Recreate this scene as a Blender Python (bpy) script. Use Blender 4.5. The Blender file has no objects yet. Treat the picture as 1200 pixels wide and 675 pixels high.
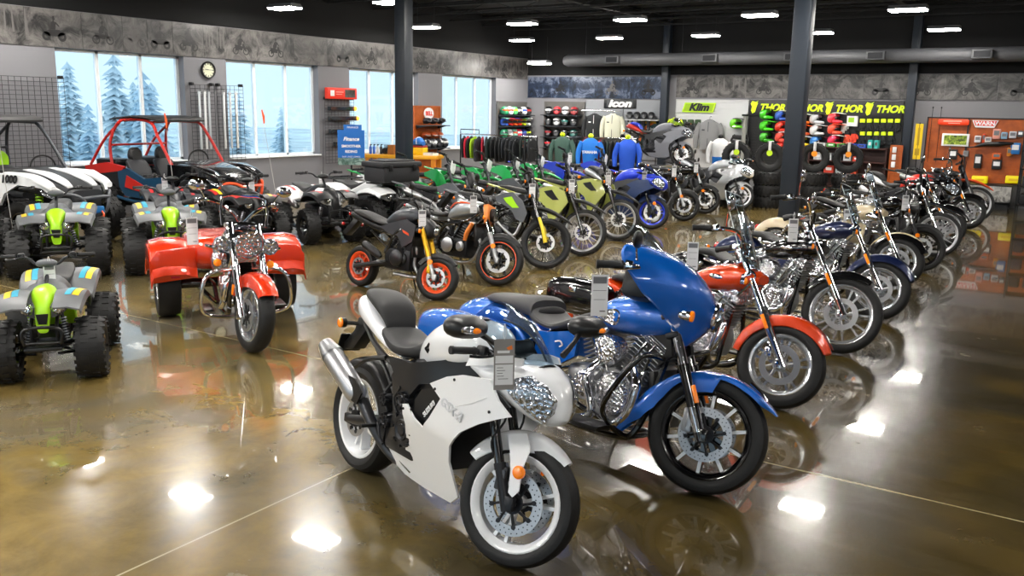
import bpy, bmesh, math, random
from mathutils import Vector as V, Matrix
rnd = random.Random(7)
pi = math.pi
C = bpy.context.scene.collection
S = bpy.context.scene

# ---------------------------------------------------------------- materials
def hx(h):
    h = h.lstrip('#')
    return tuple(((c / 12.92) if c <= .04045 else ((c + .055) / 1.055) ** 2.4) for c in (int(h[i:i + 2], 16) / 255 for i in (0, 2, 4))) + (1,)

MATS = {}
def mat(name, color='#808080', rough=.5, metal=0, coat=0, emit=None, es=1, bump=0, bscale=60, spec=.5, vary=0, vscale=4, flake=0, facet=0):
    if name in MATS: return MATS[name]
    m = bpy.data.materials.new(name); m.use_nodes = True
    nt = m.node_tree; b = nt.nodes['Principled BSDF']
    b.inputs['Base Color'].default_value = hx(color)
    b.inputs['Roughness'].default_value = rough
    b.inputs['Metallic'].default_value = metal
    b.inputs['Specular IOR Level'].default_value = spec
    b.inputs['Coat Weight'].default_value = coat
    b.inputs['Coat Roughness'].default_value = .04
    if emit:
        b.inputs['Emission Color'].default_value = hx(emit); b.inputs['Emission Strength'].default_value = es
    if bump or vary or flake or facet:
        tc = nt.nodes.new('ShaderNodeTexCoord')
    if bump:
        n = nt.nodes.new('ShaderNodeTexNoise'); n.inputs['Scale'].default_value = bscale; n.inputs['Detail'].default_value = 3
        bp = nt.nodes.new('ShaderNodeBump'); bp.inputs['Strength'].default_value = bump; bp.inputs['Distance'].default_value = .01
        nt.links.new(tc.outputs['Object'], n.inputs['Vector']); nt.links.new(n.outputs['Fac'], bp.inputs['Height'])
        nt.links.new(bp.outputs['Normal'], b.inputs['Normal'])
    if vary:
        n = nt.nodes.new('ShaderNodeTexNoise'); n.inputs['Scale'].default_value = vscale; n.inputs['Detail'].default_value = 5
        r = nt.nodes.new('ShaderNodeValToRGB')
        c = hx(color)
        r.color_ramp.elements[0].position = .3; r.color_ramp.elements[1].position = .7
        r.color_ramp.elements[0].color = tuple(x * (1 - vary) for x in c[:3]) + (1,)
        r.color_ramp.elements[1].color = tuple(min(1, x * (1 + vary)) for x in c[:3]) + (1,)
        nt.links.new(tc.outputs['Object'], n.inputs['Vector']); nt.links.new(n.outputs['Fac'], r.inputs['Fac'])
        nt.links.new(r.outputs['Color'], b.inputs['Base Color'])
    if flake:
        n = nt.nodes.new('ShaderNodeTexVoronoi'); n.inputs['Scale'].default_value = 900
        bp = nt.nodes.new('ShaderNodeBump'); bp.inputs['Strength'].default_value = flake; bp.inputs['Distance'].default_value = .002
        nt.links.new(tc.outputs['Object'], n.inputs['Vector']); nt.links.new(n.outputs['Distance'], bp.inputs['Height'])
        nt.links.new(bp.outputs['Normal'], b.inputs['Normal'])
    if facet:
        n = nt.nodes.new('ShaderNodeTexVoronoi'); n.inputs['Scale'].default_value = facet
        bp = nt.nodes.new('ShaderNodeBump'); bp.inputs['Strength'].default_value = .9; bp.inputs['Distance'].default_value = .6 / facet
        nt.links.new(tc.outputs['Object'], n.inputs['Vector']); nt.links.new(n.outputs['Distance'], bp.inputs['Height'])
        nt.links.new(bp.outputs['Normal'], b.inputs['Normal'])
    MATS[name] = m
    return m

def clear_mat(name, tint='#ffffff', gloss=.12, fac_scale=1.0):
    """thin clear sheet: mostly see-through, mirror-like at grazing angles"""
    if name in MATS: return MATS[name]
    m = bpy.data.materials.new(name); m.use_nodes = True
    nt = m.node_tree; nt.nodes.clear()
    o = nt.nodes.new('ShaderNodeOutputMaterial'); mx = nt.nodes.new('ShaderNodeMixShader')
    t = nt.nodes.new('ShaderNodeBsdfTransparent'); t.inputs['Color'].default_value = hx(tint)
    g = nt.nodes.new('ShaderNodeBsdfGlossy'); g.inputs['Roughness'].default_value = .03
    f = nt.nodes.new('ShaderNodeLayerWeight'); f.inputs['Blend'].default_value = .18
    k = nt.nodes.new('ShaderNodeMath'); k.operation = 'MULTIPLY_ADD'; k.inputs[1].default_value = gloss * 3; k.inputs[2].default_value = .05
    nt.links.new(f.outputs['Facing'], k.inputs[0]); nt.links.new(k.outputs[0], mx.inputs['Fac']); nt.links.new(t.outputs[0], mx.inputs[1]); nt.links.new(g.outputs[0], mx.inputs[2])
    nt.links.new(mx.outputs[0], o.inputs['Surface'])
    MATS[name] = m
    return m

def paint(name, color, metal=0, rough=.28, flake=0): return mat(name, color, rough, metal, 1.0, flake=flake)
RUBBER = mat('rubber', '#0c0c0d', .6, bump=.15, bscale=90)
SIDEWALL = RUBBER
PLASTIC = mat('black plastic', '#0d0e10', .4)
PLASTICR = mat('rough black plastic', '#131416', .6, bump=.1, bscale=200)
DARKMET = mat('dark metal', '#2a2b2e', .38, .7)
GUN = mat('gunmetal', '#4a4b4e', .35, .9)
STEEL = mat('steel', '#b4b5b8', .34, .85)
ALU = mat('aluminium', '#b9bbbd', .36, 1)
WHEELM = mat('silver wheel', '#dfe2e6', .25, .85)
CHROME = mat('chrome', '#f0f0f4', .07, 1)
CHROMEB = mat('faceted chrome', '#f0f0f4', .16, 1, facet=60)
REFLECT = mat('lamp reflector', '#eceef4', .1, .9, 1, facet=42)
GLOSSBLK = mat('gloss black', '#08080a', .18, 0, 1)
VINYL = mat('black vinyl', '#262627', .55, bump=.12, bscale=260)
GREYVINYL = mat('charcoal vinyl', '#4b4a4b', .6, bump=.12, bscale=260)
AMBER = mat('amber lens', '#ff8a10', .2, 0, 1, emit='#ff7a00', es=.12)
REDLENS = mat('red lens', '#b40d12', .15, 0, 1)
GOLD = mat('gold anodised', '#d9a92c', .3, .85)
WHITEP = paint('white paint', '#f6f8fb')
CARD = mat('white card', '#e9eaec', .6)
INK = mat('dark ink', '#3a3b40', .6)
CLEAR = clear_mat('clear screen', '#e6eef4', .2)
SMOKE = clear_mat('smoked screen', '#b4bcc2', .16)
LENS = clear_mat('clear lens', '#f6f8fa', .2)

# ---------------------------------------------------------------- mesh builder
def frame(d):
    d = V(d).normalized()
    a = V((0, 0, 1)) if abs(d.z) < .9 else V((1, 0, 0))
    x = a.cross(d).normalized(); return x, d.cross(x), d

def spline(pts, sm):
    P = [V(p) for p in pts]
    if sm < 2 or len(P) < 3: return P
    out = []
    for i in range(len(P) - 1):
        a = P[i - 1] if i else P[0] * 2 - P[1]; b, c = P[i], P[i + 1]
        d = P[i + 2] if i + 2 < len(P) else P[-1] * 2 - P[-2]
        for k in range(sm):
            t = k / sm
            out.append(.5 * ((2 * b) + (c - a) * t + (2 * a - 5 * b + 4 * c - d) * t * t + (3 * b - a - 3 * c + d) * t ** 3))
    out.append(P[-1]); return out

class MB:
    def __init__(s, M=None): s.v = []; s.f = []; s.M = M
    def add(s, vs, fs):
        n = len(s.v); s.v += [tuple(v) for v in vs]; s.f += [tuple(i + n for i in f) for f in fs]; return s
    def bm(s, bm):
        bm.verts.index_update()
        s.add([v.co for v in bm.verts], [[v.index for v in f.verts] for f in bm.faces]); bm.free(); return s
    def box(s, c, d, rot=None, b=0):
        bm = bmesh.new(); bmesh.ops.create_cube(bm, size=1)
        for v in bm.verts: v.co = V((v.co.x * d[0], v.co.y * d[1], v.co.z * d[2]))
        if b: bmesh.ops.bevel(bm, geom=bm.edges[:], offset=b, segments=2, profile=.5, affect='EDGES')
        for v in bm.verts:
            if rot: v.co = rot @ v.co
            v.co += V(c)
        return s.bm(bm)
    def cyl(s, p0, p1, r0, r1=None, n=12, caps=True):
        r1 = r0 if r1 is None else r1
        p0, p1 = V(p0), V(p1); x, y, d = frame(p1 - p0)
        vs = []
        for p, r in ((p0, r0), (p1, r1)):
            vs += [p + (x * math.cos(2 * pi * i / n) + y * math.sin(2 * pi * i / n)) * r for i in range(n)]
        fs = [(i, (i + 1) % n, n + (i + 1) % n, n + i) for i in range(n)]
        if caps: fs += [tuple(range(n))[::-1], tuple(range(n, 2 * n))]
        return s.add(vs, fs)
    def tube(s, pts, r, n=8, sm=5, closed=False):
        k = len(pts); P = spline(pts, sm)
        rs = r if isinstance(r, (list, tuple)) else [r] * k
        m = len(P); vs = []; px = None
        for i, p in enumerate(P):
            t = (P[min(i + 1, m - 1)] - P[max(i - 1, 0)])
            if t.length < 1e-9: t = V((0, 0, 1))
            t.normalize()
            if px is None: px = frame(t)[0]
            x = (px - t * px.dot(t)).normalized(); px = x; y = t.cross(x)
            u = i / (m - 1) * (k - 1); a = int(min(u, k - 2)) if k > 1 else 0
            rr = rs[a] + (rs[min(a + 1, k - 1)] - rs[a]) * (u - a)
            vs += [p + (x * math.cos(2 * pi * j / n) + y * math.sin(2 * pi * j / n)) * rr for j in range(n)]
        fs = [(i * n + j, i * n + (j + 1) % n, (i + 1) * n + (j + 1) % n, (i + 1) * n + j) for i in range(m - 1) for j in range(n)]
        fs += [tuple(range(n))[::-1], tuple(range((m - 1) * n, m * n))]
        return s.add(vs, fs)
    def lathe(s, prof, o=(0, 0, 0), ax=(0, 1, 0), n=28, loop=False, a0=0, a1=2 * pi):
        x, y, d = frame(ax); o = V(o); full = abs(a1 - a0 - 2 * pi) < 1e-6
        N = n if full else n + 1; k = len(prof)
        vs = []
        for i in range(N):
            a = a0 + (a1 - a0) * i / n; e = x * math.cos(a) + y * math.sin(a)
            vs += [o + d * p[0] + e * max(p[1], 1e-5) for p in prof]
        fs = []
        for i in range(n):
            j = (i + 1) % N
            for q in range(k if loop else k - 1):
                w = (q + 1) % k; fs.append((i * k + q, j * k + q, j * k + w, i * k + w))
        return s.add(vs, fs)
    def ell(s, c, r, nu=14, nv=9, rot=None):
        vs = []; c = V(c)
        for i in range(nv + 1):
            t = pi * i / nv
            for j in range(nu):
                a = 2 * pi * j / nu; p = V((r[0] * math.sin(t) * math.cos(a), r[1] * math.sin(t) * math.sin(a), r[2] * math.cos(t)))
                vs.append(c + (rot @ p if rot else p))
        return s.add(vs, [(i * nu + j, (i + 1) * nu + j, (i + 1) * nu + (j + 1) % nu, i * nu + (j + 1) % nu) for i in range(nv) for j in range(nu)])
    def rings(s, rings, caps=True, closed=True):
        n = len(rings[0]); vs = [p for r in rings for p in r]
        fs = [(i * n + j, i * n + (j + 1) % n, (i + 1) * n + (j + 1) % n, (i + 1) * n + j) for i in range(len(rings) - 1) for j in range(n if closed else n - 1)]
        if caps: fs += [tuple(range(n))[::-1], tuple(range((len(rings) - 1) * n, len(rings) * n))]
        return s.add(vs, fs)
    def hull(s, secs, n=20, e=2.4, sm=4, y0=0, shear=0):
        """sections along x: (x, z_low, z_high, half_width[, exponent[, y]])"""
        full = []
        for q in secs:
            q = list(q) + [e, y0][len(q) - 4:] if len(q) < 6 else list(q); full.append(q)
        pts = []
        m = len(full)
        for i in range(m - 1):
            a = full[i - 1] if i else [2 * u - w for u, w in zip(full[0], full[1])]
            b, c = full[i], full[i + 1]
            d = full[i + 2] if i + 2 < m else [2 * u - w for u, w in zip(full[-1], full[-2])]
            for k in range(sm):
                t = k / sm
                pts.append([.5 * ((2 * B) + (CC - A) * t + (2 * A - 5 * B + 4 * CC - D) * t * t + (3 * B - A - 3 * CC + D) * t ** 3) for A, B, CC, D in zip(a, b, c, d)])
        pts.append(full[-1])
        rs = []
        for x, zl, zh, w, ex, yy in pts:
            zc, h = (zl + zh) / 2, max((zh - zl) / 2, .002); w = max(w, .002); ring = []
            for j in range(n):
                a = 2 * pi * j / n; ca, sa = math.cos(a), math.sin(a)
                ring.append((x + shear * h * sa, yy + w * math.copysign(abs(ca) ** (2 / ex), ca), zc + h * math.copysign(abs(sa) ** (2 / ex), sa)))
            rs.append(ring)
        return s.rings(rs)
    def prism(s, poly, y0, y1, b=0, plane='XZ', rot=None, o=(0, 0, 0)):
        bm = bmesh.new()
        mp = {'XZ': lambda p, t: V((p[0], t, p[1])), 'XY': lambda p, t: V((p[0], p[1], t)), 'YZ': lambda p, t: V((t, p[0], p[1]))}[plane]
        a = [bm.verts.new(mp(p, y0)) for p in poly]; c = [bm.verts.new(mp(p, y1)) for p in poly]; n = len(poly)
        bm.faces.new(a[::-1]); bm.faces.new(c)
        for i in range(n): bm.faces.new((a[i], a[(i + 1) % n], c[(i + 1) % n], c[i]))
        bmesh.ops.recalc_face_normals(bm, faces=bm.faces[:])
        if b: bmesh.ops.bevel(bm, geom=bm.edges[:], offset=b, segments=2, profile=.5, affect='EDGES', clamp_overlap=True)
        for v in bm.verts:
            if rot: v.co = rot @ v.co
            v.co += V(o)
        return s.bm(bm)
    def panel(s, poly, yf, th=.012, step=.04, sides=(-1,)):
        """curved sheet: an outline in the xz plane pushed out to y = side * yf(x, z)"""
        for sd in sides:
            bm = bmesh.new(); f = bm.faces.new([bm.verts.new((p[0], 0, p[1])) for p in poly])
            xs = [p[0] for p in poly]; zs = [p[1] for p in poly]
            for ax, lo, hi in ((0, min(xs), max(xs)), (2, min(zs), max(zs))):
                k = max(1, int((hi - lo) / step))
                for i in range(1, k):
                    co = [0, 0, 0]; co[ax] = lo + (hi - lo) * i / k; no = [0, 0, 0]; no[ax] = 1
                    bmesh.ops.bisect_plane(bm, geom=bm.verts[:] + bm.edges[:] + bm.faces[:], plane_co=co, plane_no=no)
            bmesh.ops.triangulate(bm, faces=[f for f in bm.faces if len(f.verts) > 4])
            for v in bm.verts: v.co.y = sd * yf(v.co.x, v.co.z)
            ex = bmesh.ops.extrude_face_region(bm, geom=bm.faces[:])
            for v in [g for g in ex['geom'] if isinstance(g, bmesh.types.BMVert)]: v.co.y -= sd * th
            bmesh.ops.recalc_face_normals(bm, faces=bm.faces[:])
            s.bm(bm)
        return s
    def fender(s, c, r, a0, a1, w, th=.006, skirt=.04, n=22, m=8, taper=None, round_=.35):
        """trough over a wheel: angles in degrees, 0 ahead, 90 up, 180 behind; skirt may be a function of t in 0..1"""
        rings = []
        for i in range(n + 1):
            t = i / n; a = math.radians(a0 + (a1 - a0) * t); ca, sa = math.cos(a), math.sin(a)
            ww = w * (taper(t) if taper else 1); sk = skirt(t) if callable(skirt) else skirt
            prof = [(-ww, -sk)] + [(ww * math.sin(-pi / 2 + pi * k / m), r * 0 + round_ * ww * (math.cos(-pi / 2 + pi * k / m) - .0)) for k in range(m + 1)] + [(ww, -sk)]
            inn = [(y * (1 - th / max(ww, .01)), z - th) for y, z in prof][::-1]
            rings.append([(c[0] + (r + z) * ca, c[1] + y, c[2] + (r + z) * sa) for y, z in prof + inn])
        return s.rings(rings)
    def build(s, name, m, parent=None, ang=38, label=None, recalc=True, pair=False):
        if pair:                                   # one mesh for each side
            left, right = MB(s.M), MB(s.M)
            for t_, sg in ((left, 1), (right, -1)):
                ix = {}
                for f in s.f:
                    if (sum(s.v[i][1] for i in f) >= 0) == (sg > 0):
                        t_.f.append(tuple(ix.setdefault(i, len(ix)) for i in f))
                t_.v = [s.v[i] for i in ix]
            if left.f and right.f:
                o = left.build(name, m, parent, ang, label, recalc); right.build(name, m, parent, ang, label, recalc); return o
        me = bpy.data.meshes.new(name)
        vs = s.v if s.M is None else [tuple(s.M @ V(v)) for v in s.v]
        me.from_pydata(vs, [], s.f); me.update()
        if recalc:
            bm = bmesh.new(); bm.from_mesh(me); bmesh.ops.recalc_face_normals(bm, faces=bm.faces[:]); bm.to_mesh(me); bm.free()
        me.polygons.foreach_set('use_smooth', [True] * len(me.polygons))
        me.set_sharp_from_angle(angle=math.radians(ang))
        me.materials.append(m)
        o = bpy.data.objects.new(name, me); C.objects.link(o)
        if parent: o.parent = parent
        if label: o['label'] = label
        return o

def tag(o, label, cat, group=None, kind=None):
    if label: o['label'] = label
    if cat: o['category'] = cat
    if group: o['group'] = group
    if kind: o['kind'] = kind
    return o

def thing(name, label, cat, loc=(0, 0, 0), rot=(0, 0, 0), group=None):
    o = bpy.data.objects.new(name, None); C.objects.link(o); o.empty_display_size = .1
    o.location = loc; o.rotation_euler = rot
    return tag(o, label, cat, group)

def dup(root, loc, rot=None, label=None, group=None):
    def cp(o, par):
        c = o.copy(); C.objects.link(c); c.parent = par
        for ch in list(o.children): cp(ch, c)
        return c
    c = cp(root, None); c.location = loc
    if rot is not None: c.rotation_euler = rot
    if label: c['label'] = label
    if group: c['group'] = group
    return c

def recolor(root, old, new):
    """give a copy its own meshes where a material changes"""
    for o in [root] + list(root.children_recursive):
        if o.type == 'MESH' and o.data.materials and o.data.materials[0] == old:
            o.data = o.data.copy(); o.data.materials[0] = new

def struct(o): o['kind'] = 'structure'; return o

def text(name, body, size, m, loc, rot, parent=None, ext=.003, align='CENTER', shear=0, bold=0, sx=1, label=None):
    c = bpy.data.curves.new(name, 'FONT'); c.body = body; c.size = size; c.extrude = ext; c.align_x = align; c.align_y = 'CENTER'
    c.shear = shear; c.offset = bold; c.resolution_u = 3
    t_ = bpy.data.objects.new(name, c); C.objects.link(t_)
    me = bpy.data.meshes.new_from_object(t_); bpy.data.objects.remove(t_); bpy.data.curves.remove(c)
    me.name = name; me.materials.clear(); me.materials.append(m)
    o = bpy.data.objects.new(name, me); C.objects.link(o)
    if parent: o.parent = parent
    o.location = loc; o.rotation_euler = rot; o.scale = (sx, 1, 1)
    if label: o['label'] = label
    return o
# ---------------------------------------------------------------- camera
F_PX, PITCH, YAW, ROLL, CAM_H = 1044.6, .19844, .57862, .0189, 2.1
fw = V((-math.sin(YAW) * math.cos(PITCH), math.cos(YAW) * math.cos(PITCH), -math.sin(PITCH)))
rt = V((math.cos(YAW), math.sin(YAW), 0)); up = rt.cross(fw)
rt2 = rt * math.cos(ROLL) + up * math.sin(ROLL); up2 = up * math.cos(ROLL) - rt * math.sin(ROLL)
cd = bpy.data.cameras.new('camera'); cam = bpy.data.objects.new('camera', cd); C.objects.link(cam)
cd.sensor_width = 36; cd.lens = F_PX / 1200 * 36; cd.clip_end = 300; cd.clip_start = .05
M = Matrix((rt2, up2, -fw)).transposed().to_4x4(); M.translation = V((0, 0, CAM_H)); cam.matrix_world = M
S.camera = cam
S.view_settings.view_transform = 'Standard'; S.view_settings.look = 'None'
S.view_settings.exposure = .62; S.view_settings.gamma = 1; S.view_settings.use_curve_mapping = False
try:
    S.cycles.use_denoising = True; S.cycles.denoiser = 'OPENIMAGEDENOISE'
    S.cycles.max_bounces = 7; S.cycles.diffuse_bounces = 3; S.cycles.glossy_bounces = 4; S.cycles.transparent_max_bounces = 12
    S.cycles.sample_clamp_indirect = 6; S.cycles.caustics_reflective = False; S.cycles.caustics_refractive = False
except Exception: pass
# overcast sky outside the windows
w = bpy.data.worlds.new('overcast sky'); S.world = w; w.use_nodes = True
bg = w.node_tree.nodes['Background']; bg.inputs['Color'].default_value = hx('#dcedf7'); bg.inputs['Strength'].default_value = 1.05

# ---------------------------------------------------------------- shell
XW, YB, XR, YF, ZC = -15.43, 24.3, 5.6, -6.5, 4.75
def floor_mat():
    m = bpy.data.materials.new('polished stained concrete'); m.use_nodes = True; nt = m.node_tree; b = nt.nodes['Principled BSDF']
    L = nt.links.new; N = nt.nodes.new
    tc = N('ShaderNodeTexCoord')
    def noise(sc, det, rough=.6, dist=0):
        n = N('ShaderNodeTexNoise'); n.inputs['Scale'].default_value = sc; n.inputs['Detail'].default_value = det
        n.inputs['Roughness'].default_value = rough; n.inputs['Distortion'].default_value = dist
        L(tc.outputs['Object'], n.inputs['Vector']); return n
    def ramp(src, stops):
        r = N('ShaderNodeValToRGB'); el = r.color_ramp.elements
        while len(el) < len(stops): el.new(.5)
        for e, (p, c) in zip(el, stops): e.position = p; e.color = hx(c) if isinstance(c, str) else (c, c, c, 1)
        L(src, r.inputs['Fac']); return r
    a = ramp(noise(.33, 7, .62, .8).outputs['Fac'], [(.34, '#514a3f'), (.45, '#655a3c'), (.55, '#86703a'), (.66, '#6a6353')])
    g = ramp(noise(2.6, 8, .7, .4).outputs['Fac'], [(.3, .62), (.7, 1.25)])
    mx = N('ShaderNodeMixRGB'); mx.blend_type = 'MULTIPLY'; mx.inputs['Fac'].default_value = 1
    L(a.outputs['Color'], mx.inputs['Color1']); L(g.outputs['Color'], mx.inputs['Color2'])
    # darker and greyer towards the right-hand side
    sx = N('ShaderNodeSeparateXYZ'); L(tc.outputs['Object'], sx.inputs[0])
    mr = N('ShaderNodeMapRange'); mr.inputs[1].default_value = -4.2; mr.inputs[2].default_value = -1.2; L(sx.outputs['X'], mr.inputs[0])
    gm = N('ShaderNodeMixRGB'); L(mr.outputs[0], gm.inputs['Fac']); L(mx.outputs[0], gm.inputs['Color1'])
    gr = N('ShaderNodeMixRGB'); gr.blend_type = 'MULTIPLY'; gr.inputs['Fac'].default_value = 1; gr.inputs['Color2'].default_value = hx('#a3a29a'); L(mx.outputs[0], gr.inputs['Color1'])
    L(gr.outputs[0], gm.inputs['Color2'])
    # saw-cut joints
    def joint(axis, at, wd):
        s_ = N('ShaderNodeMath'); s_.operation = 'SUBTRACT'; L(sx.outputs[axis], s_.inputs[0]); s_.inputs[1].default_value = at
        ab = N('ShaderNodeMath'); ab.operation = 'ABSOLUTE'; L(s_.outputs[0], ab.inputs[0])
        lt = N('ShaderNodeMath'); lt.operation = 'LESS_THAN'; L(ab.outputs[0], lt.inputs[0]); lt.inputs[1].default_value = wd; return lt
    cur = gm.outputs[0]
    for ax, at in (('Y', 5.185), ('X', -3.485), ('Y', -1.2), ('X', 2.9)):
        j = joint(ax, at, .006); q = N('ShaderNodeMixRGB'); L(j.outputs[0], q.inputs['Fac']); L(cur, q.inputs['Color1']); q.inputs['Color2'].default_value = hx('#b3a787'); cur = q.outputs[0]
    L(cur, b.inputs['Base Color'])
    rr = ramp(noise(1.4, 6, .65).outputs['Fac'], [(.3, .16), (.75, .30)]); L(rr.outputs['Color'], b.inputs['Roughness'])
    b.inputs['Specular IOR Level'].default_value = .35
    b.inputs['Coat Weight'].default_value = .75; b.inputs['Coat Roughness'].default_value = .03
    bp = N('ShaderNodeBump'); bp.inputs['Strength'].default_value = .02; bp.inputs['Distance'].default_value = .02
    L(noise(3.2, 4).outputs['Fac'], bp.inputs['Height']); L(bp.outputs['Normal'], b.inputs['Normal'])
    return m
WALLM = mat('grey wall paint', '#7b7b80', .7, bump=.03, bscale=300)
DARKCEIL = mat('black ceiling paint', '#07080a', .85)
BEAMM = mat('dark ceiling steel', '#0b0c0e', .75)
COLM = mat('navy steel', '#1a232e', .45)
struct(MB().box(((XW + XR) / 2, (YB + YF) / 2, -.05), (XR - XW + .6, YB - YF + .6, .1)).build('floor', floor_mat()))
struct(MB().box(((XW + XR) / 2, (YB + YF) / 2, ZC + .1), (XR - XW + .6, YB - YF + .6, .2)).build('ceiling', DARKCEIL))
WIN = [(8.97 + 3.65 * k, 8.97 + 3.65 * k + 2.62) for k in range(4)]
WZ0, WZ1, WT = .97, 2.995, .26
mb = MB()
def wallbox(y0, y1, z0, z1): mb.box((XW - WT / 2, (y0 + y1) / 2, (z0 + z1) / 2), (WT, y1 - y0, z1 - z0))
wallbox(YF, YB, 0, WZ0); wallbox(YF, YB, WZ1, ZC)
ed = [YF] + [v for p in WIN for v in p] + [YB]
for i in range(0, len(ed), 2): wallbox(ed[i], ed[i + 1], WZ0, WZ1)
struct(mb.build('wall_left', WALLM))
struct(MB().box(((XW + XR) / 2, YB + .15, ZC / 2), (XR - XW + .6, .3, ZC)).build('wall_back', WALLM))
struct(MB().box((XR + .15, (YB + YF) / 2, ZC / 2), (.3, YB - YF, ZC)).build('wall_right', WALLM))
# unseen shopfront behind the camera, its glazing assumed to supply frontal daylight
mb = MB(); FILL_WIN = [(-13.5, -10.3), (-9.9, -6.7), (-6.3, -3.1), (-2.7, .5), (.9, 4.1)]
def frontbox(x0, x1, z0, z1): mb.box(((x0 + x1) / 2, YF - .15, (z0 + z1) / 2), (x1 - x0, .3, z1 - z0))
frontbox(XW, XR, 0, .35); frontbox(XW, XR, 3.3, ZC)
fe = [XW] + [v for p in FILL_WIN for v in p] + [XR]
for i in range(0, len(fe), 2): frontbox(fe[i], fe[i + 1], .35, 3.3)
struct(mb.build('wall_front', WALLM))
struct(MB().box((XW + .006, (YF + YB) / 2, (3.64 + ZC) / 2), (.012, YB - YF, ZC - 3.64)).build('wall_left_upper', DARKCEIL))
struct(MB().box(((XW + XR) / 2, YB - .006, (3.13 + ZC) / 2), (XR - XW, .012, ZC - 3.13)).build('wall_back_upper', DARKCEIL))
struct(MB().box((XR - .006, (YF + YB) / 2, (3.3 + ZC) / 2), (.012, YB - YF, ZC - 3.3)).build('wall_right_upper', DARKCEIL))
FRAMEM = mat('pale window frame', '#f2f7fa', .45)
GLASS = clear_mat('window glass', '#eef6fb', .08)
for k, (y0, y1) in enumerate(WIN):
    xg = XW - .2
    t = thing('window_%d' % (k + 1), None, None); t['kind'] = 'structure'
    f = MB()
    for y in (y0 + .03, y1 - .03, y0 + (y1 - y0) * .335, y0 + (y1 - y0) * .675): f.box((xg, y, (WZ0 + WZ1) / 2), (.07, .06, WZ1 - WZ0))
    for z in (WZ0 + .025, WZ1 - .025): f.box((xg, (y0 + y1) / 2, z), (.07, y1 - y0, .05))
    struct(f.build('window_frame', FRAMEM, t))
    struct(MB().box((xg, (y0 + y1) / 2, (WZ0 + WZ1) / 2), (.008, y1 - y0 - .06, WZ1 - WZ0 - .06)).build('window_glass', GLASS, t))
    struct(MB().box((XW - .07, (y0 + y1) / 2, WZ0 - .012), (.24, y1 - y0, .03)).build('window_sill', FRAMEM, t))
for k, (x0, x1) in enumerate(FILL_WIN):
    t = thing('window_%d' % (k + 5), None, None); t['kind'] = 'structure'; f = MB()  # panes added in the unseen front wall as frontal fill
    for x in (x0 + .03, (x0 + x1) / 2, x1 - .03): f.box((x, YF - .15, 1.825), (.06, .07, 2.95))
    for z in (.375, 3.275): f.box(((x0 + x1) / 2, YF - .15, z), (x1 - x0, .07, .05))
    struct(f.build('window_frame', FRAMEM, t))
    struct(MB().box(((x0 + x1) / 2, YF - .15, 1.825), (x1 - x0 - .06, .008, 2.9)).build('window_glass', GLASS, t))
# land and conifers outside, distance haze put into their colours
EXT = mat('haze-tinted ground outside', '#dbe9f0', .9, vary=.25, vscale=.25)
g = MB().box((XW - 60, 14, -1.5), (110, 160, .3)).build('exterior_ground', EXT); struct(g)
HAZE = mat('haze-tinted conifer needles', '#c4dcea', .9, vary=.15, vscale=1.5)
HAZE2 = mat('paler haze-tinted conifer needles', '#d9e9f2', .9, vary=.15, vscale=1.5)
def conifer(n, h, r, seed):
    q = random.Random(seed); m_ = MB(); m_.cyl((0, 0, 0), (0, 0, h * .3), r * .07, n=6)
    for i in range(n):
        z0 = h * (.08 + .86 * (i / n)); rr = r * (1 - i / n) ** .8 * q.uniform(.8, 1.1) + .1; hh = h / n * 1.6; k = 16; z0 += q.uniform(-.1, .1); ring = []
        for j in range(k):
            w_ = rr * (q.uniform(.6, 1.25) if j % 2 else q.uniform(.35, .75)); ring.append((math.cos(2 * pi * j / k) * w_, math.sin(2 * pi * j / k) * w_, z0 - (.12 * rr if j % 2 else -.1 * rr)))
        m_.add(ring + [(0, 0, z0 + hh), (0, 0, z0 + hh * .25)], [(j, (j + 1) % k, k) for j in range(k)] + [((j + 1) % k, j, k + 1) for j in range(k)])
    return m_
trees = [(-25.0, 12.6, 4.6), (-27.5, 15.6, 4.0), (-26.5, 18.3, 4.7), (-31.5, 17.2, 5.2), (-30.5, 21.4, 4.4), (-34, 22.2, 5.8), (-33.5, 25.6, 5.0), (-39, 26.4, 4.6), (-42, 33, 3.6), (-46, 42, 3.4), (-36, 19.5, 6.0), (-24.5, 15.1, 3.4), (-38, 22.6, 5.4), (-35, 29.2, 4.2)]
ordn = ['first', 'second', 'third', 'fourth', 'fifth', 'sixth', 'seventh', 'eighth', 'ninth', 'tenth', 'eleventh', 'twelfth', 'thirteenth', 'fourteenth', 'fifteenth', 'sixteenth', 'seventeenth', 'eighteenth', 'nineteenth', 'twentieth']
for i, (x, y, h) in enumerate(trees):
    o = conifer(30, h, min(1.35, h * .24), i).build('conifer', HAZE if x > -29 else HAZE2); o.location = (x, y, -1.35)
    tag(o, 'hazy blue conifer outside the windows, %s along the view from the left' % ordn[i], 'tree', 'conifers outside the windows')

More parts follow.
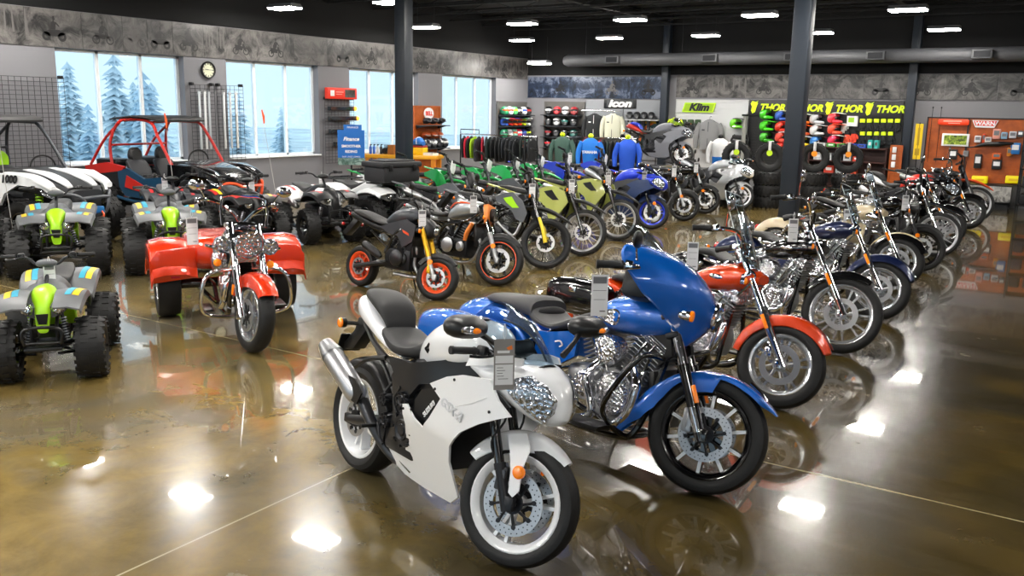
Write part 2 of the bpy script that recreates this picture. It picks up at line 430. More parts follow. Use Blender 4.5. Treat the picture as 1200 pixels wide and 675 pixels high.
# columns and ceiling steel
for nm, x, y, s_ in (('column_1', -10.65, 12.63, .235), ('column_2', -4.15, 14.5, .265), ('column_3', -10.66, 24.1, .2), ('column_4', -4.13, 24.1, .2)):
    b_ = MB().box((x, y, ZC / 2), (s_, s_, ZC), b=.012)
    b_.box((x, y, .012), (s_ + .16, s_ + .16, .024))
    struct(b_.build(nm, COLM))
k = 0
for x in (-10.65, -4.15, 2.3):
    mb = MB().box((x, (YB + YF) / 2, ZC - .2), (.16, YB - YF, .03)).box((x, (YB + YF) / 2, ZC - .03), (.16, YB - YF, .03)).box((x, (YB + YF) / 2, ZC - .11), (.02, YB - YF, .2))
    k += 1; struct(mb.build('ceiling_beam_%d' % k, BEAMM))
for i in range(14):
    y = 3.2 + i * 1.55
    mb = MB().box(((XW + XR) / 2, y, ZC - .06), (XR - XW, .05, .05)).box(((XW + XR) / 2, y, ZC - .32), (XR - XW, .05, .04))
    n = 26
    for j in range(n):
        xa = XW + (XR - XW) * j / n; xb = XW + (XR - XW) * (j + 1) / n; z0, z1 = (ZC - .07, ZC - .31) if j % 2 else (ZC - .31, ZC - .07)
        mb.cyl((xa, y, z0), (xb, y, z1), .011, n=5, caps=False)
    struct(mb.build('ceiling_beam_%d' % (k + 1 + i), BEAMM))

# high-bay lamps
LAMPM = mat('white lamp housing', '#8a8c90', .5)
DIFF = mat('lit lamp diffuser', '#ffffff', .5, emit='#fffaf2', es=84)
def highbay(loc, label):
    t = thing('pendant_light', label, 'ceiling light', loc, group='linear high bay lights')
    mb = MB(); mb.prism([(-.19, 0), (.19, 0), (.12, .075), (-.12, .075)], -.32, .32, plane='YZ'); mb.build('housing', LAMPM, t)
    MB().box((0, 0, -.012), (.62, .34, .03), b=.008).build('diffuser', DIFF, t)
    for sx_ in (-.26, .26): MB().cyl((sx_, 0, .07), (sx_, 0, ZC - loc[2]), .004, n=5).build('suspension_wire', DARKMET, t)
    
    return t
rows = [-4.8, -.5, 3.8, 8.15, 13.05, 17.55, 21.85]; cols = [-14.1, -11.4, -8.75, -6.0, -3.3, 2.4]
proto = None
for r_, y in enumerate(rows):
    for c_, x in enumerate(cols):
        yy = y + .045 * (x + 14.1)
        lab = 'lit white high bay light, %s row from the back wall, %s from the window wall' % (ordn[len(rows) - 1 - r_], ordn[c_])
        if proto is None: proto = highbay((x, yy, 4.0), lab)
        else: dup(proto, (x, yy, 4.0), label=lab)
t = dup(proto, (-14.15, 22.9, 3.42), label='lit white lamp hung lower beside the end of the grey duct'); 
# spiral duct along the back wall
DUCTM = mat('grey painted duct', '#4b4c50', .55)
dt = thing('ventilation_duct', 'long grey round air duct running along the back wall under the ceiling', 'duct', (0, 23.6, 3.52))
mb = MB(); pts = 44
prof = []
x0, x1 = -13.7, XR - .3
mb.lathe([(x0, 0), (x0, .12), (x0 + .12, .17)] + [(x0 + .12 + (x1 - x0 - .24) * i / pts, .17 if i % 2 else .166) for i in range(1, pts)] + [(x1, .17), (x1, 0)], ax=(1, 0, 0), n=20)
mb.build('duct_pipe', DUCTM, dt)
for x in (-12.0, -9.1, -6.9, -4.9, -2.6, -.3):
    MB().box((x, -.2, 0), (.42, .2, .2), b=.01).build('outlet_box', DUCTM, dt)
    MB().box((x, -.302, 0), (.34, .006, .14)).build('outlet_grille', DARKMET, dt)
for x in (-13, -10, -7, -4, -1, 2): MB().cyl((x, 0, .1), (x, 0, ZC - 3.52), .006, n=5).build('hanger_rod', DARKMET, dt)
# ---------------------------------------------------------------- shared two-wheeler pieces
def steer(pt, rake, ang):
    u = V((-math.sin(math.radians(rake)), 0, math.cos(math.radians(rake))))
    return Matrix.Translation(V(pt)) @ Matrix.Rotation(math.radians(ang), 4, u) @ Matrix.Translation(-V(pt))

def tyre_mb(c, R_, W, rr, M=None, knob=0, n=40, square=.3):
    H = R_ - rr
    prof = [(-W * .36, rr), (-W * .47, rr + H * .25), (-W * .5, rr + H * .5), (-W * (.40 + square * .1), R_ - H * (.2 - square * .2) - H * .08), (-W * .22, R_ - H * .03), (0, R_),
            (W * .22, R_ - H * .03), (W * (.40 + square * .1), R_ - H * (.2 - square * .2) - H * .08), (W * .5, rr + H * .5), (W * .47, rr + H * .25), (W * .36, rr)]
    mb = MB(M); mb.lathe(prof, c, n=n, loop=True)
    if knob:
        rows_ = {1: (-.36, 0, .36), 2: (-.42, -.16, .16, .42)}[knob]; k = 30 if knob == 1 else 22
        hs = H * .14 if knob == 1 else R_ * .045
        for j in range(k):
            for q, yy in enumerate(rows_):
                a = 2 * pi * (j + (.5 if q % 2 else 0)) / k; rot = Matrix.Rotation(-a, 3, 'Y')
                rad = R_ - hs * .15 - (abs(yy) > .3) * H * .12
                mb.box(V(c) + rot @ V((rad, yy * W, 0)), (hs, W * (.2 if knob == 1 else .24), R_ * (.09 if knob == 1 else .13)), rot)
    return mb

def wheel(par, c, R_, W, rr, style, rm, M=None, disc=0, dside=(-1,), knob=0, hubr=.035, name='wheel', dm=None, stripe=None, square=.3, carrier=None, drilled=False):
    c = V(c); mb = MB(M)
    w2 = W * .40
    mb.lathe([(-w2, rr + .009), (-w2 - .004, rr + .002), (-w2, rr - .012), (-w2 * .55, rr - .03), (w2 * .55, rr - .03), (w2, rr - .012), (w2 + .004, rr + .002), (w2, rr + .009)], c, n=40, loop=True)
    mb.lathe([(-W * .42, 0), (-W * .42, hubr * .75), (-W * .25, hubr), (W * .25, hubr), (W * .42, hubr * .75), (W * .42, 0)], c, n=20)
    mb.cyl(c + V((0, -W * .42 - .03, 0)), c + V((0, W * .42 + .03, 0)), .011, n=8)
    kind, nsp = style
    ri = rr - .022
    for j in range(nsp):
        a = 2 * pi * j / nsp + .3; rot = Matrix.Rotation(-a, 3, 'Y')
        if kind == 'wire':
            for sd, da in ((-1, .35), (1, -.35)):
                b = a + da
                mb.cyl(c + V((math.cos(b) * hubr * .9, sd * W * .28, math.sin(b) * hubr * .9)), c + V((math.cos(a) * ri, sd * W * .04, math.sin(a) * ri)), .0026, n=5, caps=False)
        elif kind == 'flat':                      # broad tapering blades
            q = [(hubr * .6, -.030), (ri, -.014), (ri, .014), (hubr * .6, .030)]
            mb.prism(q, -W * .16, W * .16, rot=rot, o=c)
        elif kind == 'slim':
            q = [(hubr * .6, -.017), (ri, -.010), (ri, .010), (hubr * .6, .017)]
            mb.prism(q, -W * .2, W * .2, rot=rot, o=c)
        elif kind == 'split':                     # forked spokes
            for s_ in (-1, 1):
                q = [(hubr * .5, -.008), (ri, s_ * ri * .17 - .009), (ri, s_ * ri * .17 + .009), (hubr * .5, .008)]
                mb.prism(q, -W * .17, W * .17, rot=rot, o=c)
        elif kind == 'dish':
            q = [(hubr * .6, -.05), (ri * .6, -.04), (ri, -.055), (ri, .055), (ri * .6, .04), (hubr * .6, .05)]
            mb.prism(q, -W * .1, W * .1, rot=rot, o=c)
    if kind == 'steel':                           # pressed dish for quads
        mb.lathe([(-W * .1, 0), (-W * .12, rr * .45), (-W * .28, rr * .6), (-W * .1, rr * .8), (-W * .2, rr * .98), (W * .1, rr * .98), (W * .0, rr * .8), (0, 0)], c, n=28)
    w_ = mb.build(name, rm, par)
    tyre_mb(c, R_, W, rr, M, knob, square=square).build('tyre', RUBBER, w_)
    if stripe:
        sb = MB(M)
        for sd in (-1, 1): sb.lathe([(sd * (w2 + .005), rr + .004), (sd * (w2 + .005), rr - .006), (sd * (w2 + .003), rr - .006), (sd * (w2 + .003), rr + .004)], c, n=40, loop=True)
        sb.build('rim_stripe', stripe, w_)
    if disc:
        db = MB(M); cb = MB(M); hb = MB(M)
        for sd in dside:
            y = sd * (W * .42 + .014)
            db.lathe([(y - .003, disc * .68), (y - .003, disc), (y + .003, disc), (y + .003, disc * .68)], c, n=40, loop=True)
            for j in range(8):
                a = 2 * pi * j / 8; d_ = V((math.cos(a), 0, math.sin(a)))
                a2 = a + .3; e_ = V((math.cos(a2), 0, math.sin(a2)))
                cb.cyl(c + d_ * .03 + V((0, y, 0)), c + e_ * disc * .74 + V((0, y, 0)), .007, n=6)
                cb.cyl(c + e_ * disc * .72 + V((0, y - .006, 0)), c + e_ * disc * .72 + V((0, y + .006, 0)), .012, n=8)
            cb.lathe([(y - .006, .02), (y - .006, .05), (y + .006, .05), (y + .006, .02)], c, n=20, loop=True)
            if drilled:
                for j in range(30):
                    for q_ in range(2):
                        a = 2 * pi * (j + .5 * q_) / 30; rr_ = disc * (.79 + .12 * q_); p_ = c + V((math.cos(a) * rr_, y, math.sin(a) * rr_))
                        hb.cyl(p_ + V((0, -.0036, 0)), p_ + V((0, .0036, 0)), .0036, n=6)
        d_ = db.build('brake_disc', dm or STEEL, w_, pair=True); cb.build('disc_carrier', carrier or DARKMET, w_, pair=True)
        if drilled: hb.build('disc_holes', DARKMET, w_, pair=True)
    return w_

def caliper(par, c, M=None, m=None, s=1.0):
    mb = MB(M).box(c, (.05 * s, .055 * s, .11 * s), b=.01).box(V(c) + V((.01, -.005 * s, 0)), (.03 * s, .06 * s, .07 * s), b=.008)
    for dz in (-.035, .035): mb.cyl(V(c) + V((.012, -.035 * s, dz * s)), V(c) + V((.012, .03 * s, dz * s)), .009 * s, n=8)
    return mb.build('brake_caliper', m or DARKMET, par)

def fork(par, axle, rake, L, y, rl, ru, ll, lm, um, M, off=.0, clamp=(.72, .98), cm=None, boots=None):
    u = V((-math.sin(math.radians(rake)), 0, math.cos(math.radians(rake)))); f = V((math.cos(math.radians(rake)), 0, math.sin(math.radians(rake))))
    a = V(axle) + f * off
    lo, upm = MB(M), MB(M)
    for s_ in (-1, 1):
        p = a + V((0, s_ * y, 0))
        lo.cyl(p - u * .03, p + u * ll, rl, n=14); lo.cyl(p + u * (ll - .03), p + u * ll, rl * 1.12, n=14)
        lo.box(V(axle) + V((0, s_ * y, 0)), (.05, rl * 1.9, .07), b=.01)
        upm.cyl(p + u * (ll - .01), p + u * L, ru, n=14)
    fk = lo.build('fork', lm, par); upm.build('fork_tube', um, fk, pair=True)
    cl = MB(M)
    for t_ in clamp:
        p = a + u * L * t_
        cl.box(p - f * .02, (.075, y * 2 + ru * 3, .032), Matrix.Rotation(math.radians(-rake), 3, 'Y'), b=.008)
    cl.cyl(a + u * L * clamp[0] - f * .035, a + u * L * clamp[1] - f * .035, .024, n=10)
    cl.build('triple_clamp', cm or DARKMET, fk)
    mb = MB(M)
    mb.cyl(V(axle) + V((0, -y - .02, 0)), V(axle) + V((0, y + .02, 0)), .014, n=10)
    mb.build('axle', STEEL, fk)
    return fk, a, u, f

def bars(par, pts, r, m, M, grip=.12, gm=None, lever=True, collar=None):
    """pts: right half from the centre out, mirrored"""
    mb = MB(M); full = [(p[0], -p[1], p[2]) for p in pts[::-1]] + [p for p in pts if abs(p[1]) > 1e-4] if abs(pts[0][1]) < 1e-4 else None
    if full: full = [(p[0], p[1], p[2]) for p in full]; mb.tube(full, r, n=8, sm=5)
    else:
        for s_ in (1, -1): mb.tube([(p[0], p[1] * s_, p[2]) for p in pts], r, n=8, sm=5)
    h = mb.build('handlebar', m, par)
    for s_ in (1, -1):
        e = V((pts[-1][0], pts[-1][1] * s_, pts[-1][2])); q = V((pts[-2][0], pts[-2][1] * s_, pts[-2][2])); d = (e - q).normalized()
        g = MB(M).lathe([(0, r), (0, r * 1.5), (.012, r * 1.75), (.02, r * 1.45), (grip * .5, r * 1.55), (grip, r * 1.5), (grip + .006, r * 1.75), (grip + .02, r * 1.7), (grip + .02, 0)], e - d * grip, ax=d, n=12)
        g.build('grip', gm or PLASTICR, h)
        sw = MB(M).box(e - d * (grip + .035), (.05, .05, .05), b=.012); sw.build('switch_housing', collar or PLASTIC, h)
        if lever:
            b0 = e - d * (grip + .05) + V((.02, 0, 0))
            MB(M).tube([b0, b0 + V((.055, 0, -.004)) + d * .03, b0 + d * (grip * .8) + V((.06, 0, -.012)), b0 + d * (grip * 1.25) + V((.045, 0, -.012))], [.008, .007, .006, .008], n=6, sm=3).build('lever', DARKMET if collar is None else collar, h)
    return h

def mirror(par, base, head, M, sz=(.035, .075, .045), m=None, sm=None, rod=.006):
    base, head = V(base), V(head); mid = (base + head) / 2 + V((-.01, 0, .02))
    st = MB(M).tube([base, mid, head], rod, n=6, sm=4)
    o = MB(M).ell(head, sz, 14, 8).build('mirror', m or PLASTIC, par)
    st.build('mirror_stalk', sm or m or PLASTIC, o)
    MB(M).ell(head + V((-sz[0] * .55, 0, 0)), (sz[0] * .5, sz[1] * .86, sz[2] * .84), 14, 8).build('mirror_glass', CHROME, o)
    return o

def blinker(par, base, tip, M=None, r=.022, sm=None, lens=None):
    base, tip = V(base), V(tip); d = (tip - base).normalized()
    o = MB(M).cyl(base, tip, .007, n=6).lathe([(0, r * .5), (.0, r), (.03, r)], tip - V((.02, 0, 0)), ax=(1, 0, 0), n=14).build('turn_signal', sm or PLASTIC, par)
    MB(M).ell(tip + V((.012, 0, 0)), (r * .7, r * .98, r * .98), 12, 8).build('signal_lens', lens or AMBER, o)
    return o

def round_headlight(par, c, r, M, shell=None, d=(1, 0, -.08), depth=.13, lensm=None):
    c = V(c); d = V(d).normalized()
    o = MB(M).lathe([(-depth, 0), (-depth * .98, r * .3), (-depth * .7, r * .72), (-depth * .3, r * .96), (0, r * 1.04), (.012, r * 1.06), (.018, r), (.01, r * .96)], c, ax=d, n=28).build('headlight', shell or CHROME, par)
    MB(M).lathe([(.006, 0), (.004, r * .3), (.004, r * .97)], c - d * .01, ax=d, n=28).build('reflector', REFLECT, o)
    MB(M).lathe([(.045, 0), (.040, r * .35), (.028, r * .7), (.012, r * .98)], c - d * .004, ax=d, n=28).build('headlight_lens', LENS, o)
    return o

def price_tag(loc, rot, label, s=1.0, big=False, twin=False):
    """printed card on a string"""
    t = thing('price_tag', label, 'price tag', loc, rot, 'price tags')
    w, h = (.075 * s, .19 * s)
    MB().box((0, 0, -h / 2), (.0022, w, h)).build('card', mat('grey card', '#8d8a88', .6) if big else CARD, t)
    p = MB()
    if big:
        p.box((.0016, 0, -h * .40), (.001, w * .86, h * .15)).box((.0016, 0, -h * .70), (.001, w * .86, h * .40))
        p.build('white_field', CARD, t)
        q = MB()
        for i, (l, a) in enumerate(((.30, -.2), (.42, -.16), (.26, -.2), (.34, -.18), (.5, -.05))): q.box((.0024, a * w, -h * (.56 + .055 * i)), (.0006, w * l, h * .009))
        q.build('printed_lines', INK, t)
        MB().box((.0016, -.004, -h * .25), (.001, w * .6, h * .05)).build('printed_title', CARD, t)
        MB().prism([(w * .1, -h * .17), (w * .36, -h * .12), (w * .40, -h * .2), (w * .2, -h * .22)], .0012, .0018, plane='YZ').build('swoosh', mat('orange print', '#f0813a', .5), t)
    else:
        p.box((.0016, 0, -h * .13), (.001, w * .8, h * .16)).box((.0016, 0, -h * .38), (.0008, w * .8, h * .012)).box((.0016, 0, -h * .6), (.0008, w * .7, h * .012)).box((.0016, w * .2, -h * .88), (.0008, w * .34, h * .03))
        p.build('printed_lines', mat('grey print', '#77787c', .6), t)
    MB().tube([(0, 0, 0), (0, .008, .02 * s), (.004, 0, .055 * s), (0, -.006, .02 * s), (0, 0, -.004)], .0014 if big else .0022, n=5, sm=4).build('string', CARD, t)
    return t

def bike_root(name, label, front, head, wb, lean=-8, cat='motorcycle', group=None, z=0):
    h = math.radians(head)
    return thing(name, label, cat, (front[0] - wb * math.cos(h), front[1] - wb * math.sin(h), z), (math.radians(lean), 0, h), group)

def on_bike(root, p):
    """a place on a vehicle, in the room"""
    bpy.context.view_layer.update()
    return root.matrix_world @ V(p)

def kickstand(par, p, foot=None, m=None):
    p = V(p); return MB().tube([p, p + V((-.03, .12, -.12)), p + V((-.05, .2, p.z * -1 + .045))], .011, n=8, sm=3).box(p + V((-.05, .21, -p.z + .04)), (.07, .05, .012), b=.004).build('kickstand', m or DARKMET, par)

# ---------------------------------------------------------------- fully faired sport bike
def sport_bike(name, label, front, head, P, group=None, lean=-8, st=26, z=0):
    wb = 1.39; RF, RR = .30, .315
    t = bike_root(name, label, front, head, wb, lean, group=group, z=z)
    body, wm = P['body'], P['wheel']
    ax = (1.39, 0, RF); M = steer((1.12, 0, .87), 24, st)
    sp = P.get('spokes', ('split', 3))
    wheel(t, ax, RF, .122, .222, sp, wm, M, disc=.15, dside=(-1, 1), drilled=P.get('hero'), stripe=P.get('stripe'))
    wheel(t, (0, 0, RR), RR, .178, .225, sp, wm, None, disc=.105, dside=(-1,))
    fk, a, u, f = fork(t, ax, 24, .70, .105, .026, .024, .19, P.get('fork_low', DARKMET), P.get('fork', GLOSSBLK), M, off=-.02, clamp=(.80, .985))
    caliper(t, (1.32, -.09, .40), M, P.get('cal', GUN)); caliper(t, (1.32, .09, .40), M, P.get('cal', GUN))
    # front fender: arch with a fork leg cover
    fb = MB(M).fender((1.39, 0, RF), RF + .012, 50, 150, .068, .005, skirt=lambda q: .035 + .03 * math.sin(pi * q), taper=lambda q: .45 + .55 * min(1, q * 2.6), n=26)
    fb.panel([(1.295, .60), (1.385, .63), (1.425, .56), (1.415, .47), (1.425, .37), (1.40, .335), (1.375, .35), (1.36, .45), (1.33, .53)], lambda x, zz: .085 + .03 * max(0, min(1, (.62 - zz) / .15)), .008, .04, (-1, 1))
    fb.build('front_fender', body, t)
    mb = MB(M)
    for s_ in (-1, 1): mb.cyl((1.41, s_ * .125, .455), (1.41, s_ * .135, .455), .031, n=18).ell((1.41, s_ * .134, .455), (.029, .012, .029), 16, 8)
    mb.build('side_reflector', AMBER, t, pair=True)
    bh = MB(M)
    for s_ in (-1, 1): bh.tube([(1.30, s_ * .10, .44), (1.24, s_ * .13, .55), (1.27, s_ * .10, .68), (1.2, s_ * .07, .84)], .006, n=6)
    bh.build('brake_hose', PLASTICR, t, pair=True)
    # swingarm, chain, hugger, subframe rails
    sw = MB()
    for s_ in (-1, 1):
        sw.tube([(0, s_ * .125, RR), (.12, s_ * .13, .34), (.3, s_ * .125, .385), (.46, s_ * .10, .40)], [.026, .03, .036, .04], n=10)
        sw.box((0, s_ * .125, RR), (.1, .03, .055), b=.01)
    sw.cyl((.34, -.12, .39), (.34, .12, .39), .035); sw.build('swingarm', P.get('swing', DARKMET), t)
    MB().fender((0, 0, RR), RR + .015, 35, 120, .08, .005, .03).build('rear_hugger', PLASTIC, t)
    sf = MB()
    for s_ in (-1, 1): sf.tube([(.5, s_ * .12, .70), (.2, s_ * .11, .77), (-.05, s_ * .06, .86)], .016).tube([(.45, s_ * .12, .56), (.25, s_ * .11, .72), (.0, s_ * .07, .84)], .014).tube([(.0, s_ * .13, .62), (.14, s_ * .13, .70), (.32, s_ * .13, .75)], .013)
    sf.build('subframe', PLASTIC, t)
    MB().cyl((.33, .0, .48), (.42, 0, .74), .035, n=14).cyl((.35, 0, .53), (.40, 0, .69), .05, n=14).build('shock', GUN, t)
    # engine
    eb = MB().box((.78, 0, .50), (.46, .34, .34), b=.03).box((.80, 0, .72), (.34, .34, .12), Matrix.Rotation(.3, 3, 'Y'), b=.02).box((.62, 0, .40), (.3, .38, .2), b=.03)
    e_ = eb.build('engine', DARKMET, t)
    cc = MB()
    for x, zz, r in ((.675, .455, .092), (.64, .60, .045), (.50, .455, .04), (.47, .56, .03)):
        cc.lathe([(-.222, 0), (-.222, r * .3), (-.215, r * .36), (-.222, r * .56), (-.214, r * .62), (-.214, r * .85), (-.198, r), (-.12, r)], (x, 0, zz), n=24)
        for j in range(8): a_ = 2 * pi * j / 8; cc.cyl((x + math.cos(a_) * r * .93, -.222, zz + math.sin(a_) * r * .93), (x + math.cos(a_) * r * .93, -.2, zz + math.sin(a_) * r * .93), .008, n=6)
    cc.build('clutch_cover', mat('cast black', '#2b2c30', .35, .5), e_)
    MB().tube([(.60, -.20, .66), (.55, -.2, .58), (.60, -.205, .52)], .008).tube([(.47, -.16, .66), (.44, -.19, .58), (.50, -.2, .50)], .007).build('engine_hose', PLASTICR, e_)
    # frame spar and rear set
    fr = MB()
    fr.panel([(.50, .70), (.56, .80), (.66, .80), (.88, .865), (1.10, .945), (1.22, .95), (1.24, .89), (1.02, .80), (.86, .745), (.745, .71), (.69, .64), (.63, .50), (.60, .37), (.535, .37), (.55, .52), (.53, .62)], lambda x, zz: .20 if x < .7 else .20 - .12 * (x - .7) / .54, .03, .06, (-1, 1))
    fr.build('frame', P.get('frame', mat('satin frame', '#1d1f23', .28, .2, .5)), t)
    hp = MB().panel([(.40, .30), (.47, .30), (.49, .46), (.44, .56), (.38, .55), (.43, .42)], lambda x, zz: .19, .012, .05, (-1, 1))
    for s_ in (-1, 1): hp.cyl((.40, s_ * .18, .40), (.40, s_ * .29, .40), .011, n=8).tube([(.42, s_ * .2, .42), (.47, s_ * .215, .36), (.52, s_ * .22, .335)], .008)
    hp.build('rear_set', GUN, t, pair=True)
    # side fairings
    def yf(x, zz):
        w_ = .255
        if zz < .56: w_ *= .52 + .48 * max(0, (zz - .17)) / .39
        if x > 1.0: w_ *= math.sqrt(max(.02, 1 - ((x - 1.0) / .68) ** 2))
        if x < .7: w_ *= .86 + .14 * max(0, (x - .25) / .45)
        return w_
    out = [(.93, .765), (1.06, .83), (1.17, .865), (1.34, .885), (1.40, .80), (1.47, .745), (1.40, .715), (1.30, .665), (1.20, .60), (1.12, .51), (1.095, .42), (1.13, .25), (1.06, .195), (.83, .19), (.64, .20), (.50, .24), (.36, .285), (.25, .31), (.28, .385), (.37, .405), (.46, .345), (.57, .325), (.69, .345), (.715, .40), (.735, .50), (.715, .605), (.75, .615), (.82, .565), (.90, .535), (.955, .60), (1.03, .715)]
    for s_ in (-1, 1):
        pn = MB().panel(out, yf, .012, .035, (s_,)).build('side_fairing', body, t)
        MB().panel([(1.12, .73), (1.28, .79), (1.34, .80), (1.25, .75), (1.13, .70)], lambda x, zz: yf(x, zz) + .003, .004, .05, (s_,)).build('fairing_duct', P.get('duct', body), pn)
        if P.get('hero'):
            text('lettering', 'GSX-R', .062, mat('pale grey print', '#d9dce1', .4), (1.12, s_ * (yf(1.12, .66) + .003), .69), (pi / 2, .25 * (1 if s_ < 0 else -1), 0 if s_ < 0 else pi), pn, .002, shear=.3, bold=.002)
            text('lettering', 'SUZUKI', .034, CARD, (.895, s_ * .217, .625), (pi / 2, -.85 * (1 if s_ < 0 else -1), 0 if s_ < 0 else pi), pn, .002, bold=.001)
            MB().panel([(.76, .575), (.90, .545), (1.015, .705), (.93, .74), (.80, .70), (.745, .63)], lambda x, zz: .205, .01, .05, (s_,)).build('air_scoop', PLASTIC, pn)
            MB().panel([(.60, .262), (.71, .235), (.70, .225), (.62, .25)], lambda x, zz: yf(x, zz) + .002, .004, .05, (s_,)).build('belly_slot', GLOSSBLK, pn)
            fx_ = MB()
            for x, zz in ((.80, .60), (1.12, .83), (.98, .75), (.73, .585), (1.36, .74), (.47, .30)): fx_.cyl((x, s_ * (yf(x, zz) - .004), zz), (x, s_ * (yf(x, zz) + .004), zz), .007, n=10)
            fx_.build('fastener', DARKMET, pn)
    # nose cowl
    nz = MB().hull([(1.12, .86, .935, .17), (1.26, .80, .955, .18), (1.36, .76, .975, .172), (1.46, .725, .975, .148), (1.55, .715, .935, .108), (1.605, .73, .88, .06), (1.635, .76, .82, .018)], n=24, e=2.3)
    cw = nz.build('nose_cowl', P.get('nose', body), t)
    for s_ in (-1, 1):
        def hy(x, zz): return max(.012, .178 * max(.01, 1 - (max(0, x - 1.26) / .385) ** 2.3) ** .62 * (1 - .3 * abs(zz - .85) / .13)) + .01
        hl = [(1.405, .86), (1.43, .91), (1.49, .935), (1.57, .905), (1.615, .85), (1.61, .79), (1.575, .735), (1.51, .77), (1.435, .82)]
        h_ = MB().panel(hl, hy, .02, .025, (s_,)).build('headlight', P.get('lamp', REFLECT), cw)
        MB().panel(hl, lambda x, zz: hy(x, zz) + .006, .003, .03, (s_,)).build('headlight_lens', LENS, h_)
        MB().panel([(1.30, .84), (1.38, .82), (1.44, .78), (1.40, .76), (1.32, .78)], lambda x, zz: .19 * math.sqrt(max(.01, 1 - ((x - 1.22) / .43) ** 2)) + .004, .01, .03, (s_,)).build('intake', GLOSSBLK, cw)
        MB().panel([(1.10, .89), (1.28, .935), (1.43, .965), (1.42, .995), (1.30, .985), (1.12, .945)], lambda x, zz: .182 - .05 * max(0, x - 1.26) / .17 - .35 * max(0, zz - .93), .01, .04, (s_,)).build('cowl_cheek', P.get('nose', body), cw)
    sc = MB(); rg = []
    for i in range(9):
        q = i / 8; x = 1.48 - .41 * q; zc = .975 + .225 * math.sin(q * pi / 2 * .95); w_ = .105 + .045 * math.sin(q * pi); dz = .11 + .03 * q
        ring = [(x + .07 * (1 - math.cos(b_)) * 0 - .10 * (1 - math.cos(b_)), w_ * math.sin(b_), zc - dz * (1 - math.cos(b_))) for b_ in [(-1.35 + 2.7 * k / 12) for k in range(13)]]
        rg.append(ring + [(p[0] - .003, p[1] * .98, p[2] - .003) for p in ring[::-1]])
    sc.rings(rg).build('windscreen', P.get('screen', CLEAR), cw)
    MB().tube([(p[0], p[1] * 1.01, p[2]) for p in rg[0][:13]], .006, n=6, sm=2).tube([rg[i][0] for i in range(9)], .005, n=6, sm=2).tube([rg[i][12] for i in range(9)], .005, n=6, sm=2).build('screen_trim', PLASTIC, cw)
    MB().box((1.24, 0, 1.0), (.08, .17, .07), Matrix.Rotation(-.5, 3, 'Y'), b=.015).build('instrument_cluster', PLASTIC, t)
    # tank, seats, tail
    tk = MB().hull([(.55, .765, .82, .07), (.60, .76, .92, .105), (.68, .765, .995, .135), (.80, .785, 1.055, .165), (.95, .825, 1.085, .168), (1.07, .87, 1.065, .135), (1.16, .915, 1.01, .07)], n=24, e=2.6)
    tk_ = tk.build('fuel_tank', P.get('tank', body), t)
    MB().cyl((.95, 0, 1.08), (.95, 0, 1.093), .038, n=18).build('filler_cap', DARKMET, tk_)
    if P.get('emblem'):
        for s_ in (-1, 1):
            em = MB()
            def em_y(zz): return .151
            w1 = [(.0, .028), (.030, .012), (.021, .007), (.002, .018), (-.03, -.004), (-.03, -.011), (.0, .004)]
            for q in (1, -1):
                em.prism([(.735 + (x * q) * s_ * -1, .895 + zz * q) for x, zz in w1], s_ * .140, s_ * .1535)
            em.build('tank_emblem', DARKMET, tk_)
    MB().hull([(.17, .855, .905, .10), (.26, .82, .90, .135), (.38, .775, .86, .145), (.50, .78, .865, .125), (.60, .80, .915, .085), (.64, .84, .93, .05)], n=20, e=2.8).build('rider_seat', VINYL, t)
    tl = MB().hull([(-.19, .955, .985, .035), (-.12, .91, 1.025, .085), (-.02, .875, 1.025, .125), (.12, .835, .965, .14), (.25, .80, .885, .142), (.38, .775, .825, .132), (.44, .77, .79, .12)], n=22, e=2.7).build('tail_cowl', P.get('tailc', body), t)
    MB().hull([(-.085, 1.01, 1.05, .05), (-.04, 1.01, 1.075, .085), (.06, .985, 1.075, .115), (.155, .945, 1.045, .12), (.205, .91, 1.0, .11), (.235, .87, .93, .095)], n=20, e=2.8).build('pillion_seat', P.get('pillion', VINYL), t)
    sc_ = MB().panel([(.36, .765), (.47, .775), (.60, .755), (.66, .68), (.60, .58), (.52, .60), (.42, .70)], lambda x, zz: .145, .02, .05, (-1, 1)).build('side_cover', PLASTIC, t)
    MB().hull([(-.2, .945, .975, .03), (-.17, .93, .99, .06), (-.13, .92, .995, .065)], n=14).build('tail_light', REDLENS, t)
    pl = MB().prism([(-.08, .89), (-.05, .84), (-.20, .68), (-.30, .66), (-.31, .70), (-.20, .80), (-.17, .88)], -.045, .045, b=.008).box((-.305, 0, .70), (.008, .16, .12), Matrix.Rotation(.35, 3, 'Y')).build('plate_bracket', PLASTIC, t)
    for s_ in (-1, 1):
        o = MB().tube([(-.16, s_ * .03, .84), (-.19, s_ * .08, .84), (-.20, s_ * .115, .84)], .012, n=8).lathe([(-.03, .012), (-.02, .028), (.01, .03)], (-.20, s_ * .13, .84), ax=(0, s_, 0), n=14).build('turn_signal', PLASTIC, t)
        MB().ell((-.20, s_ * .142, .84), (.03, .016, .03), 14, 8).build('signal_lens', AMBER, o)
    # exhaust
    ex = MB().tube([(.72, -.06, .22), (.52, -.13, .25), (.40, -.19, .36), (.27, -.22, .50)], [.03, .03, .03, .034], n=14)
    ex_ = ex.build('exhaust_pipe', P.get('pipe', GUN), t)
    d = V((-.27, -.05, .19)).normalized(); b0 = V((.26, -.225, .50))
    MB().lathe([(0, .03), (.03, .055), (.06, .062), (.32, .062), (.345, .055), (.37, .048)], b0, ax=d, n=22).build('muffler', P.get('muffler', STEEL), ex_)
    MB().lathe([(.335, .064), (.36, .058), (.42, .044), (.43, .04), (.43, .028), (.40, .028)], b0, ax=d, n=22).build('muffler_tip', STEEL, ex_)
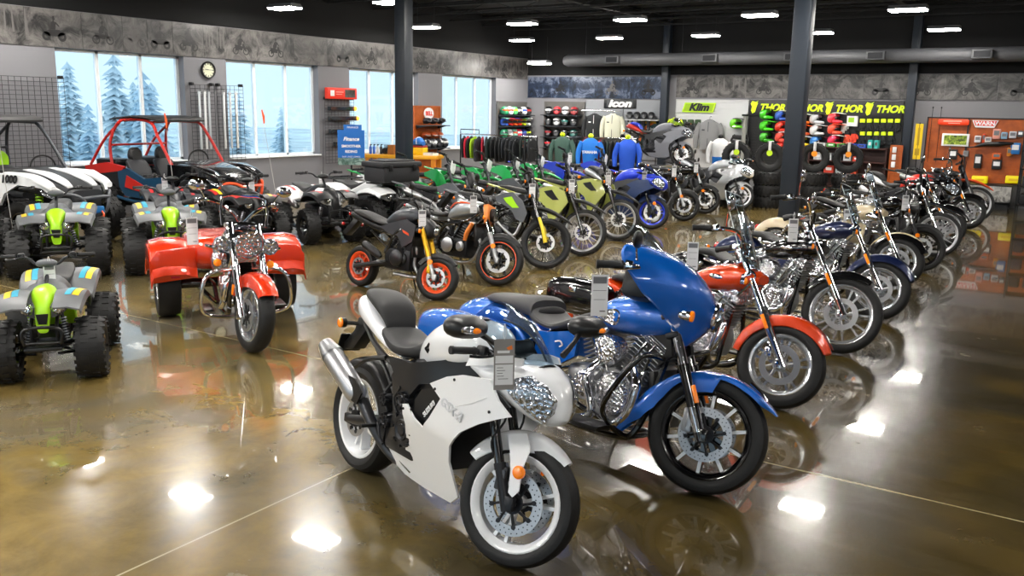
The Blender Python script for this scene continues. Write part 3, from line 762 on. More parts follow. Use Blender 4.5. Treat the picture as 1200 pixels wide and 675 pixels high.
    MB().panel([(.22, .50), (.30, .49), (.34, .56), (.26, .62), (.17, .62)], lambda x, zz: .275, .01, .04, (-1,)).build('heat_shield', PLASTIC, ex_)
    bars(t, [(1.175, .115, .955), (1.13, .21, .95), (1.05, .345, .925)], .0115, DARKMET, M, .115, PLASTICR)
    for s_ in (-1, 1):
        st_ = MB().tube([(1.40, s_ * .15, 1.0), (1.37, s_ * .24, 1.055), (1.33, s_ * .31, 1.10)], [.016, .011, .016], n=8)
        mo = MB().hull([(1.25, 1.115, 1.15, .03), (1.28, 1.075, 1.17, .10), (1.33, 1.07, 1.17, .105), (1.38, 1.09, 1.15, .07), (1.41, 1.115, 1.13, .02)], y0=s_ * .37, n=18).build('mirror', PLASTIC, t)
        st_.build('mirror_stalk', PLASTIC, mo)
        MB().hull([(1.35, 1.095, 1.135, .04), (1.385, 1.10, 1.14, .06), (1.41, 1.11, 1.13, .03)], y0=s_ * .385, n=14).build('signal_lens', REFLECT, mo)
        MB().ell((1.405, s_ * .38, 1.12), (.014, .025, .013)).build('amber_bulb', AMBER, mo)
        MB().ell((1.262, s_ * .37, 1.122), (.012, .085, .04)).build('mirror_glass', CHROME, mo)
    kickstand(t, (.62, .14, .3))
    return t
# ---------------------------------------------------------------- V-twin engine and cruisers
BLUE = paint('candy blue paint', '#0462c6', .2, .22, flake=.2)
ORANGE = paint('burnt orange paint', '#e8440c', .2, .22, flake=.2)
NAVY = paint('deep navy paint', '#0d1c46', .3)
CREAM = paint('cream paint', '#dccba6')
BLKP = paint('black paint', '#0a0a0c', 0, .15)
FIN = mat('engine fin grey', '#b0b2b5', .32, .85)
FINB = mat('engine fin black', '#1c1d20', .4, .6)

def v_twin(t, x, z, s, fin, cover, half=25, pushrods=True, y=-.0, case=None):
    eb = MB().box((x, y, z), (.34 * s, .24 * s, .26 * s), b=.05 * s).box((x - .22 * s, y, z + .02), (.3 * s, .24 * s, .2 * s), b=.04 * s).cyl((x, y - .13 * s, z), (x, y + .14 * s, z), .16 * s, n=24)
    e = eb.build('engine', case or fin, t)
    for sg in (-1, 1):
        a = math.radians(half * sg); d = V((math.sin(a), 0, math.cos(a))); b0 = V((x + sg * .05 * s, y, z + .03 * s)); rot = Matrix.Rotation(a, 3, 'Y')
        cb = MB().cyl(b0, b0 + d * .36 * s, .062 * s, n=16)
        for k in range(9):
            w_ = .19 * s * (1 + .1 * math.sin(pi * k / 8))
            cb.box(b0 + d * (.12 + .024 * k) * s, (w_, w_ * 1.08, .008 * s), rot, b=.003 * s)
        c_ = cb.build('cylinder', fin, e)
        hb = MB().box(b0 + d * .365 * s, (.17 * s, .2 * s, .05 * s), rot, b=.015 * s).box(b0 + d * .41 * s, (.15 * s, .18 * s, .05 * s), rot, b=.022 * s)
        for k in range(4): hb.box(b0 + d * (.345 + .014 * k) * s, (.2 * s, .215 * s, .006 * s), rot, b=.002)
        hb.build('rocker_cover', cover, c_)
        if pushrods:
            for o in (-.02, .02):
                p0 = V((x + sg * .03 * s + o * s, y - .135 * s, z + .08 * s)); MB().cyl(p0, b0 + d * .35 * s + V((o * s * 1.6, -.1 * s, 0)), .010 * s, n=8).build('pushrod_tube', CHROME, c_)
    cv = MB()
    cv.lathe([(-.19 * s, 0), (-.19 * s, .05 * s), (-.18 * s, .07 * s), (-.175 * s, .105 * s), (-.15 * s, .125 * s), (-.11 * s, .13 * s)], (x + .02 * s, y, z + .02 * s), n=26)
    cv.lathe([(-.17 * s, 0), (-.17 * s, .05 * s), (-.15 * s, .075 * s), (-.1 * s, .08 * s)], (x - .2 * s, y, z + .03 * s), n=22)
    cv.lathe([(-.17 * s, 0), (-.165 * s, .04 * s), (-.14 * s, .055 * s), (-.1 * s, .06 * s)], (x + .15 * s, y, z - .06 * s), n=22)
    for j in range(7): a = 2 * pi * j / 7; cv.cyl((x + .02 * s + math.cos(a) * .11 * s, y - .185 * s, z + .02 * s + math.sin(a) * .11 * s), (x + .02 * s + math.cos(a) * .11 * s, y - .16 * s, z + .02 * s + math.sin(a) * .11 * s), .01 * s, n=6)
    cv.build('crankcase_cover', cover, e)
    MB().lathe([(-.25 * s, 0), (-.25 * s, .05 * s), (-.24 * s, .075 * s), (-.2 * s, .085 * s), (-.12 * s, .07 * s)], (x, y, z + .27 * s), n=24).build('air_cleaner', cover, e)
    MB().tube([(x + .11 * s, y - .1 * s, z - .04 * s), (x + .19 * s, y - .14 * s, z + .12 * s), (x + .21 * s, y - .1 * s, z + .26 * s)], .012 * s, n=8).build('oil_line', CHROME, e)
    return e

def saddlebag(t, secs, m, y, lat=True, lid=None):
    o = MB().hull(secs, y0=y, n=20, e=3.2).build('saddlebag', m, t)
    xs = [q[0] for q in secs]; zt = max(q[2] for q in secs)
    if lat: MB().box(((min(xs) + max(xs)) / 2, y + math.copysign(max(q[3] for q in secs), y) * .98, zt - .09), (.07, .02, .05), b=.006).build('bag_latch', CHROME, o)
    return o

def windshield(t, M, base, h, w, rake, m=CLEAR, brace=True, cx=None):
    """tall clear touring screen on chrome braces"""
    b = V(base); rg = []
    for i in range(11):
        q = i / 10; ww = w * (.78 + .5 * q - .42 * q * q) * (1 if q < .85 else 1 - .25 * ((q - .85) / .15) ** 2)
        x = b.x - math.sin(math.radians(rake)) * h * q; z = b.z + math.cos(math.radians(rake)) * h * q
        ring = [(x - .09 * (k / 6 - 1) ** 2, ww * (k / 6 - 1), z) for k in range(13)]
        rg.append(ring + [(p[0] - .004, p[1], p[2]) for p in ring[::-1]])
    o = MB(M).rings(rg).build('windshield', m, t)
    MB(M).tube([r_[0] for r_ in rg] + [rg[-1][k] for k in range(1, 12)] + [r_[12] for r_ in rg[::-1]], .0035, n=5, sm=1).build('edge_highlight', mat('painted edge highlight', '#c9d3d8', .2), o)  # pale tube along the border stands in for glare on the edge
    if brace:
        mb = MB(M)
        for zz in (.16, .34): mb.tube([(b.x - math.sin(math.radians(rake)) * h * zz - .01 - .09 * (abs(yy) / w) ** 2, yy, b.z + h * zz * math.cos(math.radians(rake))) for yy in (-w * .75, -w * .4, 0, w * .4, w * .75)], .009, n=6)
        mb.build('screen_brace', CHROME, o)
        for s_ in (-1, 1): MB(M).tube([(b.x - .1, s_ * .13, b.z + .02), (b.x - .02, s_ * .13, b.z - .04), (b.x - .12, s_ * .12, b.z - .2)], .01, n=6).build('screen_bracket', CHROME, o)
    return o

def cruiser(name, label, front, head, P, group=None, lean=-8, st=22, cat='motorcycle'):
    wb = P.get('wb', 1.65); RF, RR = P.get('RF', .32), P.get('RR', .32); WF, WR = P.get('WF', .13), P.get('WR', .16)
    t = bike_root(name, label, front, head, wb, lean, cat, group)
    rake = P.get('rake', 31); ax = (wb, 0, RF)
    L = P.get('forkL', .80); ur = math.radians(rake)
    top = V((wb - math.sin(ur) * L, 0, RF + math.cos(ur) * L)); M = steer(top + V((-.04, 0, 0)), rake, st)
    body, fen = P['body'], P.get('fender', P['body'])
    wm = P.get('wheelm', WHEELM)
    wheel(t, ax, RF, WF, P.get('rrF', RF - .1), P.get('spF', ('split', 5)), wm, M, disc=P.get('discF', .145), dside=(-1,), hubr=.045, drilled=P.get('drill'), carrier=P.get('carrier', STEEL))
    wheel(t, (0, 0, RR), RR, WR, RR - .105, P.get('spR', P.get('spF', ('split', 5))), wm, None, disc=.14, dside=(-1,), hubr=.05)
    fk, a, u, f = fork(t, ax, rake, L, .115, .031, P.get('fru', .026), L * .5, P.get('fkl', CHROME), P.get('fku', CHROME), M, off=.02, clamp=(.86, 1.0), cm=P.get('clamp', CHROME))
    caliper(t, (wb - .09, -.085, RF + .09), M, P.get('cal', CHROME))
    rfl = MB(M)
    for s_ in (-1, 1): rfl.box(V(ax) + u * L * .40 + f * .01 + V((0, s_ * .15, 0)), (.028, .012, .11), Matrix.Rotation(-ur, 3, 'Y'), b=.004)
    rfl.build('side_reflector', AMBER, t, pair=True)
    fl = P.get('ffender', (26, 172, .085))
    ff = MB(M).fender(ax, RF + .03, fl[0], fl[1], fl[2], .006, skirt=lambda q: .03 + .03 * math.sin(pi * q), taper=lambda q: .65 + .35 * min(1, 4 * q, 4 * (1 - q) + .3), n=26).build('front_fender', fen, t)
    if P.get('trim'):
        MB(M).fender(ax, RF + .062, fl[0] + 4, fl[0] + 55, .016, .004, .0, n=14).build('fender_trim', CHROME, ff)
    if P.get('fender2'): MB(M).fender(ax, RF + .024, fl[0], fl[1], fl[2] * 1.03, .005, skirt=.055, n=26).build('fender_edge', P['fender2'], ff)
    rf = MB().fender((0, 0, RR), RR + .035, 38, 192, .115, .007, skirt=lambda q: .05 + .05 * math.sin(pi * q), taper=lambda q: .8 + .2 * min(1, 3 * q), n=26).build('rear_fender', P.get('rfender', fen), t)
    MB().hull([(-.38, .50, .57, .03), (-.35, .48, .59, .05), (-.31, .49, .58, .05)], n=14).build('tail_light', REDLENS, t)
    MB().box((-.40, 0, .42), (.01, .18, .12)).box((-.37, 0, .46), (.05, .04, .06)).build('plate_bracket', DARKMET, t)
    for s_ in (-1, 1): blinker(t, (-.33, s_ * .08, .52), (-.36, s_ * .19, .52), None, .026, CHROME, P.get('rsig', AMBER))
    tk = P.get('tank', [(.78, .80, .845, .05), (.88, .775, .90, .11), (1.02, .765, .965, .155), (1.2, .785, 1.0, .165), (1.34, .83, .98, .13), (1.42, .87, .94, .07)])
    dx = wb - 1.65
    tk = [(q[0] + dx,) + tuple(q[1:]) for q in tk]
    k_ = MB().hull(tk, n=24, e=2.3).build('fuel_tank', body, t)
    MB().lathe([(0, .0), (.012, .03), (.004, .05), (-.02, .055)], (1.12 + dx, 0, .995), ax=(0, 0, 1), n=20).box((1.02 + dx, 0, .975), (.26, .05, .02), Matrix.Rotation(.15, 3, 'Y'), b=.006).build('tank_console', CHROME, k_)
    for s_ in (-1, 1): MB().ell((1.12 + dx, s_ * .158, .885), (.07, .012, .022)).build('tank_badge', P.get('badge', CHROME), k_)
    sh = P.get('seat', [(.05, .70, .745, .08), (.15, .70, .775, .115), (.30, .69, .775, .13), (.38, .67, .735, .15), (.50, .65, .70, .165), (.64, .665, .735, .145), (.76, .74, .81, .09), (.82, .79, .84, .05)])
    MB().hull(sh, n=20, e=2.8).build('seat', P.get('seatm', VINYL), t)
    if P.get('sissy'):
        sb = MB().tube([(.06, -.1, .62), (-.02, -.1, .9), (-.06, -.09, 1.12), (-.06, 0, 1.15), (-.06, .09, 1.12), (-.02, .1, .9), (.06, .1, .62)], .011, n=8).build('sissy_bar', CHROME, t)
        MB().ell((-.02, 0, 1.03), (.035, .13, .10)).build('backrest', VINYL, sb)
    fr = MB()
    for s_ in (-1, 1):
        fr.tube([top * 1 + V((0, s_ * .02, -.12)), (wb - .42, s_ * .13, .42), (wb - .5, s_ * .14, .20), (.65, s_ * .15, .19), (.42, s_ * .14, .32), (.36, s_ * .12, .60), (.75, s_ * .06, .76), top + V((-.05, 0, -.06))], .019, n=8, sm=6)
        fr.tube([(0, s_ * .13, RR), (.25, s_ * .13, .34), (.48, s_ * .12, .34)], .025).tube([(.4, s_ * .12, .62), (.1, s_ * .11, .56), (-.2, s_ * .1, .55)], .014)
    fr.build('frame', P.get('frame', GLOSSBLK), t)
    for s_ in (-1, 1):
        sp_ = MB().cyl((.02, s_ * .15, .36), (.22, s_ * .14, .63), .02, n=10)
        for k in range(9): sp_.cyl(V((.04, s_ * .15, .39)) + V((.17, -.008 * s_, .23)) * (k / 9), V((.052, s_ * .15, .406)) + V((.17, -.008 * s_, .23)) * (k / 9), .03, n=10)
        sp_.build('shock', CHROME, t)
    v_twin(t, 1.0 + dx * .6, .40, P.get('es', 1.0), P.get('fin', FIN), P.get('cover', CHROMEB))
    MB().panel([(.46, .42), (.66, .40), (.74, .58), (.62, .68), (.46, .62)], lambda x, z: .15, .03, .06, (-1, 1)).build('side_cover', P.get('sidec', body), t, pair=True)
    ex = MB()
    ex.tube([(1.16 + dx, -.10, .62), (1.24 + dx, -.17, .5), (1.1, -.19, .30), (.6, -.2, .25)], [.026, .026, .026, .03], n=12)
    ex.tube([(.94, -.10, .62), (.98, -.18, .5), (.86, -.2, .34), (.6, -.2, .25)], [.026, .026, .026, .03], n=12)
    e_ = ex.build('exhaust_pipe', P.get('pipe', CHROME), t)
    for zz in ((.27, .36) if P.get('dual', True) else (.27,)):
        MB().lathe([(0, .03), (.08, .05), (.7, .055), (.76, .05), (.76, .038), (.7, .036)], (.62, -.215, zz - .02), ax=(-1, -.02, .03), n=18).build('muffler', P.get('muffler', P.get('pipe', CHROME)), e_)
    for s_ in (-1, 1):
        MB().box((1.02 + dx, s_ * .30, .28), (.28, .1, .018), b=.006).box((.98 + dx, s_ * .22, .27), (.05, .12, .025)).build('footboard', PLASTIC, t)
    if P.get('guard', True):
        gp = []
        MB().tube([(wb - .42, -.06, .66), (wb - .38, -.26, .64), (wb - .36, -.34, .50), (wb - .40, -.32, .30), (wb - .46, -.1, .24), (wb - .46, .1, .24), (wb - .40, .32, .30), (wb - .36, .34, .50), (wb - .38, .26, .64), (wb - .42, .06, .66)], .0165, n=10, sm=5).build('crash_guard', P.get('guardm', CHROME), t)
    if P.get('radiator'): MB().box((wb - .45, 0, .5), (.05, .2, .38), Matrix.Rotation(-.25, 3, 'Y'), b=.01).build('radiator', PLASTIC, t)
    hb_h = P.get('barh', .17); tp = top + V((-.02, 0, .02))
    bars(t, [(tp.x, 0, tp.z), (tp.x + .01, .1, tp.z + hb_h * .5), (tp.x - .04, .26, tp.z + hb_h), (tp.x - .2, .37, tp.z + hb_h * .86), (tp.x - .30, .41, tp.z + hb_h * .72)], .0145, P.get('barm', CHROME), M, .12, PLASTICR, True, P.get('barc', CHROME))
    for s_ in (-1, 1): mirror(t, (tp.x - .1, s_ * .30, tp.z + hb_h), (tp.x - .08, s_ * .40, tp.z + hb_h + .17), M, (.022, .075, .052), P.get('mirm', CHROME), CHROME)
    hc = V((top.x + .13, 0, top.z - .13))
    if P.get('nacelle'):
        MB(M).hull([(hc.x - .2, hc.z - .05, hc.z + .12, .11), (hc.x - .08, hc.z - .1, hc.z + .14, .13), (hc.x + .02, hc.z - .105, hc.z + .11, .12), (hc.x + .04, hc.z - .1, hc.z + .1, .105)], n=22).build('headlight_nacelle', P['nacelle'], t)
        hc = hc + V((.03, 0, 0))
    round_headlight(t, hc, P.get('hlr', .09), M, P.get('hlm', CHROME))
    for s_ in (-1, 1): blinker(t, hc + V((-.09, s_ * .1, -.02 if not P.get('lowsig') else -.2)), hc + V((-.07, s_ * .2, -.02 if not P.get('lowsig') else -.2)), M, .026, P.get('sigm', CHROME), AMBER)
    if P.get('lamps'):
        for s_ in (-1, 1): round_headlight(t, hc + V((-.05, s_ * .19, -.07)), .055, M)
    if P.get('bags'):
        for s_ in (-1, 1): saddlebag(t, [(-.42, .44, .58, .05), (-.36, .40, .66, .09), (-.1, .38, .69, .105), (.16, .40, .68, .10), (.26, .45, .63, .06)], P['bags'], s_ * .29)
    if P.get('screen'):
        h, w_ = P['screen']; windshield(t, M, (top.x + .14, 0, top.z - .06), h, w_, 26)
    MB().lathe([(0, 0), (.03, .045), (.035, .05), (.02, .055), (-.05, .05)], (top.x - .03, 0, top.z + .07), ax=(-.5, 0, .86), n=20).build('speedometer', CHROME, t)
    kickstand(t, (.85, .15, .24))
    return t

def bagger(name, label, front, head, lean=-8, st=24):
    wb = 1.67; RF, RR = .335, .32
    t = bike_root(name, label, front, head, wb, lean)
    ax = (wb, 0, RF); rake = 25; ur = math.radians(rake); L = .68
    top = V((wb - math.sin(ur) * L, 0, RF + math.cos(ur) * L)); M = steer(top + V((-.06, 0, 0)), rake, st)
    wh = wheel(t, ax, RF, .135, .245, ('slim', 10), GLOSSBLK, M, disc=.15, dside=(-1, 1), hubr=.05, drilled=True)
    sv = MB(M)
    for j in range(10):
        a_ = 2 * pi * j / 10 + .3; rot = Matrix.Rotation(-a_, 3, 'Y')
        for sd in (-1, 1): sv.box(V(ax) + rot @ V((.162, sd * .030, 0)), (.115, .008, .018), rot)
    sv.build('spoke_facing', mat('machined face', '#e9ebee', .4, .25), wh, pair=True)
    wheel(t, (0, 0, RR), RR, .18, .21, ('slim', 10), GLOSSBLK, None, disc=.14, dside=(-1,), hubr=.05)
    fk, a, u, f = fork(t, ax, rake, L, .12, .033, .029, .40, GLOSSBLK, CHROME, M, off=-.02, clamp=(.84, 1.0))
    lo = MB(M)
    for s_ in (-1, 1): lo.cyl(V(ax) + V((0, s_ * .12, 0)) - f * .02 + u * .02, V(ax) + V((0, s_ * .12, 0)) - f * .02 + u * .16, .0345, n=14)
    lo.build('fork_foot', CHROME, fk, pair=True)
    caliper(t, (wb - .10, -.095, RF + .06), M, STEEL, 1.2); caliper(t, (wb - .10, .095, RF + .06), M, STEEL, 1.2)
    rfl = MB(M)
    for s_ in (-1, 1): rfl.box(V(ax) + u * .225 + f * .012 + V((0, s_ * .152, 0)), (.026, .012, .10), Matrix.Rotation(-ur, 3, 'Y'), b=.004)
    rfl.build('side_reflector', AMBER, t, pair=True)
    # deep valanced front fender
    def lerp(tab, x):
        for (x0, y0), (x1, y1) in zip(tab, tab[1:]):
            if x <= x1: return y0 + (y1 - y0) * (x - x0) / (x1 - x0)
        return tab[-1][1]
    ro = [(28, .405), (40, .385), (60, .362), (90, .352), (115, .362), (140, .39), (165, .435), (180, .49), (192, .53)]
    ri = [(28, .395), (40, .345), (60, .325), (86, .318), (90, .235), (112, .235), (117, .318), (135, .312), (150, .306), (165, .318), (180, .375), (192, .50)]
    rg = []
    for i in range(61):
        d = 28 + 164 * i / 60; a_ = math.radians(d); r1, r0 = lerp(ro, d), lerp(ri, d); w_ = .092 * min(1, .45 + (d - 28) / 30, .55 + (192 - d) / 40)
        pr = [(-w_, r0 - .0)] + [(-w_, r0 + (r1 - r0) * .45)] + [(w_ * math.sin(-pi / 2 + pi * k / 8) * 1.0, r0 + (r1 - r0) * .55 + (r1 - r0) * .45 * math.cos(-pi / 2 + pi * k / 8)) for k in range(9)] + [(w_, r0 + (r1 - r0) * .45), (w_, r0)]
        th = .006; inn = [(y * (1 - th / w_), z - (th if abs(y) < w_ * .98 else 0)) for y, z in pr][::-1]
        rg.append([(ax[0] + z * math.cos(a_), y, ax[2] + z * math.sin(a_)) for y, z in pr + inn])
    ff = MB(M).rings(rg).build('front_fender', BLUE, t)
    MB(M).fender(ax, .375, 38, 62, .012, .004, .0, n=10, round_=1).build('fender_trim', CHROME, ff)
    # fork-mounted fairing
    zt = [(.80, .08, 1.47, 1.43), (.83, .11, 1.50, 1.43), (.90, .17, 1.555, 1.40), (.98, .25, 1.585, 1.32), (1.05, .325, 1.575, 1.23), (1.12, .37, 1.54, 1.17), (1.19, .38, 1.47, 1.10), (1.25, .37, 1.39, 1.08), (1.29, .34, 1.29, 1.08), (1.315, .28, 1.20, 1.09)]
    fine = []
    for i in range(len(zt) - 1):
        for k in range(3):
            q = k / 3; fine.append([x0 + (x1 - x0) * q for x0, x1 in zip(zt[i], zt[i + 1])])
    fine.append(zt[-1]); rg = []
    for z, w_, xn, xe in fine:
        o_ = [(xe + (xn - xe) * (1 - abs(k / 10) ** 2.3), w_ * math.copysign(abs(k / 10) ** .9, k), z - .02 * abs(k / 10) ** 2) for k in range(-10, 11)]
        rg.append(o_ + [(x - .02, y * .95, zz) for x, y, zz in o_[::-1]])
    fa = MB(M).rings(rg).build('front_fairing', BLUE, t)
    round_headlight(fa, (1.585, 0, .99), .085, M, CHROME, depth=.06)
    rg = []
    for i in range(7):
        q = i / 6; o_ = [(1.24 - .16 * q - .10 * (k / 8) ** 2 + .0, .28 * (1 - .25 * q * q) * k / 8, 1.30 + .125 * q - .015 * (k / 8) ** 2) for k in range(-8, 9)]
        rg.append(o_ + [(x - .004, y, z) for x, y, z in o_[::-1]])
    MB(M).rings(rg).build('windscreen', CLEAR, fa)
    MB(M).box((1.16, 0, 1.10), (.16, .60, .22), b=.04).build('dashboard', PLASTIC, fa)
    dg = MB(M)
    for y in (-.12, .12): dg.lathe([(0, .05), (.02, .055), (.02, .045), (.01, .0)], (1.085, y, 1.14), ax=(-1, 0, .2), n=20)
    dg.build('gauge', CHROME, fa, pair=True)
    for s_ in (-1, 1):
        o = MB(M).lathe([(-.05, 0), (-.045, .02), (-.02, .03), (.02, .032)], (1.47, s_ * .23, .955), n=18, ax=(1, 0, 0)).cyl((1.46, s_ * .12, .95), (1.46, s_ * .22, .955), .01).build('turn_signal', CHROME, t)
        MB(M).lathe([(.02, .031), (.035, .03), (.04, .02), (.042, 0)], (1.47, s_ * .23, .955), n=18, ax=(1, 0, 0)).build('signal_lens', AMBER, o)
    # tank with badge
    k_ = MB().hull([(.76, .83, .875, .05), (.86, .80, .945, .115), (1.0, .785, 1.015, .165), (1.2, .79, 1.055, .178), (1.38, .825, 1.03, .155), (1.48, .87, .975, .09)], n=28, e=2.25).build('fuel_tank', BLUE, t)
    for s_ in (-1, 1):
        zz = lambda x, z: .168 - 1.25 * (z - .905) ** 2 * 6 * .5
        ring = [(.93, .875), (.985, .918), (1.045, .936), (1.085, .925), (1.09, .89), (1.06, .852), (1.0, .855)]
        cen = (1.02, .893)
        em = MB().tube([(x, s_ * (zz(x, z) + .006), z) for x, z in ring + ring[:2]], .006, n=8, sm=5).build('tank_badge', CHROME, k_)
        MB().panel([(cen[0] + (x - cen[0]) * .9, cen[1] + (z - cen[1]) * .9) for x, z in ring], lambda x, z: zz(x, z) + .004, .006, .03, (s_,)).build('badge_relief', CHROMEB, em)
    MB().lathe([(0, 0), (.012, .03), (.004, .042), (-.02, .045)], (1.12, -.06, 1.05), ax=(0, -.15, 1), n=20).lathe([(0, 0), (.012, .03), (.004, .042), (-.02, .045)], (1.12, .06, 1.05), ax=(0, .15, 1), n=20).box((1.1, 0, 1.048), (.3, .05, .02), b=.008).build('tank_console', CHROME, k_)
    MB().hull([(-.14, .80, .835, .09), (-.05, .79, .865, .13), (.1, .78, .875, .15), (.24, .765, .895, .16), (.33, .755, .90, .165), (.37, .745, .88, .168)], n=22, e=3).build('pillion_seat', GREYVINYL, t)
    rs = MB().hull([(.34, .735, .87, .155), (.38, .73, .83, .168), (.45, .72, .785, .172), (.56, .715, .775, .168), (.68, .755, .835, .13), (.78, .82, .875, .08), (.83, .85, .885, .04)], n=22, e=2.8).build('rider_seat', GREYVINYL, t)
    MB().ell((.395, 0, .80), (.028, .13, .045)).build('bolster_insert', VINYL, rs)
    MB().fender((0, 0, RR), RR + .06, 45, 188, .13, .007, skirt=lambda q: .06 + .08 * math.sin(pi * q), n=28).hull([(-.46, .50, .66, .06), (-.40, .48, .74, .12), (-.25, .55, .80, .14), (-.05, .6, .81, .14), (.12, .62, .80, .13)], n=20).build('rear_fender', BLUE, t)
    for s_ in (-1, 1):
        b_ = saddlebag(t, [(-.56, .46, .56, .04), (-.50, .40, .66, .09), (-.3, .37, .71, .115), (0, .38, .715, .115), (.2, .42, .71, .10), (.33, .50, .69, .05)], BLUE, s_ * .285)
        MB().tube([(.30, s_ * .40, .40), (.05, s_ * .41, .34), (-.4, s_ * .40, .34), (-.55, s_ * .36, .42)], .012).build('bag_rail', CHROME, b_)
        MB().tube([(-.52, s_ * .2, .56), (-.56, s_ * .28, .56)], .02).build('tail_light', REDLENS, b_)
    for s_ in (-1, 1):
        sc = MB().panel([(.44, .58), (.50, .54), (.70, .54), (.785, .60), (.79, .70), (.72, .745), (.56, .71), (.46, .70)], lambda x, z: .20 - .03 * abs(x - .62) / .17, .03, .05, (s_,)).build('side_cover', BLUE, t)
        MB().tube([(.64, s_ * .202, .665), (.68, s_ * .202, .675), (.70, s_ * .2, .655), (.68, s_ * .201, .64)], .005, n=6).build('cover_badge', CARD, sc)
    v_twin(t, 1.08, .42, 1.06, FIN, CHROMEB, half=27)
    fr = MB()
    for s_ in (-1, 1):
        fr.tube([(1.40, s_ * .03, .86), (1.38, s_ * .10, .60), (1.30, s_ * .14, .28), (1.15, s_ * .15, .2), (.7, s_ * .15, .2), (.45, s_ * .14, .32), (.4, s_ * .12, .62), (.8, s_ * .06, .78), (1.38, 0, .92)], .02, n=8)
        fr.tube([(0, s_ * .14, RR), (.25, s_ * .14, .34), (.5, s_ * .12, .36)], .028)
    fr.build('frame', GLOSSBLK, t)
    MB().box((1.36, 0, .46), (.05, .24, .34), Matrix.Rotation(-.2, 3, 'Y'), b=.012).build('oil_cooler', PLASTIC, t)
    MB().panel([(1.28, .84), (1.42, .87), (1.45, .74), (1.36, .66), (1.27, .72)], lambda x, z: .11, .03, .05, (-1, 1)).build('neck_cover', PLASTIC, t, pair=True)
    MB().tube([(1.38, -.05, .70), (1.42, -.24, .74), (1.40, -.33, .73), (1.30, -.37, .58), (1.20, -.35, .38), (1.24, -.2, .24), (1.26, 0, .22), (1.24, .2, .24), (1.20, .35, .38), (1.30, .37, .58), (1.40, .33, .73), (1.42, .24, .74), (1.38, .05, .70)], .017, n=10).build('crash_guard', GLOSSBLK, t)
    ex = MB().tube([(1.20, -.12, .64), (1.29, -.19, .52), (1.18, -.2, .28), (.7, -.21, .22), (.3, -.25, .22)], [.03] * 5, n=12).tube([(.98, -.12, .64), (.93, -.2, .5), (1.0, -.21, .30), (.8, -.21, .22)], [.028] * 4, n=12).build('exhaust_pipe', CHROME, t)
    MB().lathe([(0, .03), (.08, .055), (.75, .06), (.82, .055), (.82, .04), (.74, .04)], (.32, -.27, .22), ax=(-1, -.02, .03), n=20).build('muffler', CHROME, ex)
    for s_ in (-1, 1):
        MB().prism([(.84, .26), (1.2, .26), (1.23, .30), (1.2, .29), (.84, .28)], s_ * .24, s_ * .40, b=.004).build('footboard', PLASTIC, t)
    MB().tube([(1.05, -.25, .33), (1.24, -.3, .31), (1.30, -.3, .36)], .009).build('brake_pedal', CHROME, t)
    bars(t, [(1.37, 0, 1.0), (1.36, .10, 1.06), (1.28, .24, 1.16), (1.12, .37, 1.16), (.98, .43, 1.13)], .0145, CHROME, M, .13, PLASTICR, True, CHROME)
    for s_ in (-1, 1): mirror(t, (1.16, s_ * .33, 1.17), (1.16, s_ * .42, 1.30), M, (.022, .075, .05), PLASTIC, CHROME)
    kickstand(t, (.85, .15, .24))
    return t
# ---------------------------------------------------------------- dirt bikes, naked bikes, the small minibike
GREEN = mat('racing green plastic', '#18a24c', .35, coat=.3)
MOTOBLUE = mat('off-road blue plastic', '#1a37c8', .35, coat=.3)
OLIVE = mat('olive plastic', '#b5bc62', .38, coat=.3)
WHITEPL = mat('white plastic', '#e6e8ea', .4)
GREYPL = mat('grey plastic', '#54575c', .42)
ORPL = mat('vivid orange', '#f2521a', .35, coat=.5)
LIME = mat('lime plastic', '#a6e414', .38, coat=.3)

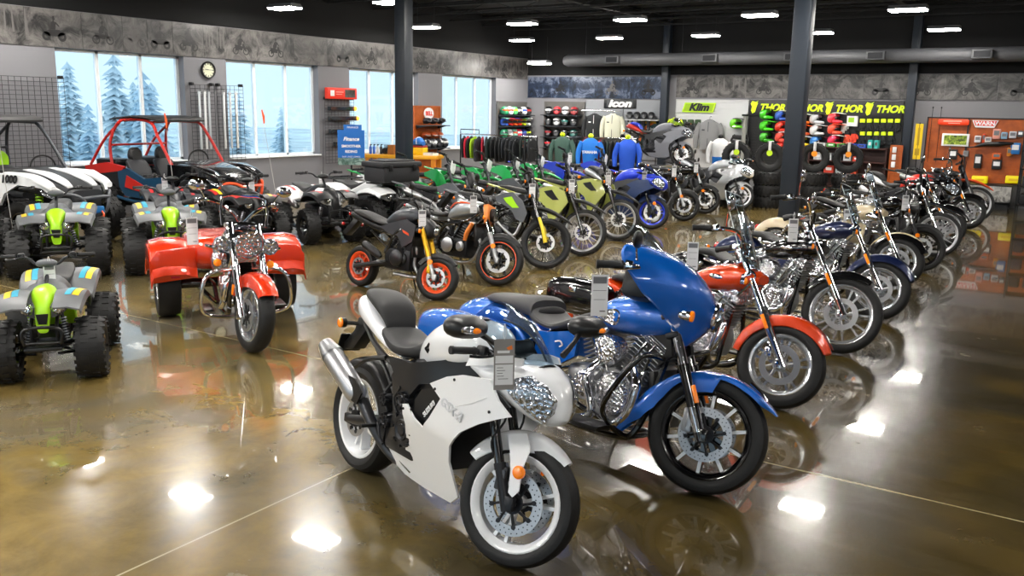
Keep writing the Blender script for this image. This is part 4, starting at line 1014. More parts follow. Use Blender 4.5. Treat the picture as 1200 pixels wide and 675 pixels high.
def dirt_bike(name, label, front, head, P, group=None, lean=-8, st=22, cat='dirt bike'):
    s = P.get('s', 1.0); wb = 1.47 * s; RF, RR = .345 * s, .33 * s
    t = bike_root(name, label, front, head, wb, lean, cat, group)
    ax = (wb, 0, RF); rake = 27; ur = math.radians(rake); L = .80 * s
    top = V((wb - math.sin(ur) * L, 0, RF + math.cos(ur) * L)); M = steer(top + V((-.04, 0, 0)), rake, st)
    b = P['body']; b2 = P.get('body2', b); num = P.get('plate', WHITEPL)
    rim = P.get('rim', STEEL)
    wheel(t, ax, RF, .085, RF - .065, ('wire', 18), rim, M, disc=.125, dside=(-1,), knob=1, hubr=.03)
    wheel(t, (0, 0, RR), RR, .115, RR - .085, ('wire', 18), rim, None, disc=.11, dside=(-1,), knob=1, hubr=.035)
    fk, a, u, f = fork(t, ax, rake, L, .10, P.get('rl', .022), .028, .34 * s, P.get('fkl', STEEL), P.get('fku', GUN), M, off=.0, clamp=(.80, .99))
    if P.get('guard', True):
        g_ = MB(M)
        for s_ in (-1, 1): g_.tube([V(ax) + V((0, s_ * .125, -.02)) + f * .015, V(ax) + V((0, s_ * .128, 0)) + u * .15 + f * .02, V(ax) + V((0, s_ * .122, 0)) + u * .34 * s + f * .015], [.028, .026, .02], n=8)
        g_.build('fork_guard', P.get('guardm', num), fk, pair=True)
    # beak fender high over the wheel
    zf = top.z - .30 * s; xf = wb - .20 * s
    MB(M).hull([(xf - .34, zf - .10, zf - .05, .045), (xf - .16, zf - .01, zf + .035, .075), (xf, zf + .02, zf + .07, .085), (xf + .2, zf - .005, zf + .05, .07), (xf + .42, zf - .08, zf - .045, .05), (xf + .50, zf - .12, zf - .10, .02)], n=16, e=3).build('front_fender', P.get('ffender', b), t)
    xn = top.x + .075; zn = top.z - .03
    if P.get('headlight'):
        o = MB(M).hull([(xn - .06, zn - .17, zn + .16, .12), (xn + .0, zn - .16, zn + .12, .11), (xn + .05, zn - .11, zn + .02, .085)], n=18, e=3).build('headlight_mask', P['headlight'], t)
        MB(M).ell((xn + .035, 0, zn - .05), (.035, .08, .055)).build('headlight_lens', REFLECT, o)
        for s_ in (-1, 1): blinker(t, (xn - .05, s_ * .09, zn - .12), (xn - .04, s_ * .19, zn - .12), M, .028)
    else:
        MB(M).prism([(-.11, .12), (.11, .12), (.125, .0), (.07, -.15), (-.07, -.15), (-.125, 0)], -.006, .006, b=.003, plane='YZ', o=(xn, 0, zn)).build('number_plate', num, t)
    zs = .92 * s
    # seat, tank shrouds, side panels, tail
    MB().hull([(-.16 * s, zs - .045, zs + .01, .055), (.05 * s, zs - .07, zs + .01, .085), (.35 * s, zs - .10, zs - .015, .08), (.62 * s, zs - .08, zs, .065), (.80 * s, zs - .02, zs + .055, .045)], n=16, e=3).build('seat', P.get('seat', VINYL), t)
    tl = MB().hull([(-.44 * s, zs - .005, zs + .02, .045), (-.30 * s, zs - .035, zs + .0, .075), (-.1 * s, zs - .06, zs - .025, .08), (.15 * s, zs - .10, zs - .06, .07)], n=14, e=3).build('rear_fender', b, t)
    MB().hull([(.62 * s, zs - .10, zs - .03, .07), (.74 * s, zs - .12, zs + .03, .10), (.88 * s, zs - .12, zs + .06, .11), (.98 * s, zs - .08, zs + .05, .08)], n=16, e=2.6).build('fuel_tank', b2, t)
    sh = [(.60, zs / s - .02), (.80, zs / s + .04), (.98, zs / s + .06), (1.16, zs / s - .04), (1.24, zs / s - .20), (1.20, zs / s - .33), (1.10, zs / s - .30), (.98, zs / s - .18), (.80, zs / s - .12), (.62, zs / s - .08)]
    sh = [(x * s, z * s) for x, z in P.get('shroud', sh)]
    for s_ in (-1, 1):
        o = MB().panel(sh, lambda x, z: .10 + .11 * max(0, min(1, (x / s - .6) / .45)) - .03 * max(0, (x / s - 1.1) / .14), .012, .05, (s_,)).build('tank_shroud', b, t)
        if P.get('graphic'):
            MB().panel([(.78 * s, zs - .03), (.96 * s, zs + .0), (1.12 * s, zs - .14), (1.0 * s, zs - .15), (.86 * s, zs - .09)], lambda x, z: .10 + .11 * max(0, min(1, (x / s - .6) / .45)) - .03 * max(0, (x / s - 1.1) / .14) + .003, .003, .05, (s_,)).build('shroud_graphic', P['graphic'], o)
        MB().panel([(.0, zs - .05), (.38 * s, zs - .12), (.56 * s, zs - .14), (.50 * s, zs - .34), (.34 * s, zs - .30), (.12 * s, zs - .18)], lambda x, z: .11, .012, .06, (s_,)).build('side_panel', P.get('side', num), t)
        MB().box((1.02 * s, s_ * .105, zs - .22), (.03, .085, .24 * s), Matrix.Rotation(-.15, 3, 'Y'), b=.006).build('radiator', GUN, t)
    fr = MB()
    for s_ in (-1, 1):
        fr.tube([(1.13 * s, s_ * .03, zs - .02), (.85 * s, s_ * .10, zs - .16), (.55 * s, s_ * .11, .62 * s), (.50 * s, s_ * .09, .42 * s), (.62 * s, s_ * .08, .32 * s), (.90 * s, s_ * .08, .33 * s), (1.10 * s, s_ * .05, .60 * s), (1.14 * s, s_ * .02, zs - .06)], .018, n=8)
        fr.tube([(.60 * s, s_ * .09, zs - .16), (.2 * s, s_ * .09, zs - .12), (-.1 * s, s_ * .07, zs - .06)], .011).tube([(.53 * s, s_ * .1, .56 * s), (.25 * s, s_ * .1, .70 * s), (.1 * s, s_ * .09, zs - .1)], .011)
    fr.build('frame', P.get('frame', ALU), t)
    sw = MB()
    for s_ in (-1, 1): sw.tube([(0, s_ * .105, RR), (.25 * s, s_ * .10, .37 * s), (.52 * s, s_ * .08, .42 * s)], [.02, .024, .03], n=8)
    sw.build('swingarm', P.get('swing', ALU), t)
    sk = MB().cyl((.42 * s, 0, .44 * s), (.52 * s, 0, .76 * s), .025, n=12)
    for k in range(8): sk.cyl(V((.43 * s, 0, .48 * s)) + V((.08 * s, 0, .24 * s)) * (k / 8), V((.436 * s, 0, .495 * s)) + V((.08 * s, 0, .24 * s)) * (k / 8), .042, n=12)
    sk.build('shock', P.get('spring', STEEL), t)
    en = MB().box((.74 * s, 0, .42 * s), (.30 * s, .20, .20 * s), b=.03).cyl((.72 * s, -.14, .42 * s), (.72 * s, .14, .42 * s), .095 * s, n=20).cyl((.62 * s, -.12, .40 * s), (.62 * s, .12, .40 * s), .06 * s, n=16)
    for k in range(6): en.box((.83 * s + .012 * k, 0, .52 * s + .03 * k), (.14 * s, .14, .014), Matrix.Rotation(.3, 3, 'Y'))
    en.box((.90 * s, 0, .70 * s), (.15 * s, .14, .08 * s), b=.015)
    e_ = en.build('engine', P.get('engine', GUN), t)
    MB().lathe([(-.16, 0), (-.16, .05), (-.15, .07), (-.13, .085), (-.11, .09)], (.72 * s, 0, .42 * s), n=22).build('clutch_cover', P.get('cover', DARKMET), e_)
    ex = MB().tube([(.98 * s, -.03, .66 * s), (1.07 * s, -.08, .56 * s), (1.0 * s, -.12, .40 * s), (.80 * s, -.14, .50 * s), (.55 * s, -.13, .66 * s), (.36 * s, -.14, .72 * s)], .021, n=10).build('exhaust_pipe', P.get('pipe', STEEL), t)
    MB().lathe([(0, .022), (.04, .045), (.34, .05), (.38, .04), (.38, .025), (.35, .022)], (.36 * s, -.145, .72 * s), ax=(-1, -.05, .22), n=16).build('muffler', P.get('muffler', ALU), ex)
    tp = top + V((-.01, 0, .05)); bm_ = P.get('barm', GUN)
    bars(t, [(tp.x, 0, tp.z), (tp.x, .10, tp.z + .01), (tp.x - .01, .20, tp.z + .09), (tp.x - .06, .33, tp.z + .10), (tp.x - .09, .40, tp.z + .10)], .013, bm_, M, .12, PLASTICR)
    MB(M).cyl((tp.x, -.12, tp.z + .05), (tp.x, .12, tp.z + .05), .024, n=10).build('bar_pad', P.get('pad', PLASTIC), t)
    for s_ in (-1, 1): MB().box((.56 * s, s_ * .17, .36 * s), (.05, .09, .02), b=.004).build('foot_peg', STEEL, t)
    if P.get('mirrors'):
        for s_ in (-1, 1): mirror(t, (tp.x - .04, s_ * .26, tp.z + .1), (tp.x - .03, s_ * .36, tp.z + .26), M, (.02, .07, .05))
    if P.get('road'):
        MB().prism([(-.40 * s, zs - .02), (-.30 * s, zs - .04), (-.48 * s, zs - .26), (-.54 * s, zs - .25)], -.06, .06, b=.006).build('plate_bracket', PLASTIC, t)
        MB().box((-.42 * s, 0, zs - .04), (.05, .09, .05), b=.012).build('tail_light', REDLENS, t)
        for s_ in (-1, 1): blinker(t, (-.40, s_ * .05, zs - .1), (-.42, s_ * .15, zs - .1), None, .024)
    kickstand(t, (.60 * s, .11, .36 * s))
    return t

def naked_bike(name, label, front, head, P, group=None, lean=-8, st=22, cat='motorcycle'):
    s = P.get('s', 1.0); wb = P.get('wb', 1.41); RF, RR = P.get('RF', .30), P.get('RR', .315)
    t = bike_root(name, label, front, head, wb, lean, cat, group)
    ax = (wb, 0, RF); rake = 24.5; ur = math.radians(rake); L = P.get('L', .70)
    top = V((wb - math.sin(ur) * L, 0, RF + math.cos(ur) * L)); M = steer(top + V((-.05, 0, 0)), rake, st); dx = wb - 1.41
    b = P['body']; wm = P.get('wheel', GLOSSBLK)
    wheel(t, ax, RF, P.get('WF', .12), P.get('rrF', RF - .075), P.get('sp', ('flat', 6)), wm, M, disc=P.get('disc', .145), dside=(-1,), stripe=P.get('stripe'), dm=STEEL, carrier=P.get('carrier', DARKMET))
    wheel(t, (0, 0, RR), RR, P.get('WR', .16), P.get('rrR', RR - .09), P.get('sp', ('flat', 6)), wm, None, disc=.10, dside=(-1,), stripe=P.get('stripe'))
    usd = P.get('usd')
    fork(t, ax, rake, L, .10, .024 if usd else .028, .030 if usd else .021, L * (.36 if usd else .5), P.get('fkl', DARKMET), P.get('fku', STEEL), M, off=-.01, clamp=(.82, .99))
    caliper(t, (wb - .08, -.085, RF + .09), M, P.get('cal', GUN))
    MB(M).fender(ax, RF + .018, 42, 150, .065, .005, skirt=.035, taper=lambda q: .5 + .5 * min(1, 3 * q), n=22).build('front_fender', P.get('fender', PLASTIC), t)
    mb = MB(M)
    for s_ in (-1, 1): mb.cyl((wb - .07, s_ * .125, RF + .16), (wb - .07, s_ * .14, RF + .16), .03, n=16)
    mb.build('side_reflector', AMBER, t, pair=True)
    sw = MB()
    for s_ in (-1, 1): sw.tube([(0, s_ * .125, RR), (.25, s_ * .125, RR + .05), (.5, s_ * .10, RR + .10)], [.024, .03, .034], n=8)
    sw.build('swingarm', P.get('swing', DARKMET), t)
    fr = MB()
    for s_ in (-1, 1):
        fr.tube([(top.x - .04, s_ * .03, top.z - .06), (.95 + dx, s_ * .15, .74), (.6, s_ * .15, .64), (.50, s_ * .13, .40), (.6, s_ * .1, .30)], P.get('frr', .018), n=8)
        fr.tube([(top.x - .03, s_ * .03, top.z - .14), (1.02 + dx, s_ * .13, .56), (.8, s_ * .14, .36)], .016).tube([(.9 + dx, s_ * .15, .72), (.78, s_ * .15, .52)], .014)
        fr.tube([(.62, s_ * .12, .66), (.3, s_ * .10, .70), (-.1, s_ * .06, .80)], .014).tube([(.52, s_ * .12, .5), (.2, s_ * .1, .68)], .012)
    fr.build('frame', P.get('frame', GLOSSBLK), t)
    sk = MB().cyl((.36, -.0, .44), (.52, -.0, .62), .026, n=12)
    for k in range(7): sk.cyl(V((.38, 0, .46)) + V((.13, 0, .15)) * (k / 7), V((.386, 0, .468)) + V((.13, 0, .15)) * (k / 7), .042, n=12)
    sk.build('shock', P.get('spring', GUN), t)
    en = MB().box((.80 + dx * .5, 0, .40), (.40, .30, .24), b=.03).box((.90 + dx * .5, 0, .58), (.22, .28, .26), Matrix.Rotation(.25, 3, 'Y'), b=.02).cyl((.72, -.2, .42), (.72, .2, .42), .10, n=22)
    e_ = en.build('engine', P.get('engine', DARKMET), t)
    cv = MB().lathe([(-.23, 0), (-.23, .06), (-.22, .08), (-.2, .095), (-.16, .1)], (.72, 0, .42), n=24).lathe([(-.19, 0), (-.19, .04), (-.17, .06), (-.14, .062)], (.90 + dx * .5, 0, .42), n=20)
    if P.get('fins', True):
        for y in (-.075, .075):
            for k in range(6): cv.box((.885 + dx * .5 + .008 * k, y, .50 + .032 * k), (.20, .13, .012), Matrix.Rotation(.25, 3, 'Y'), b=.003)
    cv.build('engine_cover', P.get('cover', GUN), e_)
    ex = MB()
    for y in (-.07, .07): ex.tube([(1.0 + dx * .6, y, .58), (1.13 + dx, y, .52), (1.12 + dx, y, .36), (.95, y * .8, .23), (.6, -.08, .23)], .02, n=10)
    x_ = ex.build('exhaust_pipe', P.get('pipe', STEEL), t)
    if P.get('highpipe'):
        MB().lathe([(0, .02), (.05, .045), (.26, .05), (.30, .04), (.3, .02)], (.44, -.15, .40), ax=(-1, -.06, .45), n=16).build('muffler', P.get('muffler', PLASTIC), x_)
    else:
        MB().lathe([(0, .03), (.06, .06), (.24, .062), (.3, .05), (.3, .03)], (.55, -.11, .25), ax=(-1, -.18, .12), n=16).build('muffler', P.get('muffler', GUN), x_)
    tk = P.get('tank', [(.56, .74, .80, .06), (.64, .73, .88, .11), (.80, .76, .97, .155), (.98, .80, .99, .155), (1.10, .85, .95, .10)])
    k_ = MB().hull([(q[0] + dx * .8,) + tuple(q[1:]) for q in tk], n=22, e=2.7).build('fuel_tank', b, t)
    MB().cyl((.86 + dx * .8, 0, .97), (.86 + dx * .8, 0, .998), .035, n=16).build('filler_cap', DARKMET, k_)
    if P.get('tank2'):
        for s_ in (-1, 1): MB().tube([(.62 + dx * .8, s_ * .09, .87), (.72 + dx * .8, s_ * .122, .935), (.85 + dx * .8, s_ * .14, .955), (1.0 + dx * .8, s_ * .135, .95)], [.006, .013, .013, .006], n=8).build('tank_stripe', P['tank2'], k_)
    if P.get('shroud'):
        for s_ in (-1, 1):
            o = MB().panel([(.62 + dx, .74), (.80 + dx, .80), (1.02 + dx, .86), (1.18 + dx, .80), (1.14 + dx, .62), (1.0 + dx, .54), (.92 + dx, .66), (.76 + dx, .68)], lambda x, z: .165, .015, .05, (s_,)).build('side_cowl', P['shroud'], t)
            if P.get('accent'): MB().panel([(.98 + dx, .74), (1.08 + dx, .71), (1.09 + dx, .68), (1.0 + dx, .71)], lambda x, z: .170, .006, .05, (s_,)).build('cowl_accent', P['accent'], o)
    if P.get('radcov'):
        for s_ in (-1, 1): MB().tube([(1.06, s_ * .15, .72), (1.0, s_ * .165, .60), (.97, s_ * .16, .50)], [.024, .03, .022], n=10).build('radiator_cover', P['radcov'], t)
    MB().box((1.10 + dx, 0, .58), (.05, .26, .28), Matrix.Rotation(-.2, 3, 'Y'), b=.008).build('radiator', PLASTIC, t)
    zs = P.get('zs', .80)
    MB().hull([(-.16, zs + .05, zs + .10, .06), (-.04, zs + .03, zs + .105, .10), (.16, zs - .01, zs + .06, .12), (.28, zs - .035, zs + .02, .125), (.45, zs - .05, zs + .005, .12), (.58, zs - .03, zs + .03, .085), (.64, zs, zs + .04, .05)], n=18, e=2.9).build('seat', P.get('seat', VINYL), t)
    tl = MB().hull([(-.26, zs + .03, zs + .06, .03), (-.16, zs - .01, zs + .07, .075), (.05, zs - .06, zs + .03, .105), (.28, zs - .10, zs - .03, .11), (.42, zs - .10, zs - .05, .1)], n=16, e=3).build('tail_cowl', P.get('tail', b), t)
    MB().hull([(-.28, zs + .03, zs + .06, .02), (-.255, zs + .015, zs + .065, .05), (-.22, zs + .02, zs + .065, .05)], n=12).build('tail_light', REDLENS, t)
    MB().prism([(-.16, zs), (-.08, zs - .02), (-.28, zs - .22), (-.36, zs - .20)], -.05, .05, b=.006).build('plate_bracket', PLASTIC, t)
    for s_ in (-1, 1): blinker(t, (-.22, s_ * .05, zs - .08), (-.24, s_ * .15, zs - .08), None, .024, None, P.get('rsig', AMBER))
    if P.get('hugger', True): MB().fender((0, 0, RR), RR + .02, 70, 130, .08, .005, .03).build('rear_hugger', PLASTIC, t)
    tp = top + V((-.03, 0, .04)); hh = P.get('barh', .08)
    bars(t, [(tp.x, 0, tp.z), (tp.x, .1, tp.z + hh * .3), (tp.x - .02, .2, tp.z + hh), (tp.x - .1, .33, tp.z + hh), (tp.x - .14, .38, tp.z + hh * .9)], .012, DARKMET, M, .12, PLASTICR)
    for s_ in (-1, 1): mirror(t, (tp.x - .03, s_ * .24, tp.z + hh), (tp.x - .02, s_ * .36, tp.z + hh + .16), M, (.02, .07, .045))
    hc = V((top.x + .13, 0, top.z - .10))
    if P.get('mask'):
        MB(M).hull([(hc.x - .12, hc.z - .1, hc.z + .13, .10), (hc.x - .02, hc.z - .12, hc.z + .10, .11), (hc.x + .05, hc.z - .09, hc.z + .04, .07)], n=16, e=2.8).build('headlight_mask', P['mask'], t)
        MB(M).ell((hc.x + .03, 0, hc.z - .03), (.04, .075, .05)).build('headlight_lens', REFLECT, t)
    else: round_headlight(t, hc, .085, M, PLASTIC)
    if P.get('sigcol'):
        MB(M).prism([(hc.x - .13, hc.z + .10), (hc.x - .06, hc.z + .12), (hc.x - .04, hc.z - .06), (hc.x - .08, hc.z - .13)], -.135, .135, b=.012).build('headlight_bracket', P['sigcol'], t)
    for s_ in (-1, 1): blinker(t, hc + V((-.1, s_ * .09, -.06)), hc + V((-.09, s_ * .18, -.06)), M, .026)
    MB(M).box((top.x + .03, 0, top.z + .08), (.03, .14, .09), Matrix.Rotation(-.5, 3, 'Y'), b=.02).build('instrument_cluster', PLASTIC, t)
    for s_ in (-1, 1): MB().box((.50, s_ * .2, .36), (.05, .1, .02), b=.004).build('foot_peg', STEEL, t)
    kickstand(t, (.62, .14, .30))
    return t
# ---------------------------------------------------------------- quads, side-by-sides and the trike
QRED = mat('quad red graphic', '#c22226', .4); QTEAL = mat('teal graphic', '#1f9dbb', .4); QYEL = mat('yellow graphic', '#f0c61a', .4)
BOXM = mat('moulded cargo box', '#222326', .6, bump=.25, bscale=120)

def quad(name, label, at, head, P, group=None):
    """at = floor point between the front wheels"""
    s = P.get('s', 1.0); wb = P.get('wb', 1.15) * s; tr = P.get('track', .72) * s; R_ = P.get('R', .27) * s; W = P.get('W', .2) * s
    h = math.radians(head)
    t = thing(name, label, 'quad bike', (at[0] - wb * math.cos(h), at[1] - wb * math.sin(h), 0), (0, 0, h), group)
    b, b2 = P['body'], P.get('body2', PLASTIC)
    sw = P.get('steer', 0)
    for x, RR_, W_ in ((0, R_ * P.get('rk', .98), W * 1.12), (wb, R_, W)):
        for s_ in (-1, 1):
            c = (x, s_ * tr / 2, RR_); Mx = (Matrix.Translation(V(c)) @ Matrix.Rotation(math.radians(sw), 4, 'Z') @ Matrix.Translation(-V(c))) if x else None
            wheel(t, c, RR_, W_, RR_ * .5, P.get('sp', ('steel', 0)), P.get('rim', GLOSSBLK), Mx, knob=2, hubr=.04 * s, square=.75)
    for s_ in (-1, 1):                                   # double A-arms and coil-overs
        a_ = MB()
        for zz in (.0, .09 * s):
            a_.tube([(wb - .1 * s, s_ * .09 * s, R_ * .95 + zz), (wb, s_ * (tr / 2 - W * .42), R_ + zz - .03)], .013 * s, n=6).tube([(wb + .12 * s, s_ * .09 * s, R_ * .95 + zz), (wb, s_ * (tr / 2 - W * .42), R_ + zz - .03)], .013 * s, n=6)
        a_.build('control_arm', P.get('arm', DARKMET), t)
        p0, p1 = V((wb - .01, s_ * (tr / 2 - W * .75), R_ + .03)), V((wb - .06 * s, s_ * .11 * s, R_ + .33 * s)); sk = MB().cyl(p0, p1, .016 * s, n=10)
        k_ = sk.build('shock', DARKMET, t); cl = MB()
        for k in range(9): q0 = p0.lerp(p1, .12 + .08 * k); q1 = p0.lerp(p1, .155 + .08 * k); cl.cyl(q0, q1, .030 * s, n=12)
        cl.build('spring', P.get('spring', STEEL), k_)
    MB().tube([(0, 0, R_), (.25 * s, 0, R_ + .05), (.5 * s, 0, R_ + .06)], .035 * s, n=8).cyl((0, -tr / 2, R_), (0, tr / 2, R_), .022 * s).build('rear_axle', DARKMET, t)
    MB().box((.60 * s, 0, R_ + .02), (.9 * s, .22 * s, .12 * s), b=.02).box((.58 * s, 0, R_ + .14 * s), (.34 * s, .26 * s, .26 * s), b=.03).cyl((.58 * s, -.16 * s, R_ + .1), (.58 * s, .16 * s, R_ + .1), .10 * s, n=18).build('engine', GUN, t)
    fr = MB()
    for s_ in (-1, 1):
        fr.tube([(wb + .16 * s, s_ * .1 * s, R_ + .05), (wb + .1 * s, s_ * .1 * s, R_ + .30 * s), (.55 * s, s_ * .1 * s, R_ + .30 * s), (.0, s_ * .1 * s, R_ + .26 * s)], .016 * s).tube([(wb + .16 * s, s_ * .1 * s, R_ + .04), (.6 * s, s_ * .13 * s, R_ - .06), (.15 * s, s_ * .1 * s, R_)], .016 * s)
    fr.build('frame', DARKMET, t)
    zf = R_ * 2 + P.get('lift', .22) * s                                  # top of the fenders
    cb = MB().hull([(.30 * s, zf - .16 * s, zf - .06 * s, .12 * s), (.5 * s, zf - .18 * s, zf + .02 * s, .13 * s), (.72 * s, zf - .16 * s, zf + .10 * s, .12 * s), (.92 * s, zf - .12 * s, zf + .10 * s, .11 * s), (1.02 * s, zf - .1 * s, zf + .05 * s, .08 * s)], n=18, e=2.8)
    cb.build('tank_cover', P.get('cover', b), t)
    MB().hull([(-.16 * s, zf + .02 * s, zf + .07 * s, .10 * s), (.05 * s, zf - .02 * s, zf + .06 * s, .13 * s), (.30 * s, zf - .06 * s, zf + .02 * s, .12 * s), (.52 * s, zf - .05 * s, zf + .06 * s, .09 * s), (.62 * s, zf + .0, zf + .08 * s, .06 * s)], n=18, e=2.9).build('seat', P.get('seat', VINYL), t)
    fw_ = tr / 2 + W * P.get('flare', .02); gap = P.get('lift', .22) * s
    # hood nose
    cwl = MB().hull([(wb - .22 * s, zf - .14 * s, zf + .07 * s, .17 * s), (wb - .04 * s, zf - .16 * s, zf + .04 * s, .19 * s), (wb + .10 * s, zf - .18 * s, zf - .03 * s, .17 * s), (wb + .17 * s, zf - .18 * s, zf - .08 * s, .12 * s)], n=18, e=3).build('lamp_cowl', P.get('cowl', b), t)
    for s_ in (-1, 1):
        MB().ell((wb + .15 * s, s_ * .118 * s, zf - .10 * s), (.06 * s, .055 * s, .055 * s)).build('headlight', REFLECT, cwl)
    hd = MB().hull([(wb - .14 * s, zf - .05 * s, zf + .07 * s, .05 * s), (wb - .04 * s, zf - .08 * s, zf + .075 * s, .10 * s), (wb + .06 * s, zf - .14 * s, zf + .045 * s, .10 * s), (wb + .17 * s, zf - .22 * s, zf - .04 * s, .065 * s), (wb + .215 * s, zf - .27 * s, zf - .12 * s, .055 * s), (wb + .22 * s, zf - .30 * s, zf - .22 * s, .045 * s)], n=18, e=2.6).build('hood', P.get('hood', b), t)
    if P.get('hoodmark'): MB().prism([(-.05 * s, 0), (.05 * s, 0), (.03 * s, -.09 * s), (-.03 * s, -.09 * s)], 0, .004, plane='YZ', o=(wb + .225 * s, 0, zf - .13 * s)).build('hood_mark', P['hoodmark'], hd)
    # fenders: four wings flaring over the wheels
    for x, sg, nm in ((wb, 1, 'front_fender'), (0, -1, 'rear_fender')):
        RR_ = R_ if x else R_ * .98
        for s_ in (-1, 1):
            rg = []
            a0, a1 = (52, 142) if sg > 0 else (40, 135)
            for i in range(15):
                a_ = math.radians(a0 + (a1 - a0) * i / 14); r_ = RR_ + gap + .05 * s * abs(i / 14 - .5)
                xx, zz = x + r_ * math.cos(a_) * 1.05, RR_ + r_ * math.sin(a_)
                yi, yo = .10 * s, fw_ * (1 - .10 * abs(i / 7 - 1) ** 2)
                top_ = [(xx, s_ * yi, zz + .03 * s), (xx, s_ * (yi + yo) / 2, zz + .035 * s), (xx, s_ * yo * .96, zz + .01 * s), (xx, s_ * yo, zz - .03 * s)]
                rg.append(top_ + [(p[0], p[1] - s_ * .004 * (1 if j > 1 else 0), p[2] - .012) for j, p in list(enumerate(top_))[::-1]])
            o = MB().rings(rg).build(nm, P.get('fender', b) if sg > 0 else P.get('rfender', P.get('fender', b)), t)
            for gi, gm in enumerate(P.get('graphics', ())):
                y0 = fw_ * (.55 + .17 * gi); gr = []
                for i in range(3, 12):
                    a_ = math.radians(a0 + (a1 - a0) * i / 14); r_ = RR_ + gap + .05 * s * abs(i / 14 - .5); xx, zz = x + r_ * math.cos(a_) * 1.05, RR_ + r_ * math.sin(a_)
                    yo = fw_ * (1 - .10 * abs(i / 7 - 1) ** 2)
                    def zt_(y):
                        m_ = (.10 * s + yo) / 2
                        return zz + (.035 * s if y < m_ else .035 * s - .025 * s * (y - m_) / max(.01, yo * .96 - m_)) + .003
                    ya, yb = y0 + .01 * s * i * .6 - .03, min(y0 + .05 * s + .01 * s * i * .6 - .03, yo * .95)
                    gr.append([(xx, s_ * ya, zt_(ya)), (xx, s_ * yb, zt_(yb)), (xx, s_ * yb, zt_(yb) - .002), (xx, s_ * ya, zt_(ya) - .002)])
                MB().rings(gr).build('fender_graphic', gm, o)
    if P.get('panel'):
        MB().prism([(wb - .5 * s, zf - .16 * s), (wb - .3 * s, zf - .02 * s), (wb - .24 * s, zf - .20 * s), (wb - .36 * s, zf - .36 * s)], -.20 * s, .20 * s, b=.01).build('side_panel', P['panel'], t)
    # bumper bars and bars
    zb = R_ + .08
    MB().tube([(wb + .10 * s, -.12 * s, zb), (wb + .30 * s, -.14 * s, zb + .02), (wb + .32 * s, -.13 * s, zb + .16 * s), (wb + .32 * s, .13 * s, zb + .16 * s), (wb + .30 * s, .14 * s, zb + .02), (wb + .10 * s, .12 * s, zb)], .014 * s, n=8, sm=6).tube([(wb + .3 * s, -.14 * s, zb + .03), (wb + .31 * s, .14 * s, zb + .03)], .012 * s).box((wb + .26 * s, 0, zb - .02), (.1 * s, .3 * s, .03), b=.01).build('front_bumper', P.get('bumper', PLASTIC), t)
    hx_, hz = wb - .30 * s, zf + .22 * s
    M0 = Matrix.Translation((hx_, 0, 0)) @ Matrix.Rotation(math.radians(sw), 4, 'Z') @ Matrix.Translation((-hx_, 0, 0))
    MB().cyl((wb - .12 * s, 0, zf), (hx_, 0, hz), .018 * s).build('steering_stem', DARKMET, t)
    bars(t, [(hx_, 0, hz), (hx_ - .0, .09 * s, hz), (hx_ - .03 * s, .16 * s, hz + .05 * s), (hx_ - .09 * s, .30 * s, hz + .06 * s), (hx_ - .12 * s, .36 * s, hz + .055 * s)], .012, DARKMET, M0, .11, PLASTICR)
    MB(M0).ell((hx_ + .04 * s, 0, hz + .01), (.07 * s, .09 * s, .04 * s)).build('instrument_pod', P.get('pod', b2), t)
    MB().tube([(-.1 * s, -.12 * s, zf - .02), (-.28 * s, -.12 * s, zf - .02), (-.3 * s, 0, zf - .02), (-.28 * s, .12 * s, zf - .02), (-.1 * s, .12 * s, zf - .02)], .012 * s).build('grab_bar', DARKMET, t)
    MB().box((-.26 * s, 0, zf - .08 * s), (.03, .12 * s, .05 * s), b=.01).build('tail_light', REDLENS, t)
    for s_ in (-1, 1):
        MB().box((.60 * s, s_ * (tr / 2 - W * .1), R_ * .8), (.52 * s, .16 * s, .02), b=.006).build('foot_rest', PLASTIC, t)
    MB().lathe([(0, .02), (.03, .05), (.3, .055), (.34, .045), (.34, .02)], (.22 * s, -.16 * s, R_ + .2 * s), ax=(-1, 0, .15), n=14).build('muffler', STEEL, t)
    if P.get('rack'):
        for x, nm in ((wb + .02, 'front_rack'), (-.12, 'rear_rack')):
            rk = MB()
            for k in range(5): rk.tube([(x - .22, -.3 + .15 * k, zf + .10), (x + .2, -.3 + .15 * k, zf + .10)], .011, n=6)
            rk.tube([(x - .22, -.32, zf + .1), (x + .2, -.32, zf + .1), (x + .24, 0, zf + .1), (x + .2, .32, zf + .1), (x - .22, .32, zf + .1), (x - .22, -.32, zf + .1)], .013, n=6, sm=1)
            for s_ in (-1, 1): rk.cyl((x, s_ * .15, zf + .1), (x - .02, s_ * .15, zf - .08), .012)
            rk.build(nm, PLASTIC, t)
        MB().box((wb + .34 * s, 0, zb + .12), (.09, .34, .24), b=.02).box((wb + .37, 0, zb + .22), (.06, .5, .05), b=.012).build('bumper_cover', PLASTIC, t)
    return t

def whip(at, h, label, flag=None, lean=(0, 0)):
    t = thing('safety_flag', label, 'flag pole', at, (lean[0], lean[1], 0), 'safety whips')
    MB().cyl((0, 0, 0), (0, 0, h), .006, .003, n=6).cyl((0, 0, 0), (0, 0, .06), .014, n=8).build('pole', mat('pale whip rod', '#b9b6b2', .5) if flag else DARKMET, t)
    if flag: MB().prism([(0, h - .01), (.0, h - .24), (.03, h - .22), (.05, h - .12), (.02, h)], -.004, .004).build('pennant', flag, t)
    return t

